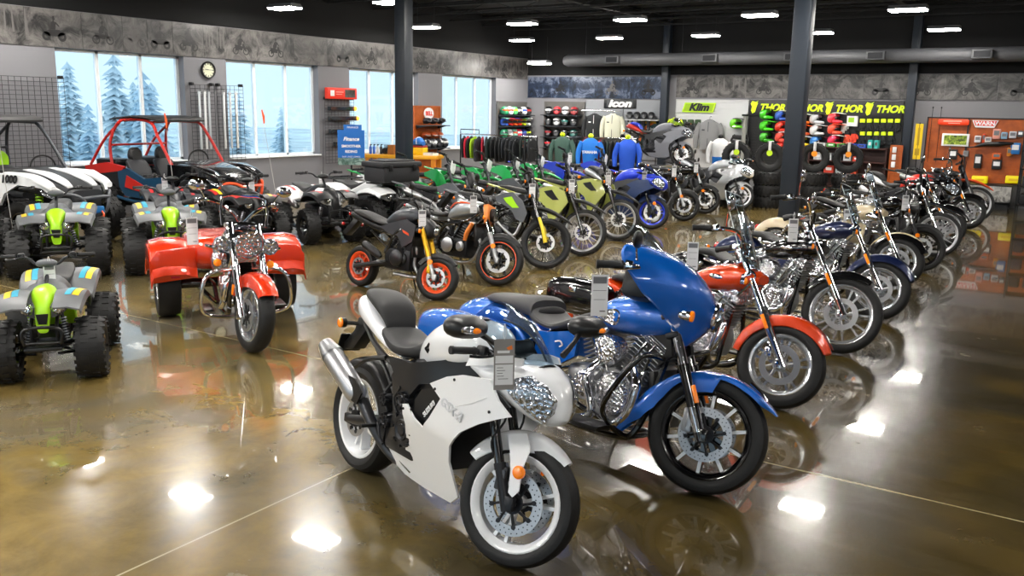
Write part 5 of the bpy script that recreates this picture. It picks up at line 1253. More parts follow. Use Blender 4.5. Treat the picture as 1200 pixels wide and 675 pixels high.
def side_by_side(name, label, at, head, P):
    h = math.radians(head); wb = P.get('wb', 2.0); tr = 1.32; R_ = .36
    t = thing(name, label, 'side-by-side vehicle', (at[0] - wb * math.cos(h), at[1] - wb * math.sin(h), 0), (0, 0, h))
    b, b2, cg = P['body'], P['body2'], P['cage']
    for x in (0, wb):
        for s_ in (-1, 1): wheel(t, (x, s_ * tr / 2, R_), R_, .27, R_ * .55, ('slim', 8), P.get('rim', GLOSSBLK), None, knob=2, hubr=.06, square=.75)
    for s_ in (-1, 1):
        for x in (0, wb):
            a_ = MB()
            for zz in (-.05, .09): a_.tube([(x - .16, s_ * .2, R_ + zz), (x, s_ * .55, R_ + zz)], .02).tube([(x + .16, s_ * .2, R_ + zz), (x, s_ * .55, R_ + zz)], .02)
            a_.build('control_arm', P.get('arm', DARKMET), t)
            p0, p1 = V((x, s_ * .48, R_ + .05)), V((x - (.12 if x else -.12), s_ * .30, .95)); sp_ = MB().cyl(p0, p1, .03, n=10).build('shock', DARKMET, t); cl = MB()
            for k in range(10): cl.cyl(p0.lerp(p1, .12 + .075 * k), p0.lerp(p1, .155 + .075 * k), .055, n=12)
            cl.build('spring', P.get('spring', STEEL), sp_)
    MB().box((wb / 2, 0, .36), (2.0, .9, .12), b=.03).box((wb / 2, 0, .44), (1.1, 1.24, .08), b=.02).build('chassis', PLASTIC, t)
    # hood, front panels
    hd = MB().hull([(wb - .62, .80, 1.12, .50), (wb - .35, .78, 1.10, .50), (wb, .74, 1.03, .46), (wb + .28, .68, .93, .38), (wb + .44, .66, .84, .28)], n=24, e=4).build('hood', b, t)
    if P.get('stripes'):
        for s_ in (-1, 1): MB().hull([(wb - .45, 1.08, 1.115, .07), (wb - .1, 1.05, 1.085, .10), (wb + .2, .96, 1.0, .09), (wb + .36, .88, .91, .05)], y0=s_ * .22, n=14, e=4).build('hood_panel', P['stripes'], hd)
    for s_ in (-1, 1):
        MB().panel([(wb - .62, 1.08), (wb - .1, 1.07), (wb + .22, .98), (wb + .42, .82), (wb + .34, .76), (wb + .12, .90), (wb - .12, .93), (wb - .40, .80), (wb - .52, .62), (wb - .66, .62)], lambda x, z: .66 - .28 * max(0, (x - wb + .1) / .55) ** 1.5, .05, .07, (s_,)).build('front_fender', P.get('fend', b), t)
        MB().hull([(wb - .5, 1.04, 1.09, .08), (wb - .1, 1.0, 1.075, .12), (wb + .2, .92, 1.0, .10), (wb + .36, .84, .92, .05)], y0=s_ * .50, n=14, e=3).build('fender_top', P.get('fend', b), t)
        o = MB().panel([(wb + .10, .86), (wb + .30, .84), (wb + .40, .78), (wb + .30, .74), (wb + .16, .78)], lambda x, z: .52 - .2 * max(0, x - wb - .1), .03, .05, (s_,)).build('headlight', REFLECT, t)
        # door
        d_ = MB().panel([(.55, .50), (wb - .68, .46), (wb - .60, .72), (wb - .75, .86), (1.0, .82), (.62, .98), (.40, .92), (.42, .66)], lambda x, z: .70, .05, .08, (s_,)).build('door', b2, t)
        MB().panel([(.56, .66), (1.0, .58), (wb - .72, .60), (wb - .8, .68), (1.02, .70), (.62, .86)], lambda x, z: .712, .012, .08, (s_,)).build('door_graphic', P.get('accent', b), d_)
        MB().panel([(-.42, .82), (.40, .92), (.44, .66), (.36, .60), (-.05, .86), (-.36, .72)], lambda x, z: .68, .05, .08, (s_,)).build('rear_quarter', b, t)
        MB().panel([(-.44, .98), (.10, 1.06), (.52, 1.0), (.42, .90), (-.40, .84)], lambda x, z: .66, .05, .08, (s_,)).build('bed_side', P.get('accent', b), t)
        MB().box((-.0, s_ * .42, 1.05), (.5, .35, .14), b=.05).build('intake_pod', PLASTIC, t)
    MB().box((-.12, 0, .86), (.72, 1.2, .12), b=.03).build('cargo_bed', PLASTIC, t)
    MB().box((wb - .62, 0, 1.02), (.22, 1.1, .2), b=.06).build('dashboard', PLASTIC, t)
    MB().box((wb + .40, 0, .62), (.10, .5, .26), b=.03).build('grille', PLASTIC, t)
    bp_ = MB()
    for s_ in (-1, 1): bp_.tube([(wb + .34, s_ * .16, .42), (wb + .58, s_ * .18, .52), (wb + .60, s_ * .24, .74), (wb + .42, s_ * .42, .80), (wb + .2, s_ * .5, .6)], .024, n=8)
    bp_.tube([(wb + .60, -.24, .74), (wb + .63, 0, .75), (wb + .60, .24, .74)], .024).tube([(wb + .58, -.18, .52), (wb + .58, .18, .52)], .02)
    bp_.build('front_bumper', P.get('bumper', PLASTIC), t)
    if P.get('hook'):
        MB().box((wb + .56, 0, .56), (.12, .26, .1), b=.02).build('winch', P['hook'], t)
        MB().tube([(wb + .63, .06, .54), (wb + .66, .06, .50), (wb + .66, .05, .46), (wb + .63, .05, .46)], .014).build('tow_hook', ORPL, t)
    # roll cage and roof
    cf, cr, ct = (wb - .58, .60, 1.06), (.18, .62, .98), 1.80
    cgm = MB()
    for s_ in (-1, 1):
        cgm.tube([(cf[0], s_ * cf[1], cf[2]), (cf[0] - .30, s_ * .58, 1.52), (cf[0] - .50, s_ * .54, ct - .04), (.62, s_ * .54, ct), (.34, s_ * .56, ct - .06), (cr[0], s_ * cr[1], 1.4), (.20, s_ * .62, .95)], .026, n=8, sm=5)
        cgm.tube([(.36, s_ * .56, ct - .06), (-.05, s_ * .56, 1.42), (-.38, s_ * .58, 1.0)], .024, n=8)
    for x, z in ((cf[0] - .50, ct - .04), (.46, ct - .02)): cgm.tube([(x, -.54, z), (x, 0, z + .02), (x, .54, z)], .022)
    cgm.tube([(.2, -.6, 1.36), (.2, .6, 1.36)], .02).build('roll_cage', cg, t)
    MB().hull([(.28, ct + .0, ct + .035, .56), (.7, ct + .02, ct + .075, .60), (cf[0] - .45, ct + .0, ct + .05, .60), (cf[0] - .36, ct - .03, ct + .0, .56)], n=18, e=6).build('roof', P.get('roof', PLASTICR), t)
    if P.get('shade'): MB().hull([(.05, ct - .02, ct + .01, .5), (.3, ct, ct + .04, .56), (.5, ct + .02, ct + .05, .56)], n=16, e=6).build('roof_visor', PLASTICR, t)
    for s_ in (-1, 1):
        se = MB().hull([(.56, .60, .74, .20), (.8, .62, .76, .23), (1.05, .62, .74, .21)], y0=s_ * .30, n=16, e=3).hull([(.36, 1.02, 1.10, .18), (.42, .9, 1.12, .21), (.50, .72, 1.06, .23), (.58, .64, .86, .22)], y0=s_ * .30, n=16, e=3).build('seat', P.get('seat', mat('dark seat cover', '#2c2d31', .6)), t)
        MB().hull([(.32, 1.10, 1.24, .10), (.38, 1.08, 1.32, .13), (.45, 1.06, 1.28, .11)], y0=s_ * .30, n=14, e=2.8).build('headrest', P.get('head', VINYL), se)
    MB().tube([(1.28 + .18 * .3 * math.cos(a_), .30 + .18 * math.cos(a_ ), 1.10 + .18 * math.sin(a_)) for a_ in [2 * pi * k / 12 for k in range(13)]], .014, n=8).tube([(1.28, .30, 1.10), (1.45, .30, 1.02)], .02).build('steering_wheel', PLASTIC, t)
    if P.get('lettering'):
        text('lettering', P['lettering'], .15, GLOSSBLK, (wb - .28, -.672, 1.0), (pi / 2, 0, 0), t, .004, shear=.25, bold=.006)
    MB().tube([(.2, -.66, .5), (.8, -.70, .42), (wb - .7, -.68, .46)], .028).tube([(.2, .66, .5), (.8, .70, .42), (wb - .7, .68, .46)], .028).build('rock_slider', P.get('slider', PLASTIC), t, pair=True)
    return t

def trike(label, front, head):
    wb = 1.68; t = bike_root('trike_motorcycle', label, front, head, wb, 0, 'trike')
    RF, RR, hw = .32, .315, .56
    P_ = ORANGE2 = paint('red orange paint', '#e23608', .2, .2, flake=.2)
    ax = (wb, 0, RF); rake = 31; ur = math.radians(rake); L = .84; top = V((wb - math.sin(ur) * L, 0, RF + math.cos(ur) * L)); M = steer(top, rake, 14)
    wheel(t, ax, RF, .14, RF - .10, ('split', 5), WHEELM, M, disc=.14, dside=(-1, 1), hubr=.045)
    for s_ in (-1, 1): wheel(t, (0, s_ * hw, RR), RR, .22, RR - .1, ('flat', 5), WHEELM, None, hubr=.06, square=.6)
    fork(t, ax, rake, L, .125, .034, .028, L * .52, CHROME, CHROME, M, off=.03, clamp=(.85, 1.0), cm=CHROME)
    MB(M).fender(ax, RF + .025, 38, 158, .085, .007, skirt=lambda q: .03 + .07 * math.sin(pi * q), n=26).build('front_fender', P_, t)
    rfl = MB(M)
    for s_ in (-1, 1): rfl.box((wb - .12, s_ * .165, .52), (.02, .012, .09), b=.004)
    rfl.build('side_reflector', AMBER, t, pair=True)
    bd = MB().hull([(-.52, .50, .70, .30), (-.45, .42, .80, .36), (-.2, .44, .83, .38), (.1, .46, .82, .38), (.28, .50, .80, .35), (.34, .56, .74, .30)], n=28, e=5).build('trunk', P_, t)
    for s_ in (-1, 1):
        rg = []
        for i in range(21):
            a_ = math.radians(18 + 150 * i / 20); r_ = RR + .10
            xx, zz = 1.12 * r_ * math.cos(a_) - .02, RR + r_ * math.sin(a_) * 1.06
            yi, yo = hw - .24, hw + .17
            lo_ = max(.36, RR + .02)
            ring = [(xx, s_ * yi, zz - .0), (xx, s_ * (yi + .1), zz + .03), (xx, s_ * (hw + .05), zz + .035), (xx, s_ * (yo - .02), zz + .01), (xx, s_ * yo, zz - .05), (xx, s_ * (yo + .005), max(lo_, zz - .16))]
            rg.append(ring + [(p[0] * .985, p[1] - s_ * .012, p[2] - .012 * (j < 4)) for j, p in list(enumerate(ring))[::-1]])
        MB().rings(rg).panel([(-.40, .36), (-.36, .56), (-.2, .70), (.0, .74), (.2, .70), (.36, .56), (.40, .40), (.34, .42), (.22, .58), (0, .64), (-.2, .58), (-.33, .40)], lambda x, z: hw + .17, .012, .06, (s_,)).build('rear_fender', P_, t)
        # vertical front face of the fender
        MB().prism([(s_ * (hw - .24), .44), (s_ * (hw + .17), .40), (s_ * (hw + .17), .62), (s_ * (hw + .10), .72), (s_ * (hw - .24), .74)], .36, .385, plane='YZ', b=.008).build('fender_face', P_, t)
        MB().box((.392, s_ * (hw - .05), .46), (.008, .08, .03), b=.003).build('reflector', mat('red reflector', '#c0142a', .2), t)
    MB().hull([(.06, .74, .80, .12), (.2, .72, .81, .15), (.36, .70, .77, .16), (.56, .67, .72, .17), (.70, .70, .77, .14), (.82, .78, .84, .08)], n=20, e=3).build('seat', GREYVINYL, t)
    MB().hull([(.78, .80, .845, .05), (.88, .775, .90, .12), (1.02, .765, .985, .17), (1.2, .785, 1.01, .175), (1.34, .83, .99, .13), (1.42, .87, .94, .07)], n=24, e=2.3).build('fuel_tank', P_, t)
    v_twin(t, 1.0, .42, 1.0, FINB, CHROMEB)
    fr = MB()
    for s_ in (-1, 1): fr.tube([(1.26, s_ * .03, .86), (1.24, s_ * .13, .44), (1.1, s_ * .14, .22), (.6, s_ * .15, .2), (.3, s_ * .15, .34), (0, s_ * .15, .34)], .022)
    fr.cyl((0, -hw, RR), (0, hw, RR), .05).build('frame', GLOSSBLK, t)
    MB().tube([(1.26, -.06, .66), (1.30, -.3, .64), (1.32, -.38, .50), (1.28, -.36, .28), (1.22, -.1, .22), (1.22, .1, .22), (1.28, .36, .28), (1.32, .38, .50), (1.30, .3, .64), (1.26, .06, .66)], .017, n=10).build('crash_guard', CHROME, t)
    for s_ in (-1, 1): MB().box((1.05, s_ * .32, .28), (.3, .11, .02), b=.006).build('footboard', PLASTIC, t)
    e_ = MB().tube([(1.16, -.10, .62), (1.24, -.17, .5), (1.1, -.19, .30), (.5, -.2, .24), (-.3, -.25, .24)], .03, n=10).build('exhaust_pipe', CHROME, t)
    hc = V((top.x + .14, 0, top.z - .14))
    MB(M).hull([(hc.x - .2, hc.z - .08, hc.z + .14, .15), (hc.x - .08, hc.z - .12, hc.z + .13, .17), (hc.x + .0, hc.z - .11, hc.z + .10, .13)], n=22).build('headlight_nacelle', CHROME, t)
    round_headlight(t, hc + V((.05, 0, 0)), .125, M)
    MB(M).tube([(hc.x - .08, -.34, hc.z - .04), (hc.x - .06, 0, hc.z - .10), (hc.x - .08, .34, hc.z - .04)], .014).build('light_bar', CHROME, t)
    for s_ in (-1, 1):
        round_headlight(t, hc + V((-.01, s_ * .215, -.02)), .07, M); blinker(t, hc + V((-.08, s_ * .18, -.16)), hc + V((-.04, s_ * .24, -.18)), M, .036, CHROME)
    tp = top + V((-.02, 0, .02))
    bars(t, [(tp.x, 0, tp.z), (tp.x + .01, .1, tp.z + .1), (tp.x - .04, .26, tp.z + .18), (tp.x - .2, .37, tp.z + .15), (tp.x - .3, .41, tp.z + .12)], .0145, CHROME, M, .12, PLASTICR, True, CHROME)
    for s_ in (-1, 1): mirror(t, (tp.x - .1, s_ * .3, tp.z + .17), (tp.x - .08, s_ * .40, tp.z + .30), M, (.022, .075, .05), CHROME, CHROME)
    MB(M).tube([(tp.x + .06, -.2, tp.z - .02), (tp.x + .0, -.2, tp.z + .22), (tp.x - .01, 0, tp.z + .24), (tp.x + .0, .2, tp.z + .22), (tp.x + .06, .2, tp.z - .02)], .012, sm=2).build('screen_bracket', CHROME, t)
    return t
# ---------------------------------------------------------------- vehicles on the floor
hero = sport_bike('sport_motorcycle', 'white fully faired sport bike with black seats, closest to the viewer', (-2.1, 3.24), -18, dict(body=WHITEP, wheel=WHITEP, hero=True, emblem=True))
bag = bagger('touring_motorcycle', 'metallic blue touring motorcycle with batwing fairing beside the white sport bike', (-1.68, 4.52), -13)
RG = 'motorcycles in the row along the aisle'
r1 = cruiser('cruiser_motorcycle', 'orange cruiser with tall clear windshield and black saddlebags behind the blue touring motorcycle', (-1.78, 6.24), -13, dict(body=ORANGE, bags=BLKP, screen=(.62, .27), spF=('split', 5), trim=True, RF=.315, rrF=.215, WF=.15, es=1.0), RG)
r2 = cruiser('cruiser_motorcycle', 'black cruiser with a large thin multi-spoke front wheel beyond the orange cruiser', (-1.80, 8.08), -13, dict(body=BLKP, RF=.35, rrF=.265, WF=.10, spF=('split', 7), barh=.24, ffender=(60, 150, .06)), RG)
r3 = cruiser('cruiser_motorcycle', 'dark blue fendered cruiser with cream headlight nacelle beyond the black cruiser', (-1.81, 9.69), -13, dict(body=NAVY, nacelle=CREAM, spF=('flat', 9), trim=True, screen=(.46, .24), guard=False), RG)
r4 = cruiser('cruiser_motorcycle', 'cream fendered cruiser with clear windshield beyond the dark blue cruiser', (-2.0, 11.74), -13, dict(body=CREAM, fender2=BLKP, spF=('flat', 9), screen=(.5, .26), lamps=True), RG)
DKRED = paint('dark red paint', '#7d1016', .3)
r5 = naked_bike('naked_motorcycle', 'black naked motorcycle with amber side reflector beyond the cream cruiser', (-1.96, 13.2), -13, dict(body=BLKP, RF=.315, WF=.12, wb=1.48, fkl=DARKMET, fku=CHROME, sp=('split', 5), barh=.14), RG)
SILV = paint('silver paint', '#aeb2b6', .5)
r6 = dirt_bike('dual_sport_motorcycle', 'tall dual-sport motorcycle with chrome wire wheels and pale fork in the row along the aisle', (-1.98, 14.75), -13, dict(body=BLKP, ffender=BLKP, frame=DARKMET, fku=CHROME, fkl=CHROME, guard=False, headlight=BLKP, mirrors=True, road=True), RG, cat='motorcycle')
r7 = cruiser('cruiser_motorcycle', 'black cruiser with deep black fenders beyond the dual-sport motorcycle', (-2.05, 16.1), -13, dict(body=BLKP, spF=('flat', 9), barh=.12, guard=False), RG)
r8 = sport_bike('sport_motorcycle', 'black sport bike with red tank and white tail far down the aisle row', (-2.3, 17.6), -13, dict(body=BLKP, nose=BLKP, tank=paint('race red', '#d22a1c', 0), tailc=WHITEP, wheel=GLOSSBLK), RG)
r9 = cruiser('cruiser_motorcycle', 'black cruiser with raised bars at the far end of the aisle row', (-2.05, 18.9), -13, dict(body=BLKP, spF=('flat', 9), barh=.2, guard=False), RG)
r10 = dirt_bike('dirt_bike', 'black dirt bike with tall orange front fender last in the aisle row', (-2.1, 20.4), -13, dict(body=PLASTIC, ffender=ORPL, plate=PLASTIC, side=PLASTIC, s=1.05, seat=VINYL), RG)

LG = 'motorcycles in the row left of the aisle'
mini = naked_bike('minibike', 'small dark minibike with orange wheels and gold fork', (-6.0, 7.62), -4, dict(body=mat('satin graphite paint', '#3d4045', .4, .4, .4), wb=1.18, RF=.245, RR=.245, rrF=.165, rrR=.165, WF=.11, WR=.12, L=.70, usd=True, fku=GOLD, fkl=STEEL, wheel=ORPL, disc=.11, cal=GOLD, sp=('slim', 8), zs=.80, shroud=mat('satin graphite paint', '#3d4045'), accent=ORPL, mask=PLASTIC, fins=False, highpipe=True, hugger=False, tail=PLASTIC, rsig=REDLENS, barh=.1), LG, cat='minibike')
z6 = naked_bike('naked_motorcycle', 'retro naked motorcycle with grey and orange tank and thin orange rim stripes', (-5.93, 8.73), -6, dict(body=SILV, stripe=ORPL, tank2=ORPL, radcov=mat('soft orange', '#f08a3c', .4), sigcol=mat('soft orange', '#f08a3c'), sp=('flat', 5), fkl=STEEL, fku=CHROME, cover=STEEL, disc=.15), LG)
ds = dirt_bike('dual_sport_motorcycle', 'black dual-sport motorcycle with yellow fork guard beyond the retro naked bike', (-6.1, 10.08), -6, dict(body=GREYPL, side=PLASTIC, plate=PLASTIC, ffender=PLASTIC, frame=GLOSSBLK, swing=DARKMET, fku=GLOSSBLK, fkl=GLOSSBLK, guardm=mat('yellow guard', '#e9cf2c', .4), graphic=LIME, headlight=PLASTIC, road=True, rim=DARKMET), LG, st=30, cat='motorcycle')
OS = [(.60, .90), (.80, .96), (.98, .98), (1.18, .92), (1.26, .76), (1.14, .58), (1.04, .44), (.96, .46), (.86, .66), (.66, .76)]
OLV = dict(body=OLIVE, shroud=OS, side=OLIVE, plate=PLASTIC, ffender=PLASTIC, frame=GLOSSBLK, fku=GLOSSBLK, fkl=GLOSSBLK, guard=False, graphic=PLASTIC, headlight=PLASTIC, road=True, mirrors=True)
k1 = dirt_bike('dual_sport_motorcycle', 'olive dual-sport motorcycle with white brake disc, beside the black dual-sport', (-6.23, 11.36), -6, OLV, LG, cat='motorcycle')
k2 = dup(k1, k1.location + V((-.31, 1.76, 0)), label='olive dual-sport motorcycle beside the blue sport bike', group=LG)
r3b = sport_bike('sport_motorcycle', 'blue sport bike with blue wheels in the row left of the aisle', (-6.7, 14.8), -6, dict(body=paint('navy racing paint', '#16305f', .2), nose=paint('racing blue paint', '#1737d0', .2), tank=paint('racing blue paint', '#1737d0'), tailc=SILV, wheel=paint('racing blue paint', '#1737d0')), LG)
n1 = naked_bike('naked_motorcycle', 'black naked motorcycle with polished fork beyond the blue sport bike', (-6.75, 16.4), -6, dict(body=BLKP, sp=('split', 5), fkl=STEEL, fku=CHROME, mask=BLKP), LG)
n2 = naked_bike('naked_motorcycle', 'black naked motorcycle with black fork tubes beside the silver sport bike', (-6.9, 17.9), -6, dict(body=BLKP, sp=('flat', 5), fkl=GLOSSBLK, fku=STEEL, mask=PLASTIC), LG)
sv = sport_bike('sport_motorcycle', 'silver and white sport bike at the far end of the left row', (-6.6, 19.2), -6, dict(body=SILV, nose=WHITEP, tailc=SILV, wheel=WHITEP), LG)
plat = thing('display_platform', 'black display platform carrying the grey sport bike', 'platform', (-9.55, 21.3, 0))
MB().box((0, 0, .35), (2.3, .95, .7), b=.02).build('platform_body', PLASTIC, plat); MB().box((0, 0, .715), (2.36, 1.0, .03), b=.008).build('platform_top', GREYPL, plat)
gs = sport_bike('sport_motorcycle', 'grey sport bike raised on the black display platform', (-8.9, 21.3), 2, dict(body=mat('matt grey paint', '#85878f', .5), nose=mat('matt grey paint', '#85878f'), tailc=paint('race red', '#d22a1c'), wheel=GLOSSBLK, pillion=MOTOBLUE), LG, z=.748)

# off-road row behind
DG = 'green dirt bikes'
gp = dict(body=GREEN, side=WHITEPL, seat=VINYL)
g0 = dirt_bike('dirt_bike', 'green dirt bike nearest the white quad with the cargo box', (-9.9, 12.12), -4, gp, DG)
for (x, y), lb in (((-9.65, 12.95), 'green dirt bike second from the white quad, in front of the navy column'), ((-9.5, 13.9), 'green dirt bike third from the white quad'), ((-9.5, 14.9), 'green dirt bike fourth from the white quad'), ((-9.5, 15.85), 'green dirt bike farthest from the white quad, next to the blue dirt bikes')):
    dup(g0, g0.location + V((x + 9.9, y - 12.12, 0)), label=lb)
b0_ = dirt_bike('dirt_bike', 'blue dirt bike next to the green dirt bikes', (-9.4, 16.8), -4, dict(body=MOTOBLUE, side=WHITEPL), 'blue dirt bikes')
dup(b0_, b0_.location + V((.4, .95, 0)), label='blue dirt bike behind the olive dual-sport motorcycles')
g_ = dirt_bike('dual_sport_motorcycle', 'grey trail bike between the minibike and the green dirt bikes', (-7.6, 10.72), -4, dict(body=GREYPL, side=PLASTIC, plate=PLASTIC, guard=False, headlight=PLASTIC, fkl=DARKMET), 'grey trail bikes', cat='motorcycle')
dup(g_, g_.location + V((.1, 1.5, 0)), label='grey trail bike behind the black dual-sport motorcycle')

# trike and quads
tr_ = trike('red-orange three-wheeled cruiser with chrome headlights and boxy rear fenders', (-5.92, 5.03), -31)
QG = 'grey and lime youth quads'
yqp = dict(body=mat('quad grey plastic', '#5f6164', .42), hood=LIME, cowl=GREYPL, W=.235, R=.275, track=.70, graphics=(QTEAL, QYEL), panel=LIME, hoodmark=PLASTIC, pod=GREYPL)
yq = quad('youth_quad', 'small grey and lime youth quad parked alone at the front left', (-6.55, 3.575), -37, dict(s=.86, **yqp), QG)
yq2 = quad('youth_quad', 'larger grey and lime youth quad behind the lone front quad, left of the trike', (-10.4, 5.9), -33, dict(s=1.06, lift=.15, **{**yqp, 'track': .80}), QG)
for (x, y), hd, lb in (((-9.6, 6.9), -33, 'larger grey and lime youth quad directly behind the trike rear fender'), ((-11.3, 5.05), -33, 'grey and lime youth quad at the left edge, partly out of view')):
    h = math.radians(hd); dup(yq2, (x - 1.219 * math.cos(h), y - 1.219 * math.sin(h), 0), (0, 0, h), lb)
aq = quad('sport_quad', 'black and grey sport quad with red graphic behind the trike', (-11.25, 8.2), -28, dict(s=1.0, body=mat('dark quad plastic', '#2b2d31', .4), hood=mat('dark quad plastic', '#2b2d31'), cover=GREYPL, graphics=(QRED,), seat=GREYVINYL), 'sport quads')
bq = quad('sport_quad', 'black sport quad with yellow and red fender graphics beside the white sport quad', (-10.35, 8.85), -23, dict(s=1.0, body=PLASTIC, hood=PLASTIC, graphics=(QYEL, QRED)), 'sport quads')
cq = quad('sport_quad', 'white and black sport quad with black wheels in front of the white utility quad', (-9.9, 9.98), -22, dict(s=1.02, body=WHITEPL, hood=PLASTIC, cover=PLASTIC, fender=PLASTIC, rfender=WHITEPL, graphics=(QRED,)), 'sport quads')
dq = quad('utility_quad', 'white utility quad carrying a large black cargo box on its front rack', (-9.85, 11.3), -11, dict(lift=.12, flare=.4, s=1.1, body=WHITEPL, hood=PLASTIC, rack=True, R=.285, W=.22, bumper=PLASTIC, cover=WHITEPL))
bx = thing('cargo_box', 'black moulded cargo box strapped on the white utility quad front rack', 'storage box', on_bike(dq, (1.33, 0, .884)), (0, 0, math.radians(-11)))
MB().box((0, 0, .13), (.56, .76, .26), b=.05).build('box_body', BOXM, bx)
ld = MB().box((0, 0, .29), (.60, .82, .09), b=.03).box((0, 0, .345), (.45, .62, .03), b=.012).build('lid', BOXM, bx)
for y in (-.25, .25): MB().box((.30, y, .24), (.02, .07, .1), b=.006).build('latch', PLASTIC, ld)
# side-by-sides
u1 = side_by_side('side_by_side', 'white and black side-by-side with lime springs and black roof by the left edge', (-12.6, 7.3), 12, dict(stripes=WHITEPL, body=mat('charcoal hood', '#2b2d30', .4), body2=PLASTIC, fend=WHITEPL, cage=mat('dark grey cage', '#33363b', .4, .3), spring=LIME, head=LIME, accent=GREYPL, hook=mat('winch blue', '#1f6fae', .4), lettering='1000', bumper=GREYPL))
u2 = side_by_side('side_by_side', 'red-caged dark blue side-by-side with flat black roof in front of the first window', (-12.5, 10.1), 8, dict(wb=2.15, body=GLOSSBLK, body2=mat('deep teal blue', '#17415f', .35, 0, .6), fend=GLOSSBLK, cage=mat('red cage tube', '#c2241c', .35, 0, .6), accent=mat('cage red panel', '#c2241c'), bumper=ORPL, arm=ORPL, slider=mat('deep teal blue', '#17415f'), shade=True))
PEN = mat('orange pennant', '#f4622a', .6)
whip((-12.05, 6.25, .0), 1.95, 'tall pale safety whip with orange pennant in front of the white side-by-side', PEN, (.0, -.12))
whip((-11.95, 8.75, .0), 1.95, 'tall pale safety whip with orange pennant in front of the red-caged side-by-side', PEN, (.0, -.12))
whip((-11.35, 10.3, .0), 2.05, 'tall pale safety whip with orange pennant before the clock pier', PEN, (.0, -.2))
whip((-12.3, 12.2, .0), 1.85, 'plain black whip antenna standing behind the white utility quad', None, (.0, .03))

# price tags on the bars
def tag_on(root, p, label, s=1.0, big=False):
    w = on_bike(root, p); a = math.atan2(-w.y, -w.x)
    return price_tag(w, (0, 0, a + .15), label, s, big)
tag_on(hero, (1.43, -.24, 1.09), 'large grey price tag hanging from the mirror stalk of the white sport bike', 1.22, True)
tag_on(bag, (1.13, -.44, 1.15), 'white price tag hanging from the bar of the blue touring motorcycle', 1.25)
for root, p, what in ((r1, (.98, -.32, 1.12), 'orange cruiser'), (r2, (1.22, -.3, 1.15), 'black cruiser with large front wheel'), (r3, (1.25, -.1, 1.12), 'dark blue cruiser'), (r4, (1.25, -.1, 1.12), 'cream cruiser'), (r5, (1.25, -.2, 1.02), 'black naked motorcycle beyond the cream cruiser'), (r7, (1.2, -.2, 1.05), 'black cruiser with deep fenders'), (mini, (.98, -.12, .98), 'minibike'), (z6, (1.12, -.25, 1.05), 'retro naked motorcycle'), (ds, (1.22, -.10, 1.12), 'black dual-sport motorcycle'), (k1, (1.25, -.12, 1.1), 'nearer olive dual-sport motorcycle'), (k2, (1.25, -.12, 1.1), 'farther olive dual-sport motorcycle'), (r3b, (1.25, -.2, 1.02), 'blue sport bike'), (n1, (1.2, -.2, 1.05), 'black naked motorcycle beyond the blue sport bike'), (n2, (1.2, -.2, 1.05), 'black naked motorcycle by the silver sport bike'), (sv, (1.25, -.2, 1.0), 'silver sport bike'), (g0, (1.2, 0, 1.15), 'green dirt bike nearest the white quad'), (b0_, (1.2, 0, 1.2), 'blue dirt bike next to the green ones'), (tr_, (1.0, -.40, 1.1), 'red-orange trike'), (yq, (.80, .02, .86), 'lone front youth quad'), (aq, (.8, -.1, 1.0), 'black and grey sport quad'), (bq, (.8, .1, 1.0), 'yellow-marked sport quad'), (cq, (.6, .1, 1.0), 'white and black sport quad')):
    tag_on(root, p, 'small white price tag hanging on the ' + what, 1.1 if root is not tr_ else 1.3)
# ---------------------------------------------------------------- the shop round the walls
def ray(px, py):
    return rt2 * ((px - 600) / F_PX) + up2 * ((337.5 - py) / F_PX) + fw
def onY(px, py, Y): d = ray(px, py); return d * (Y / d.y) + V((0, 0, CAM_H))
def onX(px, py, X): d = ray(px, py); return d * (X / d.x) + V((0, 0, CAM_H))

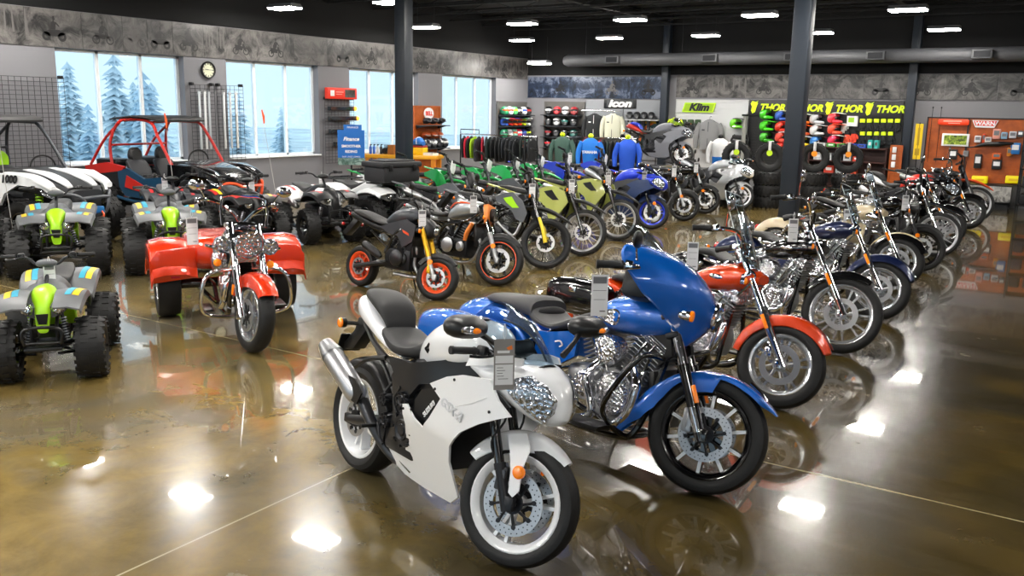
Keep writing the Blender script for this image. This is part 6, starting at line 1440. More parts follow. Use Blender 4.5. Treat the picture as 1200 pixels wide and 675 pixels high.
def print_mat(name, dark, light, scale, tint=None):
    """grainy black and white photographic print, a different crop on every panel"""
    m = bpy.data.materials.new(name); m.use_nodes = True; nt = m.node_tree; b = nt.nodes['Principled BSDF']; N = nt.nodes.new; L = nt.links.new
    tc = N('ShaderNodeTexCoord'); oi = N('ShaderNodeObjectInfo'); ad = N('ShaderNodeVectorMath'); ad.operation = 'MULTIPLY_ADD'
    cm = N('ShaderNodeCombineXYZ'); ml = N('ShaderNodeMath'); ml.operation = 'MULTIPLY'; ml.inputs[1].default_value = 60
    L(oi.outputs['Random'], ml.inputs[0])
    for i in range(3): L(ml.outputs[0], cm.inputs[i])
    ad.inputs[1].default_value = (1, 1, 1); L(tc.outputs['Object'], ad.inputs[0]); L(cm.outputs[0], ad.inputs[2])
    n1 = N('ShaderNodeTexNoise'); n1.inputs['Scale'].default_value = scale; n1.inputs['Detail'].default_value = 8; n1.inputs['Roughness'].default_value = .72; n1.inputs['Distortion'].default_value = 1.0
    L(ad.outputs[0], n1.inputs['Vector'])
    sx = N('ShaderNodeSeparateXYZ'); L(tc.outputs['Object'], sx.inputs[0])
    # ground, treeline and sky bands
    mr = N('ShaderNodeMapRange'); mr.inputs[1].default_value = -.3; mr.inputs[2].default_value = .3; L(sx.outputs['Z'], mr.inputs[0])
    r0 = N('ShaderNodeValToRGB'); e = r0.color_ramp.elements; e[0].color = (.55, .55, .55, 1); e[1].color = (.62, .62, .62, 1); q = e.new(.35); q.color = (.5, .5, .5, 1); q = e.new(.5); q.color = (.3, .3, .3, 1); q = e.new(.78); q.color = (.42, .42, .42, 1)
    L(mr.outputs[0], r0.inputs['Fac'])
    mx = N('ShaderNodeMixRGB'); mx.blend_type = 'OVERLAY'; mx.inputs['Fac'].default_value = .95; L(r0.outputs['Color'], mx.inputs['Color1'])
    c1 = N('ShaderNodeValToRGB'); c1.color_ramp.elements[0].position = .36; c1.color_ramp.elements[1].position = .64; L(n1.outputs['Fac'], c1.inputs['Fac']); L(c1.outputs['Color'], mx.inputs['Color2'])
    cr = N('ShaderNodeValToRGB'); cr.color_ramp.elements[0].color = hx(dark); cr.color_ramp.elements[1].color = hx(light); cr.color_ramp.elements[0].position = .1; cr.color_ramp.elements[1].position = .8
    if tint: q = cr.color_ramp.elements.new(.5); q.color = hx(tint)
    L(mx.outputs[0], cr.inputs['Fac']); L(cr.outputs['Color'], b.inputs['Base Color']); b.inputs['Roughness'].default_value = .32
    return m
PRINT = print_mat('grey photo print', '#080808', '#6b6866', 2.4)
PRINTB = print_mat('blue-grey photo print', '#070a12', '#6c7588', 2.8, '#26344c')
SHADOW = mat('print black ink', '#1a191a', .4); MIDINK = mat('print grey ink', '#5d5a59', .4)  # inks of the flat printed figures

def rider_print(kind, k):
    """flat printed figure in a 2 x 1 box: outlines of riders and machines"""
    mb = MB()
    def ringp(c, r, w_):
        n = 20; mb.add([(c[0] + math.cos(2 * pi * i / n) * (r - (w_ if j else 0)), 0, c[1] + math.sin(2 * pi * i / n) * (r - (w_ if j else 0))) for j in (0, 1) for i in range(n)], [(i, (i + 1) % n, n + (i + 1) % n, n + i) for i in range(n)])
    def poly(p): mb.add([(x, 0, z) for x, z in p], [tuple(range(len(p)))])
    if kind == 'bike':
        ringp((-.30, -.25), .17, .05); ringp((.30, -.25), .17, .05)
        poly([(-.3, -.27), (-.1, -.2), (.1, -.22), (.12, -.05), (-.05, .0), (-.35, .02)]); poly([(.1, -.1), (.3, -.27), (.34, -.24), (.18, .08), (.08, .06)])
        poly([(-.15, .0), (.02, .0), (.1, .22), (.02, .34), (-.1, .26), (-.18, .1)]); poly([(.0, .30), (.07, .46), (.0, .5), (-.07, .42)]); poly([(.05, .25), (.2, .1), (.23, .13), (.08, .31)])
    elif kind == 'quad':
        for x in (-.32, .3): ringp((x, -.26), .17, .10)
        poly([(-.45, -.1), (-.2, -.02), (.2, .0), (.45, -.12), (.3, -.25), (-.3, -.25)]); poly([(-.14, .0), (.05, .0), (.08, .22), (0, .34), (-.12, .24)]); poly([(-.03, .32), (.05, .36), (.04, .5), (-.05, .48)]); poly([(.04, .24), (.2, .1), (.22, .14), (.07, .3)])
    else:
        for i in range(6):
            x = -.85 + .33 * i + .05 * ((k * 7 + i * 3) % 4); poly([(x, -.2), (x + .06 + .03 * (i % 3), -.2), (x + .05 + .02 * (i % 2), .5), (x + .01, .5)])
    return mb

kinds = ['trees', 'quad', 'bike', 'bike', 'quad', 'bike', 'trees', 'bike', 'bike', 'bike', 'quad', 'bike']
def mural(cx, cy, cz, w_, h_, rotz, label, k, m, group):
    t = thing('photo_mural', label, 'mural', (cx, cy, cz), (0, 0, rotz), group)
    MB().box((0, 0, 0), (w_ - .004, .012, h_)).build('print', m, t)
    kd = kinds[k % len(kinds)]
    mb = rider_print(kd, k); s_ = h_ * (.9 if kd == 'trees' else .72)
    sx_ = w_ / 2 / .95 if kd == 'trees' else s_
    mb.v = [(x * sx_, -.008, z * s_ - (.02 if kd != 'trees' else 0)) for x, y, z in mb.v]
    mb.build('rider_print' if kd != 'trees' else 'forest_print', SHADOW if k % 3 else MIDINK, t)
    return t
bl = [-34, 28, 95, 143, 172, 202, 238, 262, 300, 344, 383, 419, 450, 482, 510, 536, 561, 582, 599, 620]
for k in range(len(bl) - 1):
    y0, y1 = (onX(bl[k], 4 + .1056 * bl[k] + 22, XW).y, min(24.26, onX(bl[k + 1], 4 + .1056 * bl[k + 1] + 22, XW).y))
    mural(XW + .014, (y0 + y1) / 2, 3.315, y1 - y0, .63, pi / 2, 'black and white riding photo over the windows, %s from the left' % ordn[k], k, PRINT, 'photo panels over the windows')
bb = [616, 697, 739, 783]
for k in range(3):
    x0, x1 = max(XW + .03, onY(bb[k], 102, YB).x), onY(bb[k + 1], 102, YB).x
    mural((x0 + x1) / 2, YB - .02, 2.77, x1 - x0, .63, 0, 'blue-tinted riding photo over the helmet shelves, %s from the corner' % ordn[k], k + 2, PRINTB, 'photo panels on the back wall')
bb = [793, 830, 875, 917, 965, 1012, 1055, 1108, 1170, 1225, 1290, 1350]
for k in range(len(bb) - 1):
    x0, x1 = onY(bb[k], 101, YB).x, onY(bb[k + 1], 101, YB).x
    mural((x0 + x1) / 2, YB - .02, 2.81, x1 - x0, .61, 0, 'grey riding photo over the gear displays, %s from the white slatwall' % ordn[k], k + (5 if k != 7 else 4), PRINT, 'photo panels on the back wall')

# wire grids, clock
WIRE = mat('black wire', '#141417', .5)
def grid_panel(x, y0, y1, z0, z1, label):
    t = thing('wire_grid_panel', label, 'display grid', (x, (y0 + y1) / 2, z0), (0, 0, 0), 'wall-hung wire grids')
    mb = MB(); n = max(3, int((y1 - y0) / .10)); k = int((z1 - z0) / .075); hw_ = (y1 - y0) / 2
    for i in range(n + 1): mb.cyl((0, -hw_ + 2 * hw_ * i / n, 0), (0, -hw_ + 2 * hw_ * i / n, z1 - z0), .004, n=5)
    for i in range(k + 1): mb.cyl((.006, -hw_, (z1 - z0) * i / k), (.006, hw_, (z1 - z0) * i / k), .0045, n=5)
    mb.build('wire_mesh', WIRE, t)
    for y in (-hw_ + .05, hw_ - .05): MB().box((-.02, y, z1 - z0 + .01), (.1, .06, .06), b=.01).build('wall_bracket', WIRE, t)
    return t
grid_panel(XW + .07, 6.3, 7.58, .9, 2.48, 'black wire grid on the left wall, farther from the first window')
grid_panel(XW + .07, 7.66, 9.05, .9, 2.48, 'black wire grid on the left wall touching the first window')
grid_panel(XW + .07, 11.66, 12.24, .9, 2.46, 'narrow black wire grid under the clock, left one')
grid_panel(XW + .07, 12.30, 12.98, .9, 2.46, 'narrow black wire grid under the clock, right one hung with whips')
for i, (y, cl) in enumerate(((11.82, '#c6ccd2'), (11.95, '#d7dadd'), (12.05, '#aab0b6'), (12.42, '#d0d3d6'), (12.58, '#c0c5ca'), (12.74, '#e3e4e2'))):
    o = MB().box((XW + .13, y, 1.75), (.02, .05, 1.15), b=.004).box((XW + .13, y, 2.30), (.03, .06, .05)).cyl((XW + .07, y, 2.345), (XW + .15, y, 2.345), .006).build('whip_package', mat('clear pack ' + cl, cl, .3))
    tag(o, 'long pale packaged whip under the clock, %s from the left' % ordn[i], 'packaged whip', 'packaged whips on the grid')
t = thing('wall_clock', 'round wall clock with black rim and cream face between the first two windows', 'clock', (XW + .02, 12.15, 2.755), (0, 0, 0))
MB().lathe([(-.02, 0), (-.02, .165), (.02, .175), (.035, .165), (.03, .145), (.0, .143)], ax=(1, 0, 0), n=36).build('rim', PLASTIC, t)
MB().lathe([(.004, 0), (.004, .145), (-.005, .145)], ax=(1, 0, 0), n=36).build('clock_face', mat('cream dial', '#d9dcc0', .5), t)
tk = MB()
for i in range(12): a = 2 * pi * i / 12; tk.box((.007, math.sin(a) * .12, math.cos(a) * .12), (.004, .014, .03), Matrix.Rotation(-a, 3, 'X'))
tk.build('hour_marks', INK, t)
MB().box((.010, .05, .004), (.003, .12, .008)).box((.012, -.035, .01), (.003, .085, .011), Matrix.Rotation(-.12, 3, 'X')).build('clock_hands', PLASTIC, t)

# pier between second and third window: red sign, light bars on a grid, blue poster stand
grid_panel(XW + .07, 15.36, 16.34, .75, 2.25, 'black wire grid hung with light bars between the second and third windows')
t = thing('banner_sign', 'red sign with white emblem above the light bars between two windows', 'sign', (XW + .12, 15.86, 2.38))
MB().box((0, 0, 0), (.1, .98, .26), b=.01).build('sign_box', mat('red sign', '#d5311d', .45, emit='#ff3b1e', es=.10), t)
MB().box((.052, -.34, 0), (.004, .13, .13), b=.001).build('emblem', CARD, t); MB().box((.052, .25, 0), (.004, .34, .18)).build('printed_photo', PRINT, t)
MB().box((.052, -.10, .03), (.004, .25, .02)).box((.052, -.12, -.02), (.004, .2, .015)).build('printed_lines', mat('pale red print', '#f0a090', .5), t)
for i, (z, yl) in enumerate(((2.03, .84), (1.80, .92), (1.50, .80), (1.20, .6))):
    t = thing('light_bar', 'black light bar on the wire grid between windows, %s from the top' % ordn[i], 'light bar', (XW + .17, 15.80 + .04 * (i % 2), z), group='light bars on the grid')
    MB().box((0, 0, 0), (.09, yl, .11), b=.02).build('bar_body', PLASTIC, t); MB().box((.047, -.04, 0), (.004, yl * .8, .07)).build('lens_strip', mat('smoked lens', '#23272d', .15, 0, 1), t)
    MB().ell((.03, yl / 2 + .02, .0), (.05, .05, .055)).build('amber_lamp', mat('glowing amber lamp', '#ffb050', .3, emit='#ffa030', es=1.2), t)
c = V((-14.25, 15.05, 1.17)); t = thing('poster_stand', 'blue advertising poster on a stand in front of the second window pier', 'poster', (c.x, c.y, 0), (0, 0, math.radians(-46)))
BLUEP = mat('poster blue', '#1565b8', .4)
MB().box((.0, 0, 1.17), (.03, .60, .78)).build('poster_board', BLUEP, t); MB().box((0, .04, 1.62), (.02, .40, .12)).build('topper', BLUEP, t)
MB().cyl((-.02, 0, 0), (-.02, 0, .8), .02).cyl((-.02, 0, 0), (-.02, 0, .02), .22, n=24).build('stand', DARKMET, t)
rz = (pi / 2, 0, pi / 2)
MB().box((.016, 0, .86), (.003, .60, .16)).build('printed_landscape', print_mat('green landscape print', '#22372e', '#8fa6a0', 6, '#4d6b63'), t)
text('lettering', 'Finance', .115, CARD, (.018, 0, 1.36), rz, t, .001, shear=.3, bold=.004)
text('lettering', 'SMOOTHER', .08, CARD, (.018, 0, 1.20), rz, t, .001, bold=.003); text('lettering', 'RIDING', .08, CARD, (.018, 0, 1.08), rz, t, .001, bold=.003)
text('lettering', 'EASY | FAST | SIMPLE', .045, CARD, (.018, 0, .965), rz, t, .001); text('lettering', 'FINANCE', .06, CARD, (.012, .04, 1.62), rz, t, .001)

# yellow workbench
BY = mat('yellow bench paint', '#e8a71e', .4); t = thing('workbench', 'bright yellow workbench under the third window behind the navy column', 'workbench', (-14.35, 17.0, 0), (0, 0, math.radians(24)))
MB().box((0, 0, .91), (1.85, .72, .09), b=.01).build('bench_top', BY, t)
for x in (-.82, .82):
    for y in (-.28, .28): MB().box((x, y, .435), (.1, .1, .87)).build('leg', mat('bench leg orange', '#d98a14', .45), t)
MB().box((0, 0, .25), (1.7, .6, .04)).build('lower_shelf', BY, t)
bench = t
def onb(x, y, z=.955): return on_bike(bench, (x, y, z))
for i, (x, cl, nm) in enumerate(((-.78, '#2a55b0', 'blue'), (-.70, '#2f62c4', 'bright blue'), (-.62, '#c9ccd2', 'white'), (-.54, '#23262d', 'black'))):
    t = thing('bottle', nm + ' spray bottle standing at the left end of the yellow workbench', 'bottle', onb(x, -.2 + .03 * i), group='bottles on the workbench')
    MB().lathe([(0, 0), (0, .035), (.16, .035), (.19, .015), (.2, .015), (.2, 0)], ax=(0, 0, 1), n=14).build('bottle_body', mat('bottle ' + nm, cl, .35), t); MB().lathe([(.2, .014), (.235, .014), (.235, 0)], ax=(0, 0, 1), n=12).box((.02, 0, .225), (.05, .018, .02)).build('spray_head', PLASTIC, t)
t = thing('cardboard_carton', 'brown cardboard carton on the yellow workbench beside the bottles', 'carton', onb(-.2, -.15)); MB().box((0, 0, .11), (.2, .24, .22)).build('carton_body', mat('brown card', '#a0652c', .8), t); MB().box((.02, 0, .225), (.12, .2, .01)).build('flap', mat('brown card', '#a0652c'), t)
t = thing('engine_part', 'dark metal engine part resting on the yellow workbench', 'engine part', onb(-.38, -.1)); MB().box((0, 0, .07), (.2, .18, .14), b=.03).cyl((0, -.12, .1), (0, .12, .1), .06).build('casting', GUN, t)
for k in range(5): MB().box((0, 0, .15 + .018 * k), (.14, .12, .008)).build('cooling_fin', GUN, t)
t = thing('computer_monitor', 'black flat monitor standing on the yellow workbench', 'monitor', onb(-.1, .22), (0, 0, math.radians(70))); MB().box((0, 0, .36), (.03, .52, .32), b=.008).build('screen', PLASTIC, t); MB().cyl((-.02, 0, .02), (-.02, 0, .3), .02).box((-.02, 0, .01), (.18, .22, .02)).build('stand', PLASTIC, t)
t = thing('toolbox', 'yellow and red toolbox on the right end of the yellow workbench', 'toolbox', onb(.42, -.05)); MB().box((0, 0, .09), (.34, .2, .18), b=.015).build('box_body', QYEL, t); MB().box((0, 0, .2), (.34, .2, .05), b=.015).build('lid', mat('toolbox red', '#9c2a1c', .5), t); MB().tube([(-.08, 0, .22), (-.08, 0, .28), (.08, 0, .28), (.08, 0, .22)], .012).build('handle', PLASTIC, t)
t = thing('rolled_cover', 'bright blue folded cover resting on the toolbox', 'cover', onb(.40, -.05, 1.18)); MB().hull([(-.17, .0, .10, .06), (-.1, 0, .17, .09), (.05, 0, .19, .10), (.15, 0, .1, .07)], n=14).build('cloth', mat('blue cloth', '#2c6fc2', .8), t); MB().tube([(.0, -.1, .03), (.0, -.09, .18), (.0, .09, .18), (.0, .1, .03)], .01).build('strap', CARD, t)
t = thing('paper_stack', 'stack of white catalogues on the right end of the yellow workbench', 'papers', onb(.72, -.15)); MB().box((0, 0, .03), (.3, .22, .06)).build('pages', CARD, t); MB().box((0, 0, .063), (.28, .2, .006)).build('cover_sheet', mat('grey print', '#77787c'), t)
t = thing('storage_bin', 'vivid orange plastic bin standing beside the yellow workbench', 'bin', on_bike(bench, (1.05, -.45, 0))); MB().box((0, 0, .27), (.36, .34, .54), b=.02).build('bin_body', mat('orange bin', '#e06a1c', .5), t); MB().box((0, -.172, .28), (.2, .01, .3)).build('bin_label', GUN, t); MB().box((0, 0, .55), (.38, .36, .03), b=.008).build('lid', mat('orange bin', '#e06a1c'), t)

# helmets: one of each kind, copied
def helmet_proto(nm, shell, visor, kind='full', trim=PLASTIC):
    t = thing('helmet', nm, 'helmet')
    if kind == 'full':
        MB().hull([(-.135, .06, .17, .05), (-.11, .01, .22, .10), (-.03, .0, .255, .122), (.06, .0, .25, .118), (.115, .01, .19, .09), (.145, .03, .12, .055)], n=18, e=2.3).build('shell', shell, t)
        MB().hull([(.06, .11, .19, .119), (.11, .10, .185, .098), (.142, .105, .16, .06)], n=16).build('visor', visor, t)
    elif kind == 'mx':
        MB().hull([(-.135, .07, .17, .05), (-.11, .02, .22, .10), (-.02, .01, .25, .12), (.05, .10, .245, .115), (.08, .15, .22, .10)], n=18, e=2.3).hull([(.02, .0, .10, .115), (.11, .01, .09, .09), (.19, .025, .075, .04)], n=14).build('shell', shell, t)
        MB().hull([(-.02, .225, .25, .10), (.1, .235, .26, .10), (.25, .22, .235, .075)], n=12, e=4).build('peak', visor, t)
        MB().hull([(.06, .10, .17, .095), (.10, .10, .165, .08)], n=14).build('goggle', trim, t)
    else:
        MB().hull([(-.12, .05, .13, .06), (-.09, .02, .18, .10), (.0, .05, .2, .12), (.09, .09, .17, .09), (.12, .1, .13, .05)], n=16).build('shell', shell, t); MB().hull([(.08, .1, .12, .08), (.17, .09, .105, .06)], n=12, e=4).build('peak', visor, t)
    return t
hm = {}
def hmat(c): return paint('helmet ' + c, c, 0, .3)
def put_helmet(loc, rz_, label, shell, visor, kind, group, s=1.0):
    k = (shell, visor, kind)
    if k not in hm:
        hm[k] = helmet_proto(label, hmat(shell), hmat(visor), kind); o = hm[k]
    else: o = dup(hm[k], loc)
    o.location = loc; o.rotation_euler = (0, 0, rz_); o.scale = (s, s, s); o['label'] = label; o['group'] = group
    return o
SHELF = mat('dark shelf board', '#33363b', .5); SLATG = mat('grey slat panel', '#5d5b59', .6); SLATW = mat('white slat panel', '#c9cacc', .5); SLATB = mat('black slat panel', '#1b1b1d', .5); SLATO = mat('stained wood slat panel', '#b0561c', .45, vary=.2, vscale=6)
def slatwall(name, label, x0, x1, z0, z1, y, m, rot=0, gap=.075, gm=None, along='X', x=None):
    """panel with horizontal grooves; local x runs along it, front faces -y"""
    w_ = x1 - x0
    t = thing(name, label, 'slatwall', ((x0 + x1) / 2, y, 0) if along == 'X' else (x, (x0 + x1) / 2, 0), (0, 0, 0 if along == 'X' else pi / 2))
    n = int((z1 - z0) / gap); h_ = (z1 - z0) / n; mb = MB().box((0, .012, (z0 + z1) / 2), (w_, .012, z1 - z0))
    for i in range(n): mb.box((0, -.002, z0 + h_ * (i + .5)), (w_, .016, h_ - .014))
    mb.build('slat_panel', m, t)
    fr = MB()
    for sx_ in (-1, 1): fr.box((sx_ * w_ / 2, .0, (z0 + z1) / 2), (.03, .05, z1 - z0 + .03))
    fr.box((0, 0, z1), (w_, .05, .03)).build('panel_frame', gm or m, t)
    return t
def shelf_on(t, z, w_, d, x=0, m=None):
    o = MB().box((x, -d / 2 - .01, z), (w_, d, .022)).build('shelf', m or SHELF, t)
    for s_ in (-1, 1): MB().prism([(-.01, z - .01), (-d * .8, z - .012), (-.01, z - .09)], x + s_ * (w_ / 2 - .04) - .006, x + s_ * (w_ / 2 - .04) + .006, plane='YZ').build('shelf_bracket', PLASTIC, o)

# shelf rack on the window wall near the corner, and on the back wall
sr = slatwall('helmet_rack', 'tall grey helmet rack between the last window and the corner', 22.58, 24.2, .5, 2.30, None, SLATG, along='Y', x=XW + .03)
for z in (1.90, 1.57, 1.23, .9): shelf_on(sr, z, 1.58, .34)
PAL = ['#18925a', '#e9ecee', '#48a860', '#1b1d22', '#c9cdd2', '#131417'], ['#1d4fb4', '#b8241e', '#e0581c', '#d33a1e', '#c7d81e', '#e8eaec'], ['#2c8a5e', '#e6e8ea', '#84c8b4', '#d43a4a', '#39307c', '#24262b'], ['#3060b0', '#bcd020', '#24262b', '#8a8d92', '#c04020', '#e0e2e4']
for r_, z in enumerate((1.911, 1.581, 1.241, .911)):
    for c_ in range(6):
        put_helmet((XW + .2, 22.72 + .255 * c_, z), -.5, 'helmet on the rack by the last window, %s shelf down, %s from the window' % (ordn[r_], ordn[c_]), PAL[r_][c_], PAL[(r_ + 1) % 4][(c_ + 2) % 6], 'full' if r_ % 2 == 0 else 'mx', 'helmets on the rack by the last window')
sr = slatwall('helmet_rack', 'grey helmet rack on the back wall left of the hanging jackets', -14.75, -13.35, .5, 2.33, YB - .03, SLATG)
for z in (1.93, 1.60, 1.26, .93): shelf_on(sr, z, 1.3, .34)
PB = ['#17181b', '#b9222c', '#e4e6e8', '#8f1d24'], ['#141518', '#c8cacc', '#17181b', '#2a2c30'], ['#17181b', '#202226', '#141518', '#1f5f58'], ['#17181b', '#8a1d24', '#202226', '#3b3d42']
for r_, z in enumerate((1.941, 1.611, 1.271, .941)):
    for c_ in range(4): put_helmet((-14.5 + .3 * c_, YB - .2, z), -pi / 2 + .35, 'full-face helmet on the back wall rack, %s shelf down, %s from the left' % (ordn[r_], ordn[c_]), PB[r_][c_], PB[(r_ + 1) % 4][(c_ + 1) % 4], 'full', 'helmets on the back wall rack')
# pale wall panels behind them
for i, (x0, x1) in enumerate(((-13.30, -12.05), (-12.02, -10.72))):
    o = MB().box(((x0 + x1) / 2, YB - .02, 1.55), (x1 - x0, .03, 1.72), b=.005).build('wall_panel', mat('pale grey panel', '#7f8288', .6)); tag(o, 'pale grey wall panel %s' % ('behind the hanging jackets' if i == 0 else 'behind the black helmets under the sign'), 'panel', 'pale wall panels')

# garments
def jacket(name, label, m, trim=None, loc=(0, 0, 0), rot=0, group=None, s=1.0, hanger=True, cat='jacket', pants=False):
    """hangs in the local xz plane from z = 0, front towards -y"""
    t = thing(name, label, cat, loc, (0, 0, rot), group); t.scale = (s, s, s)
    rg = []
    for z, w_, d in ((-.02, .06, .05), (-.05, .09, .07), (-.09, .20, .085), (-.16, .235, .10), (-.35, .225, .11), (-.55, .215, .105), (-.68, .225, .10)):
        rg.append([(w_ * math.copysign(abs(math.cos(a)) ** .8, math.cos(a)), d * math.sin(a) * (1 + .08 * math.sin(5 * a + z * 9)), z) for a in [2 * pi * k / 20 for k in range(20)]])
    b_ = MB().rings(rg).build('torso', m, t)
    for s_ in (-1, 1): MB().tube([(s_ * .19, 0, -.12), (s_ * .26, .0, -.26), (s_ * .285, -.02, -.45), (s_ * .28, -.04, -.66)], [.075, .07, .06, .045], n=10).build('sleeve', m, t)
    if trim: MB().box((0, -.106, -.36), (.012, .012, .58)).box((-.10, -.10, -.25), (.08, .012, .03)).build('zip_and_badge', trim, b_)
    if hanger: MB().tube([(-.17, 0, -.09), (0, 0, -.02), (.17, 0, -.09)], .008).tube([(0, 0, -.02), (0, 0, .03), (.02, 0, .055), (.035, 0, .03)], .004).build('hanger', DARKMET, t)
    return t
J1 = jacket('riding_jacket', 'black riding jacket hanging on the back wall', mat('black textile', '#1d2023', .8), CARD, onY(697, 132, YB - .2), .25, s=1.12)
J2 = jacket('riding_jacket', 'cream riding jacket hanging on the back wall under the black lettered sign', mat('cream textile', '#cfd0bc', .8), INK, onY(718.5, 132, YB - .2), .25, s=1.12)
t = thing('garment_rail', 'bright wall-mounted rail holding the black and cream jackets', 'rail', (-12.6, YB - .2, 2.09)); MB().cyl((-.75, 0, 0), (.55, 0, 0), .014).build('rail_tube', CHROME, t)
for x in (-.7, .5): MB().cyl((x, 0, 0), (x, .17, .0), .012).build('rail_arm', CHROME, t)
def sign(name, label, c, w_, h_, body, m, lm, size, y_off=-.02, shear=0, bold=0, shape=None, sx=1, ext=.004):
    t = thing(name, label, 'sign', c)
    (MB().prism(shape, -.012, .012) if shape else MB().box((0, 0, 0), (w_, .024, h_), b=.003)).build('sign_board', m, t)
    text('lettering', body, size, lm, (0, -.016, 0), (pi / 2, 0, 0), t, ext, shear=shear, bold=bold, sx=sx); return t
s_ = sign('brand_sign', 'black sign with white lettering high on the back wall', onY(726.5, 121.5, YB - .05), 1.06, .27, 'icon', mat('sign black', '#101114', .4), CARD, .30, shear=.25, bold=.014, sx=1.45)
MB().box((0, -.015, .0), (.86, .004, .2)).build('plate_outline', mat('sign outline', '#3d3f44', .5), s_)
t = thing('wall_shelf', 'long pale shelf of black helmets under the black lettered sign', 'shelf', (-11.3, YB - .05, 1.85)); MB().box((0, -.16, 0), (1.05, .32, .03)).build('board', mat('pale shelf', '#a9abad', .5), t)
for x in (-.45, 0, .45): MB().box((x, -.12, -.05), (.02, .24, .06)).build('shelf_bracket', PLASTIC, t)
for i, x in enumerate((-11.74, -11.51, -11.28, -11.05)): put_helmet((x, YB - .2, 1.866), -pi / 2 + .3, 'black full-face helmet under the black lettered sign, %s from the left' % ordn[i], '#141518', '#202226' if i < 4 else '#c8cc50', 'full', 'black helmets under the black lettered sign', .86)
t = thing('wall_shelf', 'short lower pale shelf with small white boots under the black helmets', 'shelf', (-11.4, YB - .05, 1.50)); MB().box((0, -.16, 0), (.85, .32, .03)).build('board', mat('pale shelf', '#a9abad'), t)
for x in (-.35, .35): MB().box((x, -.12, -.05), (.02, .24, .06)).build('shelf_bracket', PLASTIC, t)
bp0 = None
def boot(loc, rot, label, m, group):
    t = thing('riding_boot', label, 'boot', loc, (0, 0, rot), group)
    MB().hull([(-.06, .0, .12, .04), (-.02, 0, .13, .045), (.06, 0, .10, .045), (.15, 0, .075, .042), (.2, .0, .04, .02)], n=14).tube([(-.02, 0, .08), (-.03, 0, .2), (-.03, 0, .3)], [.05, .05, .06], n=12).build('upper', m, t)
    MB().hull([(-.075, -.02, .012, .045), (.1, -.02, .012, .048), (.21, -.02, .01, .025)], n=12, e=4).build('sole', PLASTIC, t)
    return t
for i, (x, c_) in enumerate(((-11.72, '#d8dadc'), (-11.55, '#e2e4e6'), (-11.3, '#222428'), (-11.13, '#2a2d33'))): boot((x, YB - .2, 1.537), -pi / 2 + .5, '%s riding boot on the short pale shelf, %s from the left' % ('white' if i < 2 else 'black', ordn[i]), mat('boot ' + c_, c_, .5), 'boots on the short pale shelf')
t = thing('brand_poster', 'dark teal poster with orange arc beside the white slatwall', 'poster', (-11.0, YB - .056, 1.43)); MB().box((0, 0, 0), (1.02, .03, .86)).build('poster_board', mat('dark teal print', '#10383d', .4), t)
MB().prism([(-.50, -.30), (-.46, -.02), (-.34, .20), (-.18, .32), (-.02, .36), (-.03, .31), (-.16, .25), (-.28, .13), (-.38, -.05), (-.44, -.30)], -.02, -.014).build('orange_arc', mat('orange print', '#f0813a'), t)
text('lettering', 'alpinestars', .13, CARD, (.1, -.02, .16), (pi / 2, 0, 0), t, .002, bold=.004); MB().box((-.15, -.018, .35), (.42, .004, .06)).build('printed_line', mat('yellow print', '#f2b81c', .5), t)
HIV = mat('hi-vis yellow', '#d8f01c', .6, emit='#c8f000', es=.06)
jacket('safety_vest', 'hi-vis yellow vest hanging beside the white slatwall', HIV, GREYPL, onY(791.5, 137, YB - .25), 0, s=.75, cat='vest'); jacket('safety_vest', 'orange hi-vis vest hanging low beside the white slatwall', mat('hi-vis orange', '#ff6a1c', .6, emit='#ff5a10', es=.06), HIV, onY(789, 161, YB - .6), 0, s=.5, cat='vest')
# white slatwall
kw = slatwall('brand_slatwall', 'white slatwall with riding gear under the green sign', -10.36, -8.27, .35, 2.44, YB - .03, SLATW, gm=mat('white trim', '#b5b6b8', .5))
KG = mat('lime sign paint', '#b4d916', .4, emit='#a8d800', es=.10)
s_ = sign('brand_sign', 'black and lime parallelogram sign with slanted lettering on the white slatwall', onY(819, 126, YB - .07), .95, .25, 'Klim', KG, mat('sign black', '#101114'), .27, shear=.3, bold=.014, shape=[(-.50, -.13), (.42, -.13), (.50, .13), (-.42, .13)], sx=1.15)
MB().prism([(-.46, -.105), (.395, -.105), (.46, .105), (-.395, .105)], -.0145, -.012).build('sign_inlay', mat('sign inlay', '#90b80e', .4), s_)
gl_p = None
def glove(loc, label, m, m2, group, s=1.0, rot=0):
    t = thing('riding_glove', label, 'glove', loc, (0, 0, rot), group); t.scale = (s, s, s)
    b_ = MB().hull([(-.001, -.17, -.05, .045), (.0, -.17, -.05, .045)], n=6)
    b_ = MB()
    rg = []
    for z, w_, d in ((-.0, .040, .025), (-.05, .042, .028), (-.11, .055, .03), (-.16, .052, .026)): rg.append([(w_ * math.cos(a), d * math.sin(a), z) for a in [2 * pi * k / 12 for k in range(12)]])
    b_.rings(rg)
    for i, (x, l) in enumerate(((-.039, .055), (-.013, .075), (.013, .07), (.038, .05))): b_.tube([(x, 0, -.145), (x * 1.1, -.008, -.16 - l * .6), (x * 1.15, -.02, -.16 - l)], [.014, .013, .010], n=7, sm=3)
    b_.tube([(.045, -.0, -.08), (.07, -.01, -.12), (.075, -.02, -.155)], [.016, .015, .011], n=7, sm=3); o = b_.build('palm_and_fingers', m, t)
    MB().hull([(-.042, -.06, .012, .03), (.0, -.065, .015, .033), (.042, -.06, .012, .03)], n=10, e=4).build('cuff', m2, t)
    return t
BT = mat('black textile', '#1d2023')
gp0 = None
for i, px in enumerate((801, 809.5, 818)):
    loc = onY(px, 141, YB - .1); lb = 'long black riding glove on the white slatwall, %s from the left' % ordn[i]
    if gp0 is None: gp0 = glove(loc, lb, BT, mat('dark green cuff', '#31482e', .7), 'black gloves on the white slatwall', 1.75)
    else: dup(gp0, loc, label=lb)
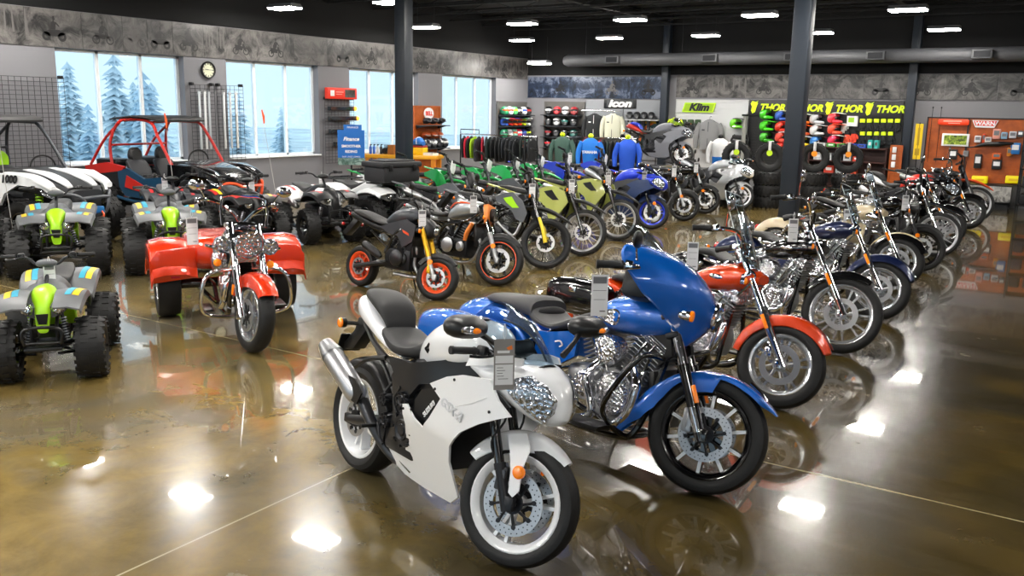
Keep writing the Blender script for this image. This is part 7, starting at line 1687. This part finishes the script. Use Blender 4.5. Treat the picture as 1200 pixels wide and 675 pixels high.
jacket('riding_jacket', 'grey and black riding jacket hanging on the white slatwall', mat('grey textile', '#7f8082', .8), INK, onY(832, 139, YB - .2), .1, s=1.25)
put_helmet(onY(862, 151, YB - .2), -.5, 'green and black motocross helmet alone on the white slatwall', '#6fd41e', '#17181b', 'mx', 'helmet on the white slatwall', 1.15)
t = thing('body_armour', 'black body armour vest hanging low on the white slatwall', 'armour', onY(868, 158, YB - .12)); 
for z, w_, h_ in ((-.06, .46, .10), (-.22, .50, .16), (-.42, .46, .18)): MB().box((0, -.02, z), (w_, .07, h_), b=.025).build('armour_plate', PLASTICR, t)
for s_ in (-1, 1): MB().tube([(s_ * .16, 0, .0), (s_ * .24, -.04, -.15), (s_ * .22, -.03, -.35)], .03).build('strap', PLASTIC, t)
t = thing('mannequin_post', 'pale post with black cap at the edge of the white slatwall', 'post', (-8.26, YB - .25, 0)); MB().cyl((0, 0, 0), (0, 0, 2.02), .055, n=16).build('post', mat('pale post', '#8f8f8a', .5), t); MB().cyl((0, 0, 2.02), (0, 0, 2.07), .09, n=16).cyl((0, 0, 0), (0, 0, .02), .2, n=20).build('cap_and_base', PLASTIC, t)
# black slatwall
tw = slatwall('brand_slatwall', 'black slatwall of helmets and gloves under the lime lettered header', -8.2, -4.3, .35, 2.04, YB - .03, SLATB)
t = thing('brand_header', 'charcoal header board repeating lime lettering and emblem four times', 'sign', (-6.26, YB - .06, 2.255)); MB().box((0, 0, 0), (3.92, .06, .42), b=.005).build('header_board', mat('charcoal board', '#26262a', .5), t)
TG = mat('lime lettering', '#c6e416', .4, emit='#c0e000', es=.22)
for i in range(4):
    x = -1.46 + .99 * i
    text('lettering', 'THOR', .245, TG, (x + .13, -.036, -.0), (pi / 2, 0, 0), t, .006, shear=.25, bold=.010, sx=1.0)
    MB().prism([(x - .46, .10), (x - .42, .17), (x - .34, .15), (x - .26, .12), (x - .28, .07), (x - .30, .0), (x - .33, -.12), (x - .40, -.16), (x - .44, -.08), (x - .42, .02)], -.045, -.032).prism([(x - .25, .18), (x - .36, .13), (x - .30, .12)], -.045, -.032).build('emblem', TG, t)
hp = [(897, ((133, '#3fc41e'), (147, '#49cc22'), (160, '#3fae28')), '#17181b'), (915, ((135, '#2d58b8'), (148, '#d0301e'), (160, '#e04a3a'), (172, '#d8281e')), '#e8eaec'), (939, ((139, '#f07a1e'), (152, '#ee5a16'), (165, '#e8c020')), '#e8eaec'), (956, ((139, '#c8cbd0'), (152, '#d8dadc'), (165, '#2f7fd0')), '#17181b'), (977, ((138, '#f0384a'), (151, '#f2523a'), (164, '#ee2e58')), '#f4f4f4')]
for c_, (px, col_, vis) in enumerate(hp):
    for r_, (py, cl) in enumerate(col_):
        loc = onY(px, py + 7, YB - .22); put_helmet((loc.x, loc.y, loc.z), -.25, 'motocross helmet on the black slatwall, %s column from the left, %s down' % (ordn[c_], ordn[r_]), cl, vis if r_ % 2 == 0 else cl, 'mx', 'helmets on the black slatwall', 1.12)
        MB().box((loc.x + 6.25, -.12, loc.z - .012), (.16, .22, .02)).build('helmet_arm', PLASTIC, tw)
g2 = None
for r_, py in enumerate((140, 155)):
    for c_ in range(6 if r_ == 0 else 5):
        loc = onY(1011 + 8.2 * c_, py, YB - .09); lb = 'hi-vis and black glove on the black slatwall, %s row, %s from the left' % (('upper', 'lower')[r_], ordn[c_])
        if g2 is None: g2 = glove(loc, lb, BT, HIV, 'hi-vis gloves on the black slatwall', 1.35)
        else: dup(g2, loc, label=lb)
for i, (px, py, cl, lb) in enumerate(((1001, 153, '#e8452a', 'red'), (993, 154, '#f05a3a', 'orange-red'), (990, 141, '#c8ccc8', 'pale grey'))):
    glove(onY(px, py, YB - .12), lb + ' glove hanging left of the hi-vis gloves on the black slatwall', mat('glove ' + cl, cl, .6), BT, 'loose gloves on the black slatwall', 1.4)
t = thing('product_carton', 'white carton with lime picture near the top of the black slatwall', 'carton', onY(999, 142, YB - .1)); MB().box((0, 0, 0), (.26, .1, .26)).build('carton_body', CARD, t); MB().box((-.02, -.052, .03), (.14, .004, .12)).build('printed_picture', LIME, t)
# low gondola in front of the black slatwall
gd = thing('display_shelving', 'dark red-brown low shelving of boxes under the hi-vis gloves', 'shelving', (-5.45, YB - .35, 0)); DKW = mat('dark wood board', '#3a1a14', .5)
MB().box((0, .2, .65), (1.9, .03, 1.3)).build('back_panel', DKW, gd)
for z in (.3, .62, .94, 1.28): MB().box((0, 0, z), (1.9, .42, .03)).build('shelf', DKW, gd)
for x in (-.94, .94): MB().box((x, 0, .66), (.03, .42, 1.3)).build('side_panel', DKW, gd)
i = 0
for z, items in ((1.295, (('#c9ccd0', .26, .09), ('#3f9a3c', .2, .09), ('#4a9e40', .2, .09), ('#2c4fb8', .2, .09), ('#2d54c0', .2, .09), ('#2fa7a0', .1, .2), ('#3ab4ac', .1, .2))), (.955, (('#b9bcc0', .2, .18), ('#c9ccd0', .2, .18), ('#202226', .2, .14), ('#bfc2c6', .18, .16), ('#d8452e', .2, .12))), (.635, (('#202226', .24, .2), ('#c43a24', .24, .18), ('#a9acb0', .22, .16), ('#d8542e', .24, .15)))):
    x = -.85
    for cl, w_, h_ in items:
        t = thing('parts_box', 'small product box on the low shelving, %s counted from the top left' % ordn[i], 'box', (-5.45 + x + w_ / 2, YB - .35, z), group='product boxes on the low shelving'); i += 1
        MB().box((0, 0, h_ / 2), (w_, .2, h_)).build('carton_body', mat('box ' + cl, cl, .6), t); MB().box((0, -.102, h_ * .55), (w_ * .6, .004, h_ * .4)).build('printed_panel', PRINT if i % 2 else CARD, t); x += w_ + .05
ow = slatwall('small_slatwall', 'narrow orange wood slat panel right of the low shelving', -4.42, -4.16, .3, 1.38, YB - .5, SLATO)
for i, z in enumerate((1.28, 1.1, .92)): o = MB().box((-4.33, YB - .54, z), (.09, .05, .14), b=.01).build('blister_pack', CARD); tag(o, 'white blister pack on the narrow orange slat panel, %s from the top' % ordn[i], 'pack', 'packs on the narrow panel')
t = thing('brand_flag', 'tall yellow banner standing by the dark column', 'banner', (-3.82, YB - .5, 0)); MB().box((0, 0, 1.5), (.17, .02, .85)).build('banner_cloth', mat('yellow banner', '#e8c410', .6), t); MB().cyl((0, 0, 0), (0, 0, 1.95), .012).cyl((0, 0, 0), (0, 0, .02), .15).build('pole', PLASTIC, t)
MB().box((0, -.012, 1.62), (.05, .003, .42)).box((0, -.012, 1.25), (.10, .003, .16)).build('printed_mark', mat('banner print', '#a8860c', .6), t)
# tyres: stacks on the floor, one standing upright on each
def tyre_thing(loc, rot, label, group, s=1.0):
    t = thing('quad_tyre', label, 'tyre', loc, rot, group); t.scale = (s, s, s)
    return t
ty = None
def put_tyre(loc, rot, label, s=1.0):
    global ty
    if ty is None:
        ty = thing('quad_tyre', label, 'tyre'); b_ = tyre_mb((0, 0, 0), .33, .24, .17, None, 2, 36, .7).build('tread', RUBBER, ty); MB().lathe([(-.09, .175), (-.10, .19), (-.085, .2)], n=32).lathe([(.09, .175), (.10, .19), (.085, .2)], n=32).build('bead_rim', SIDEWALL, b_, pair=True); o = ty
    else: o = dup(ty, loc)
    o.location = loc; o.rotation_euler = rot; o.scale = (s, s, s); o['label'] = label; o['group'] = 'quad tyres stacked near the back wall'; return o
for k, (x, y, nm, cl) in enumerate(((-7.0, 20.0, 'leftmost stack', '#b8d81e'), (-6.32, 20.25, 'stack left of the navy column', '#b8d81e'), (-5.5, 20.9, 'stack right of the navy column', '#f0901e'), (-4.85, 21.3, 'rightmost stack', '#f0901e'))):
    for j in range(3): put_tyre((x + .02 * (j % 2), y, .128 + .265 * j), (pi / 2, 0, .3 * j), 'knobbly quad tyre lying in the %s, %s from the floor' % (nm, ordn[j]))
    zt = .128 + .265 * 2 + .135 + .335
    put_tyre((x, y, zt), (0, 0, .22), 'knobbly quad tyre upright on top of the %s' % nm, 1.0)
    t = thing('tyre_label', 'white band with %s disc on the %s' % ('lime' if k < 2 else 'orange', nm), 'label', (x, y, zt), (0, 0, .22), 'tyre labels')
    MB().lathe([(-.13, .36), (.13, .36)], n=4, a0=pi / 2 - .2, a1=pi / 2 + .2).tube([(0, -.135, .36), (0, -.14, .25), (0, -.12, .17)], .035, n=6, sm=1).build('band', CARD, t)
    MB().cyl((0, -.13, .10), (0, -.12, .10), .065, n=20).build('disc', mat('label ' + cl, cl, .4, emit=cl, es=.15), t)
# right-hand wood slatwall
rw = slatwall('wood_slatwall', 'wide orange wood slatwall of accessories at the right end of the back wall', -3.72, -.3, .56, 2.08, YB - .03, SLATO, gm=mat('dark frame', '#2a1712', .5))
MB().box((-.80, -.03, 1.32), (.04, .03, 1.5)).build('divider', mat('dark frame', '#2a1712'), rw)
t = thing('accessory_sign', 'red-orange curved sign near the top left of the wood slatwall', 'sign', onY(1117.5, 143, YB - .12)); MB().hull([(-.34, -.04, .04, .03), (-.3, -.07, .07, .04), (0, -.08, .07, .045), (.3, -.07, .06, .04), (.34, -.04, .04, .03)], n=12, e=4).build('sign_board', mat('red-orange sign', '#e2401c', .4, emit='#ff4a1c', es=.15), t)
MB().box((-.02, -.044, .02), (.40, .006, .03)).box((.02, -.044, -.03), (.26, .006, .02)).build('printed_lines', mat('pale red print', '#f0a090'), t)
t = thing('brand_sign', 'white trapezoid sign with red field on the wood slatwall', 'sign', onY(1154.5, 145, YB - .08)); MB().prism([(-.28, .08), (.28, .08), (.2, -.09), (-.2, -.09)], -.015, .015).build('sign_board', CARD, t); MB().prism([(-.25, .065), (.25, .065), (.2, -.05), (-.2, -.05)], -.018, -.015).build('red_field', mat('red sign', '#d5311d'), t); text('lettering', 'WARN', .12, CARD, (0, -.02, .005), (pi / 2, 0, 0), t, .002, bold=.005, sx=1.15)
t = thing('display_screen', 'white framed picture of lime machines on the wood slatwall', 'picture', onY(1119.5, 164, YB - .1)); MB().box((0, 0, 0), (.6, .03, .30), b=.01).build('picture_frame', CARD, t); MB().box((0, -.017, 0), (.50, .004, .22)).build('printed_picture', print_mat('lime picture print', '#2a3a10', '#d8dc6a', 9, '#8aa828'), t)
for i, x in enumerate((-3.63, -3.44)): o = MB().cyl((x, YB - .08, 1.0), (x, YB - .08, 2.32), .006).cyl((x, YB - .08, 2.30), (x, YB - .08, 2.34), .016).build('antenna_whip', DARKMET); tag(o, 'thin black whip leaning on the wood slatwall left end, %s one' % ('outer' if i == 0 else 'inner'), 'whip', 'whips on the wood slatwall')
acc = [(1146, 163, '#d8dade', .14, .16, 'white hose pack'), (1153, 162, '#d84a1c', .06, .22, 'slim orange tool'), (1158, 164, '#e6e0dc', .14, .14, 'white and red pack'), (1168, 157, '#e8a090', .16, .24, 'pink blister pack'), (1177, 159, '#8ab0cc', .13, .16, 'pale blue pack'), (1187, 158, '#d4d4d8', .15, .16, 'white round pack'), (1196, 157, '#55585e', .12, .14, 'dark pack'), (1190, 174, '#2a78c0', .2, .26, 'bright blue strap pack'), (1117, 181, '#26282c', .18, .24, 'black pouch'), (1132, 180, '#8a8c90', .12, .14, 'small grey mount'), (1146, 189, '#1b1d20', .16, .34, 'tall black winch pack'), (1168, 183, '#e86a24', .18, .14, 'orange topped winch'), (1168, 193, '#222428', .2, .22, 'black winch body'), (1183, 178, '#e08a20', .1, .2, 'amber strap')]
for px, py, cl, w_, h_, nm in acc:
    t = thing('accessory_pack', nm + ' hanging on the wood slatwall', 'accessory', onY(px, py, YB - .09)); MB().box((0, 0, 0), (w_, .09, h_), b=.015).build('pack_body', mat('pack ' + cl, cl, .5), t); MB().box((0, -.047, h_ * .1), (w_ * .7, .004, h_ * .45)).build('printed_panel', CARD if cl < '#6' else mat('grey print', '#77787c'), t); MB().cyl((0, 0, h_ / 2), (0, .06, h_ / 2 + .02), .006).build('hook', DARKMET, t)
t = thing('winch_cover', 'long black winch cable cover slung across the wood slatwall', 'cover', onY(1165, 170, YB - .12)); MB().tube([(-.42, 0, -.06), (-.2, -.02, .01), (.1, -.03, .03), (.4, 0, .05)], [.015, .05, .06, .03], n=10).build('sleeve', PLASTIC, t); MB().tube([(-.42, 0, -.06), (-.55, .02, -.07), (-.68, .05, -.02)], .014).build('cable', GUN, t)
for i, px in enumerate((1122, 1148, 1188)):
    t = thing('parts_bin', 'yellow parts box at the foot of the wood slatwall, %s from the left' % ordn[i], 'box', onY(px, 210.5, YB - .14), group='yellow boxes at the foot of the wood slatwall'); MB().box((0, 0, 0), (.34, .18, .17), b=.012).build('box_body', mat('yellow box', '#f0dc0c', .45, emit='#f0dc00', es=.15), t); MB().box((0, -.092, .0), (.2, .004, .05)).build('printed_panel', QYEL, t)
t = thing('display_plinth', 'black plinth with orange and grey race print below the wood slatwall', 'plinth', (-2.6, YB - .45, 0)); MB().box((0, 0, .05), (1.75, .5, .10)).box((0, .1, .3), (1.8, .3, .5), b=.01).build('plinth_body', PLASTIC, t); MB().box((.05, -.06, .34), (1.7, .02, .36)).build('printed_panel', print_mat('pale race print', '#3c3c3c', '#c4c2be', 7), t)
MB().prism([(-.80, .52), (-.30, .52), (-.74, .18), (-.80, .18)], -.074, -.071).build('orange_corner', mat('orange print', '#f0813a'), t)
ru = thing('accessory_rack', 'tall black rack of dark packs at the right edge', 'rack', (-.95, 23.0, 0))
for x in (-.55, .55):
    for y in (-.25, .25): MB().box((x, y, .95), (.04, .04, 1.9)).build('rack_post', PLASTIC, ru)
for z in (.2, .6, 1.0, 1.4, 1.85): MB().box((0, 0, z), (1.14, .54, .03)).build('rack_shelf', PLASTIC, ru)
i = 0
for z in (.216, .616, 1.016, 1.416):
    for x in (-.4, -.13, .14, .4): o = MB().box((-.95 + x, 22.95, z + .12), (.2, .3, .24), b=.03).box((-.95 + x, 22.795, z + .14), (.12, .01, .1)).build('parts_box', mat('dark pack %d' % (i % 3), ('#26282c', '#3a3c42', '#4a4550')[i % 3], .5)); tag(o, 'dark pack on the right-edge black rack, %s shelf up, %s from left' % (ordn[i // 4], ordn[i % 4]), 'box', 'packs on the black rack'); i += 1
# Bell display
bd_ = slatwall('helmet_display', 'brown wood slat display with round white sign between the third and fourth windows', 18.55, 19.65, .2, 2.12, None, SLATO, along='Y', x=XW + .12)
for z in (1.62, 1.02): shelf_on(bd_, z, 1.0, .4)
t = thing('brand_sign', 'oval white sign with red lettering on the brown slat display', 'sign', (XW + .16, 19.13, 1.93)); o = MB().lathe([(-.01, 0), (-.01, .2), (.012, .2), (.014, 0)], ax=(1, 0, 0), n=32); o.v = [(x, y, z * .78) for x, y, z in o.v]; o.build('sign_board', CARD, t); text('lettering', 'BELL', .15, mat('red sign', '#d5311d'), (.018, 0, 0), rz, t, .002, bold=.006)
for i, y in enumerate((18.8, 19.1, 19.4)): put_helmet((XW + .38, y, 1.632), -.4, 'black half helmet on the brown display upper shelf, %s from the left' % ordn[i], '#17181b', '#2a2c30', 'half', 'helmets on the brown display')
for i, y in enumerate((18.75, 19.0, 19.25, 19.5)): put_helmet((XW + .38, y, 1.032), -.4, 'dark street helmet on the brown display lower shelf, %s from the left' % ordn[i], '#24262b', '#c8cacc' if i % 2 else '#17181b', 'full', 'helmets on the brown display')
for i, y in enumerate((18.85, 19.15, 19.4)): put_helmet((XW + .30, y, 1.26), -.4, 'orange half helmet mid-height on the brown display, %s from the left' % ordn[i], '#b8542a', '#c8cacc', 'half', 'helmets on the brown display')
# clothes rails across the shop
CLR = ['#15171a', '#1b1e22', '#15171a', '#20242a', '#b01c34', '#15171a', '#18231f', '#1b1e22', '#c81e3a', '#15171a', '#23272d', '#1b1e22', '#e4e6e8', '#15171a', '#1a2c28', '#15171a', '#22262c', '#1b1e22', '#8fb81c', '#15171a', '#23272d', '#15171a', '#1b1e22', '#2c3036']
jp = {}
def clothes_rail(x0, x1, y, z, label, n, off, gname):
    t = thing('clothes_rail', label, 'clothes rail', ((x0 + x1) / 2, y, 0)); w_ = (x1 - x0) / 2
    MB().cyl((-w_, 0, z), (w_, 0, z), .016).build('rail_tube', CHROME, t)
    for s_ in (-1, 1):
        MB().tube([(s_ * w_, 0, z), (s_ * w_, 0, .06)], .02).build('upright', DARKMET, t); MB().box((s_ * w_, 0, .04), (.06, .6, .05), b=.01).build('foot', DARKMET, t)
    MB().tube([(-w_, 0, z), (-w_, 0, z + .12), (-w_ + .6, 0, z + .12), (-w_ + .6, 0, z)], .012, sm=1).build('sign_frame', DARKMET, t)
    for i in range(n):
        cl = CLR[(i * 5 + off) % len(CLR)]; lb = '%s garment on the %s, %s from the left' % ({'#b01c34': 'red', '#c81e3a': 'red', '#e4e6e8': 'white', '#8fb81c': 'lime'}.get(cl, 'dark'), gname, (ordn + ['twenty-first', 'twenty-second', 'twenty-third', 'twenty-fourth', 'twenty-fifth', 'twenty-sixth'])[i])
        loc = (x0 + .12 + (x1 - x0 - .24) * i / (n - 1), y, z - .035)
        if cl not in jp: jp[cl] = jacket('hanging_garment', lb, mat('garment ' + cl, cl, .8), CARD if i % 2 else None, loc, pi / 2 + .35, gname, .98, cat='garment'); jp[cl].scale = (.98, .42, .98)
        else: dup(jp[cl], loc, label=lb, group=gname)
        o = [q for q in C.objects if q.get('label') == lb][0]; k_ = rnd.uniform(.86, 1.04); o.scale = (k_, .42 * k_, k_ * rnd.uniform(.9, 1.08)); o.rotation_euler.z = pi / 2 + rnd.uniform(.1, .55)
clothes_rail(-14.4, -12.0, 19.4, 1.42, 'chrome clothes rail packed with dark garments beside the brown display', 19, 3, 'clothes rail beside the brown display')
clothes_rail(-11.9, -9.7, 20.4, 1.42, 'chrome clothes rail packed with garments behind the blue dirt bikes', 18, 7, 'clothes rail behind the blue dirt bikes')
def mannequin(loc, label, m, m2, neck, rot=0, body=''):
    t = thing('mannequin_torso', label, 'mannequin', loc, (0, 0, rot), 'shirt mannequins')
    rg = []
    for z, w_, d in ((.72, .17, .11), (.85, .175, .115), (1.02, .19, .13), (1.2, .21, .135), (1.34, .215, .12), (1.41, .14, .09), (1.45, .07, .07)): rg.append([(w_ * math.cos(a), d * math.sin(a), z) for a in [2 * pi * k / 20 for k in range(20)]])
    sh = MB().rings(rg).build('shirt', m, t)
    for s_ in (-1, 1): MB().tube([(s_ * .19, 0, 1.35), (s_ * .26, 0, 1.2), (s_ * .29, -.02, 1.05), (s_ * .28, -.05, .82)], [.075, .07, .06, .05], n=10).build('sleeve', m, t)
    MB().ell((0, 0, 1.50), (.065, .065, .06)).build('neck_cap', neck, t)
    if m2: MB().rings([[(w_ * math.cos(a), d * math.sin(a), z) for a in [2 * pi * k / 20 for k in range(20)]] for z, w_, d in ((.715, .176, .116), (.85, .181, .121), (.98, .190, .128))]).build('shirt_hem', m2, t)
    MB().cyl((0, 0, 0), (0, 0, .74), .02).cyl((0, 0, 0), (0, 0, .025), .2, n=24).build('stand', DARKMET, t)
    if body: text('lettering', body, .09, CARD, (0, -.135, 1.12), (pi / 2, 0, 0), t, .004, bold=.004)
TEE = mat('bright blue jersey', '#1a78d6', .7)
mannequin((-10.25, 19.0, 0), 'bright blue jersey on a stand behind the olive bikes, nearer the clothes rails', TEE, None, HIV, .35, 'YAMAHA')
mannequin((-9.3, 19.05, 0), 'royal blue jersey on a stand behind the blue sport bike', mat('royal blue jersey', '#1c54c8', .7), None, HIV, .35, '')
mannequin((-8.3, 22.4, 0), 'white jersey with blue hem on a stand in front of the white slatwall', CARD, TEE, PLASTIC, .3, '')
mannequin((-11.2, 19.3, 0), 'grey green jersey on a stand behind the blue dirt bikes', mat('grey green jersey', '#3c5a50', .7), None, HIV, .3, '')
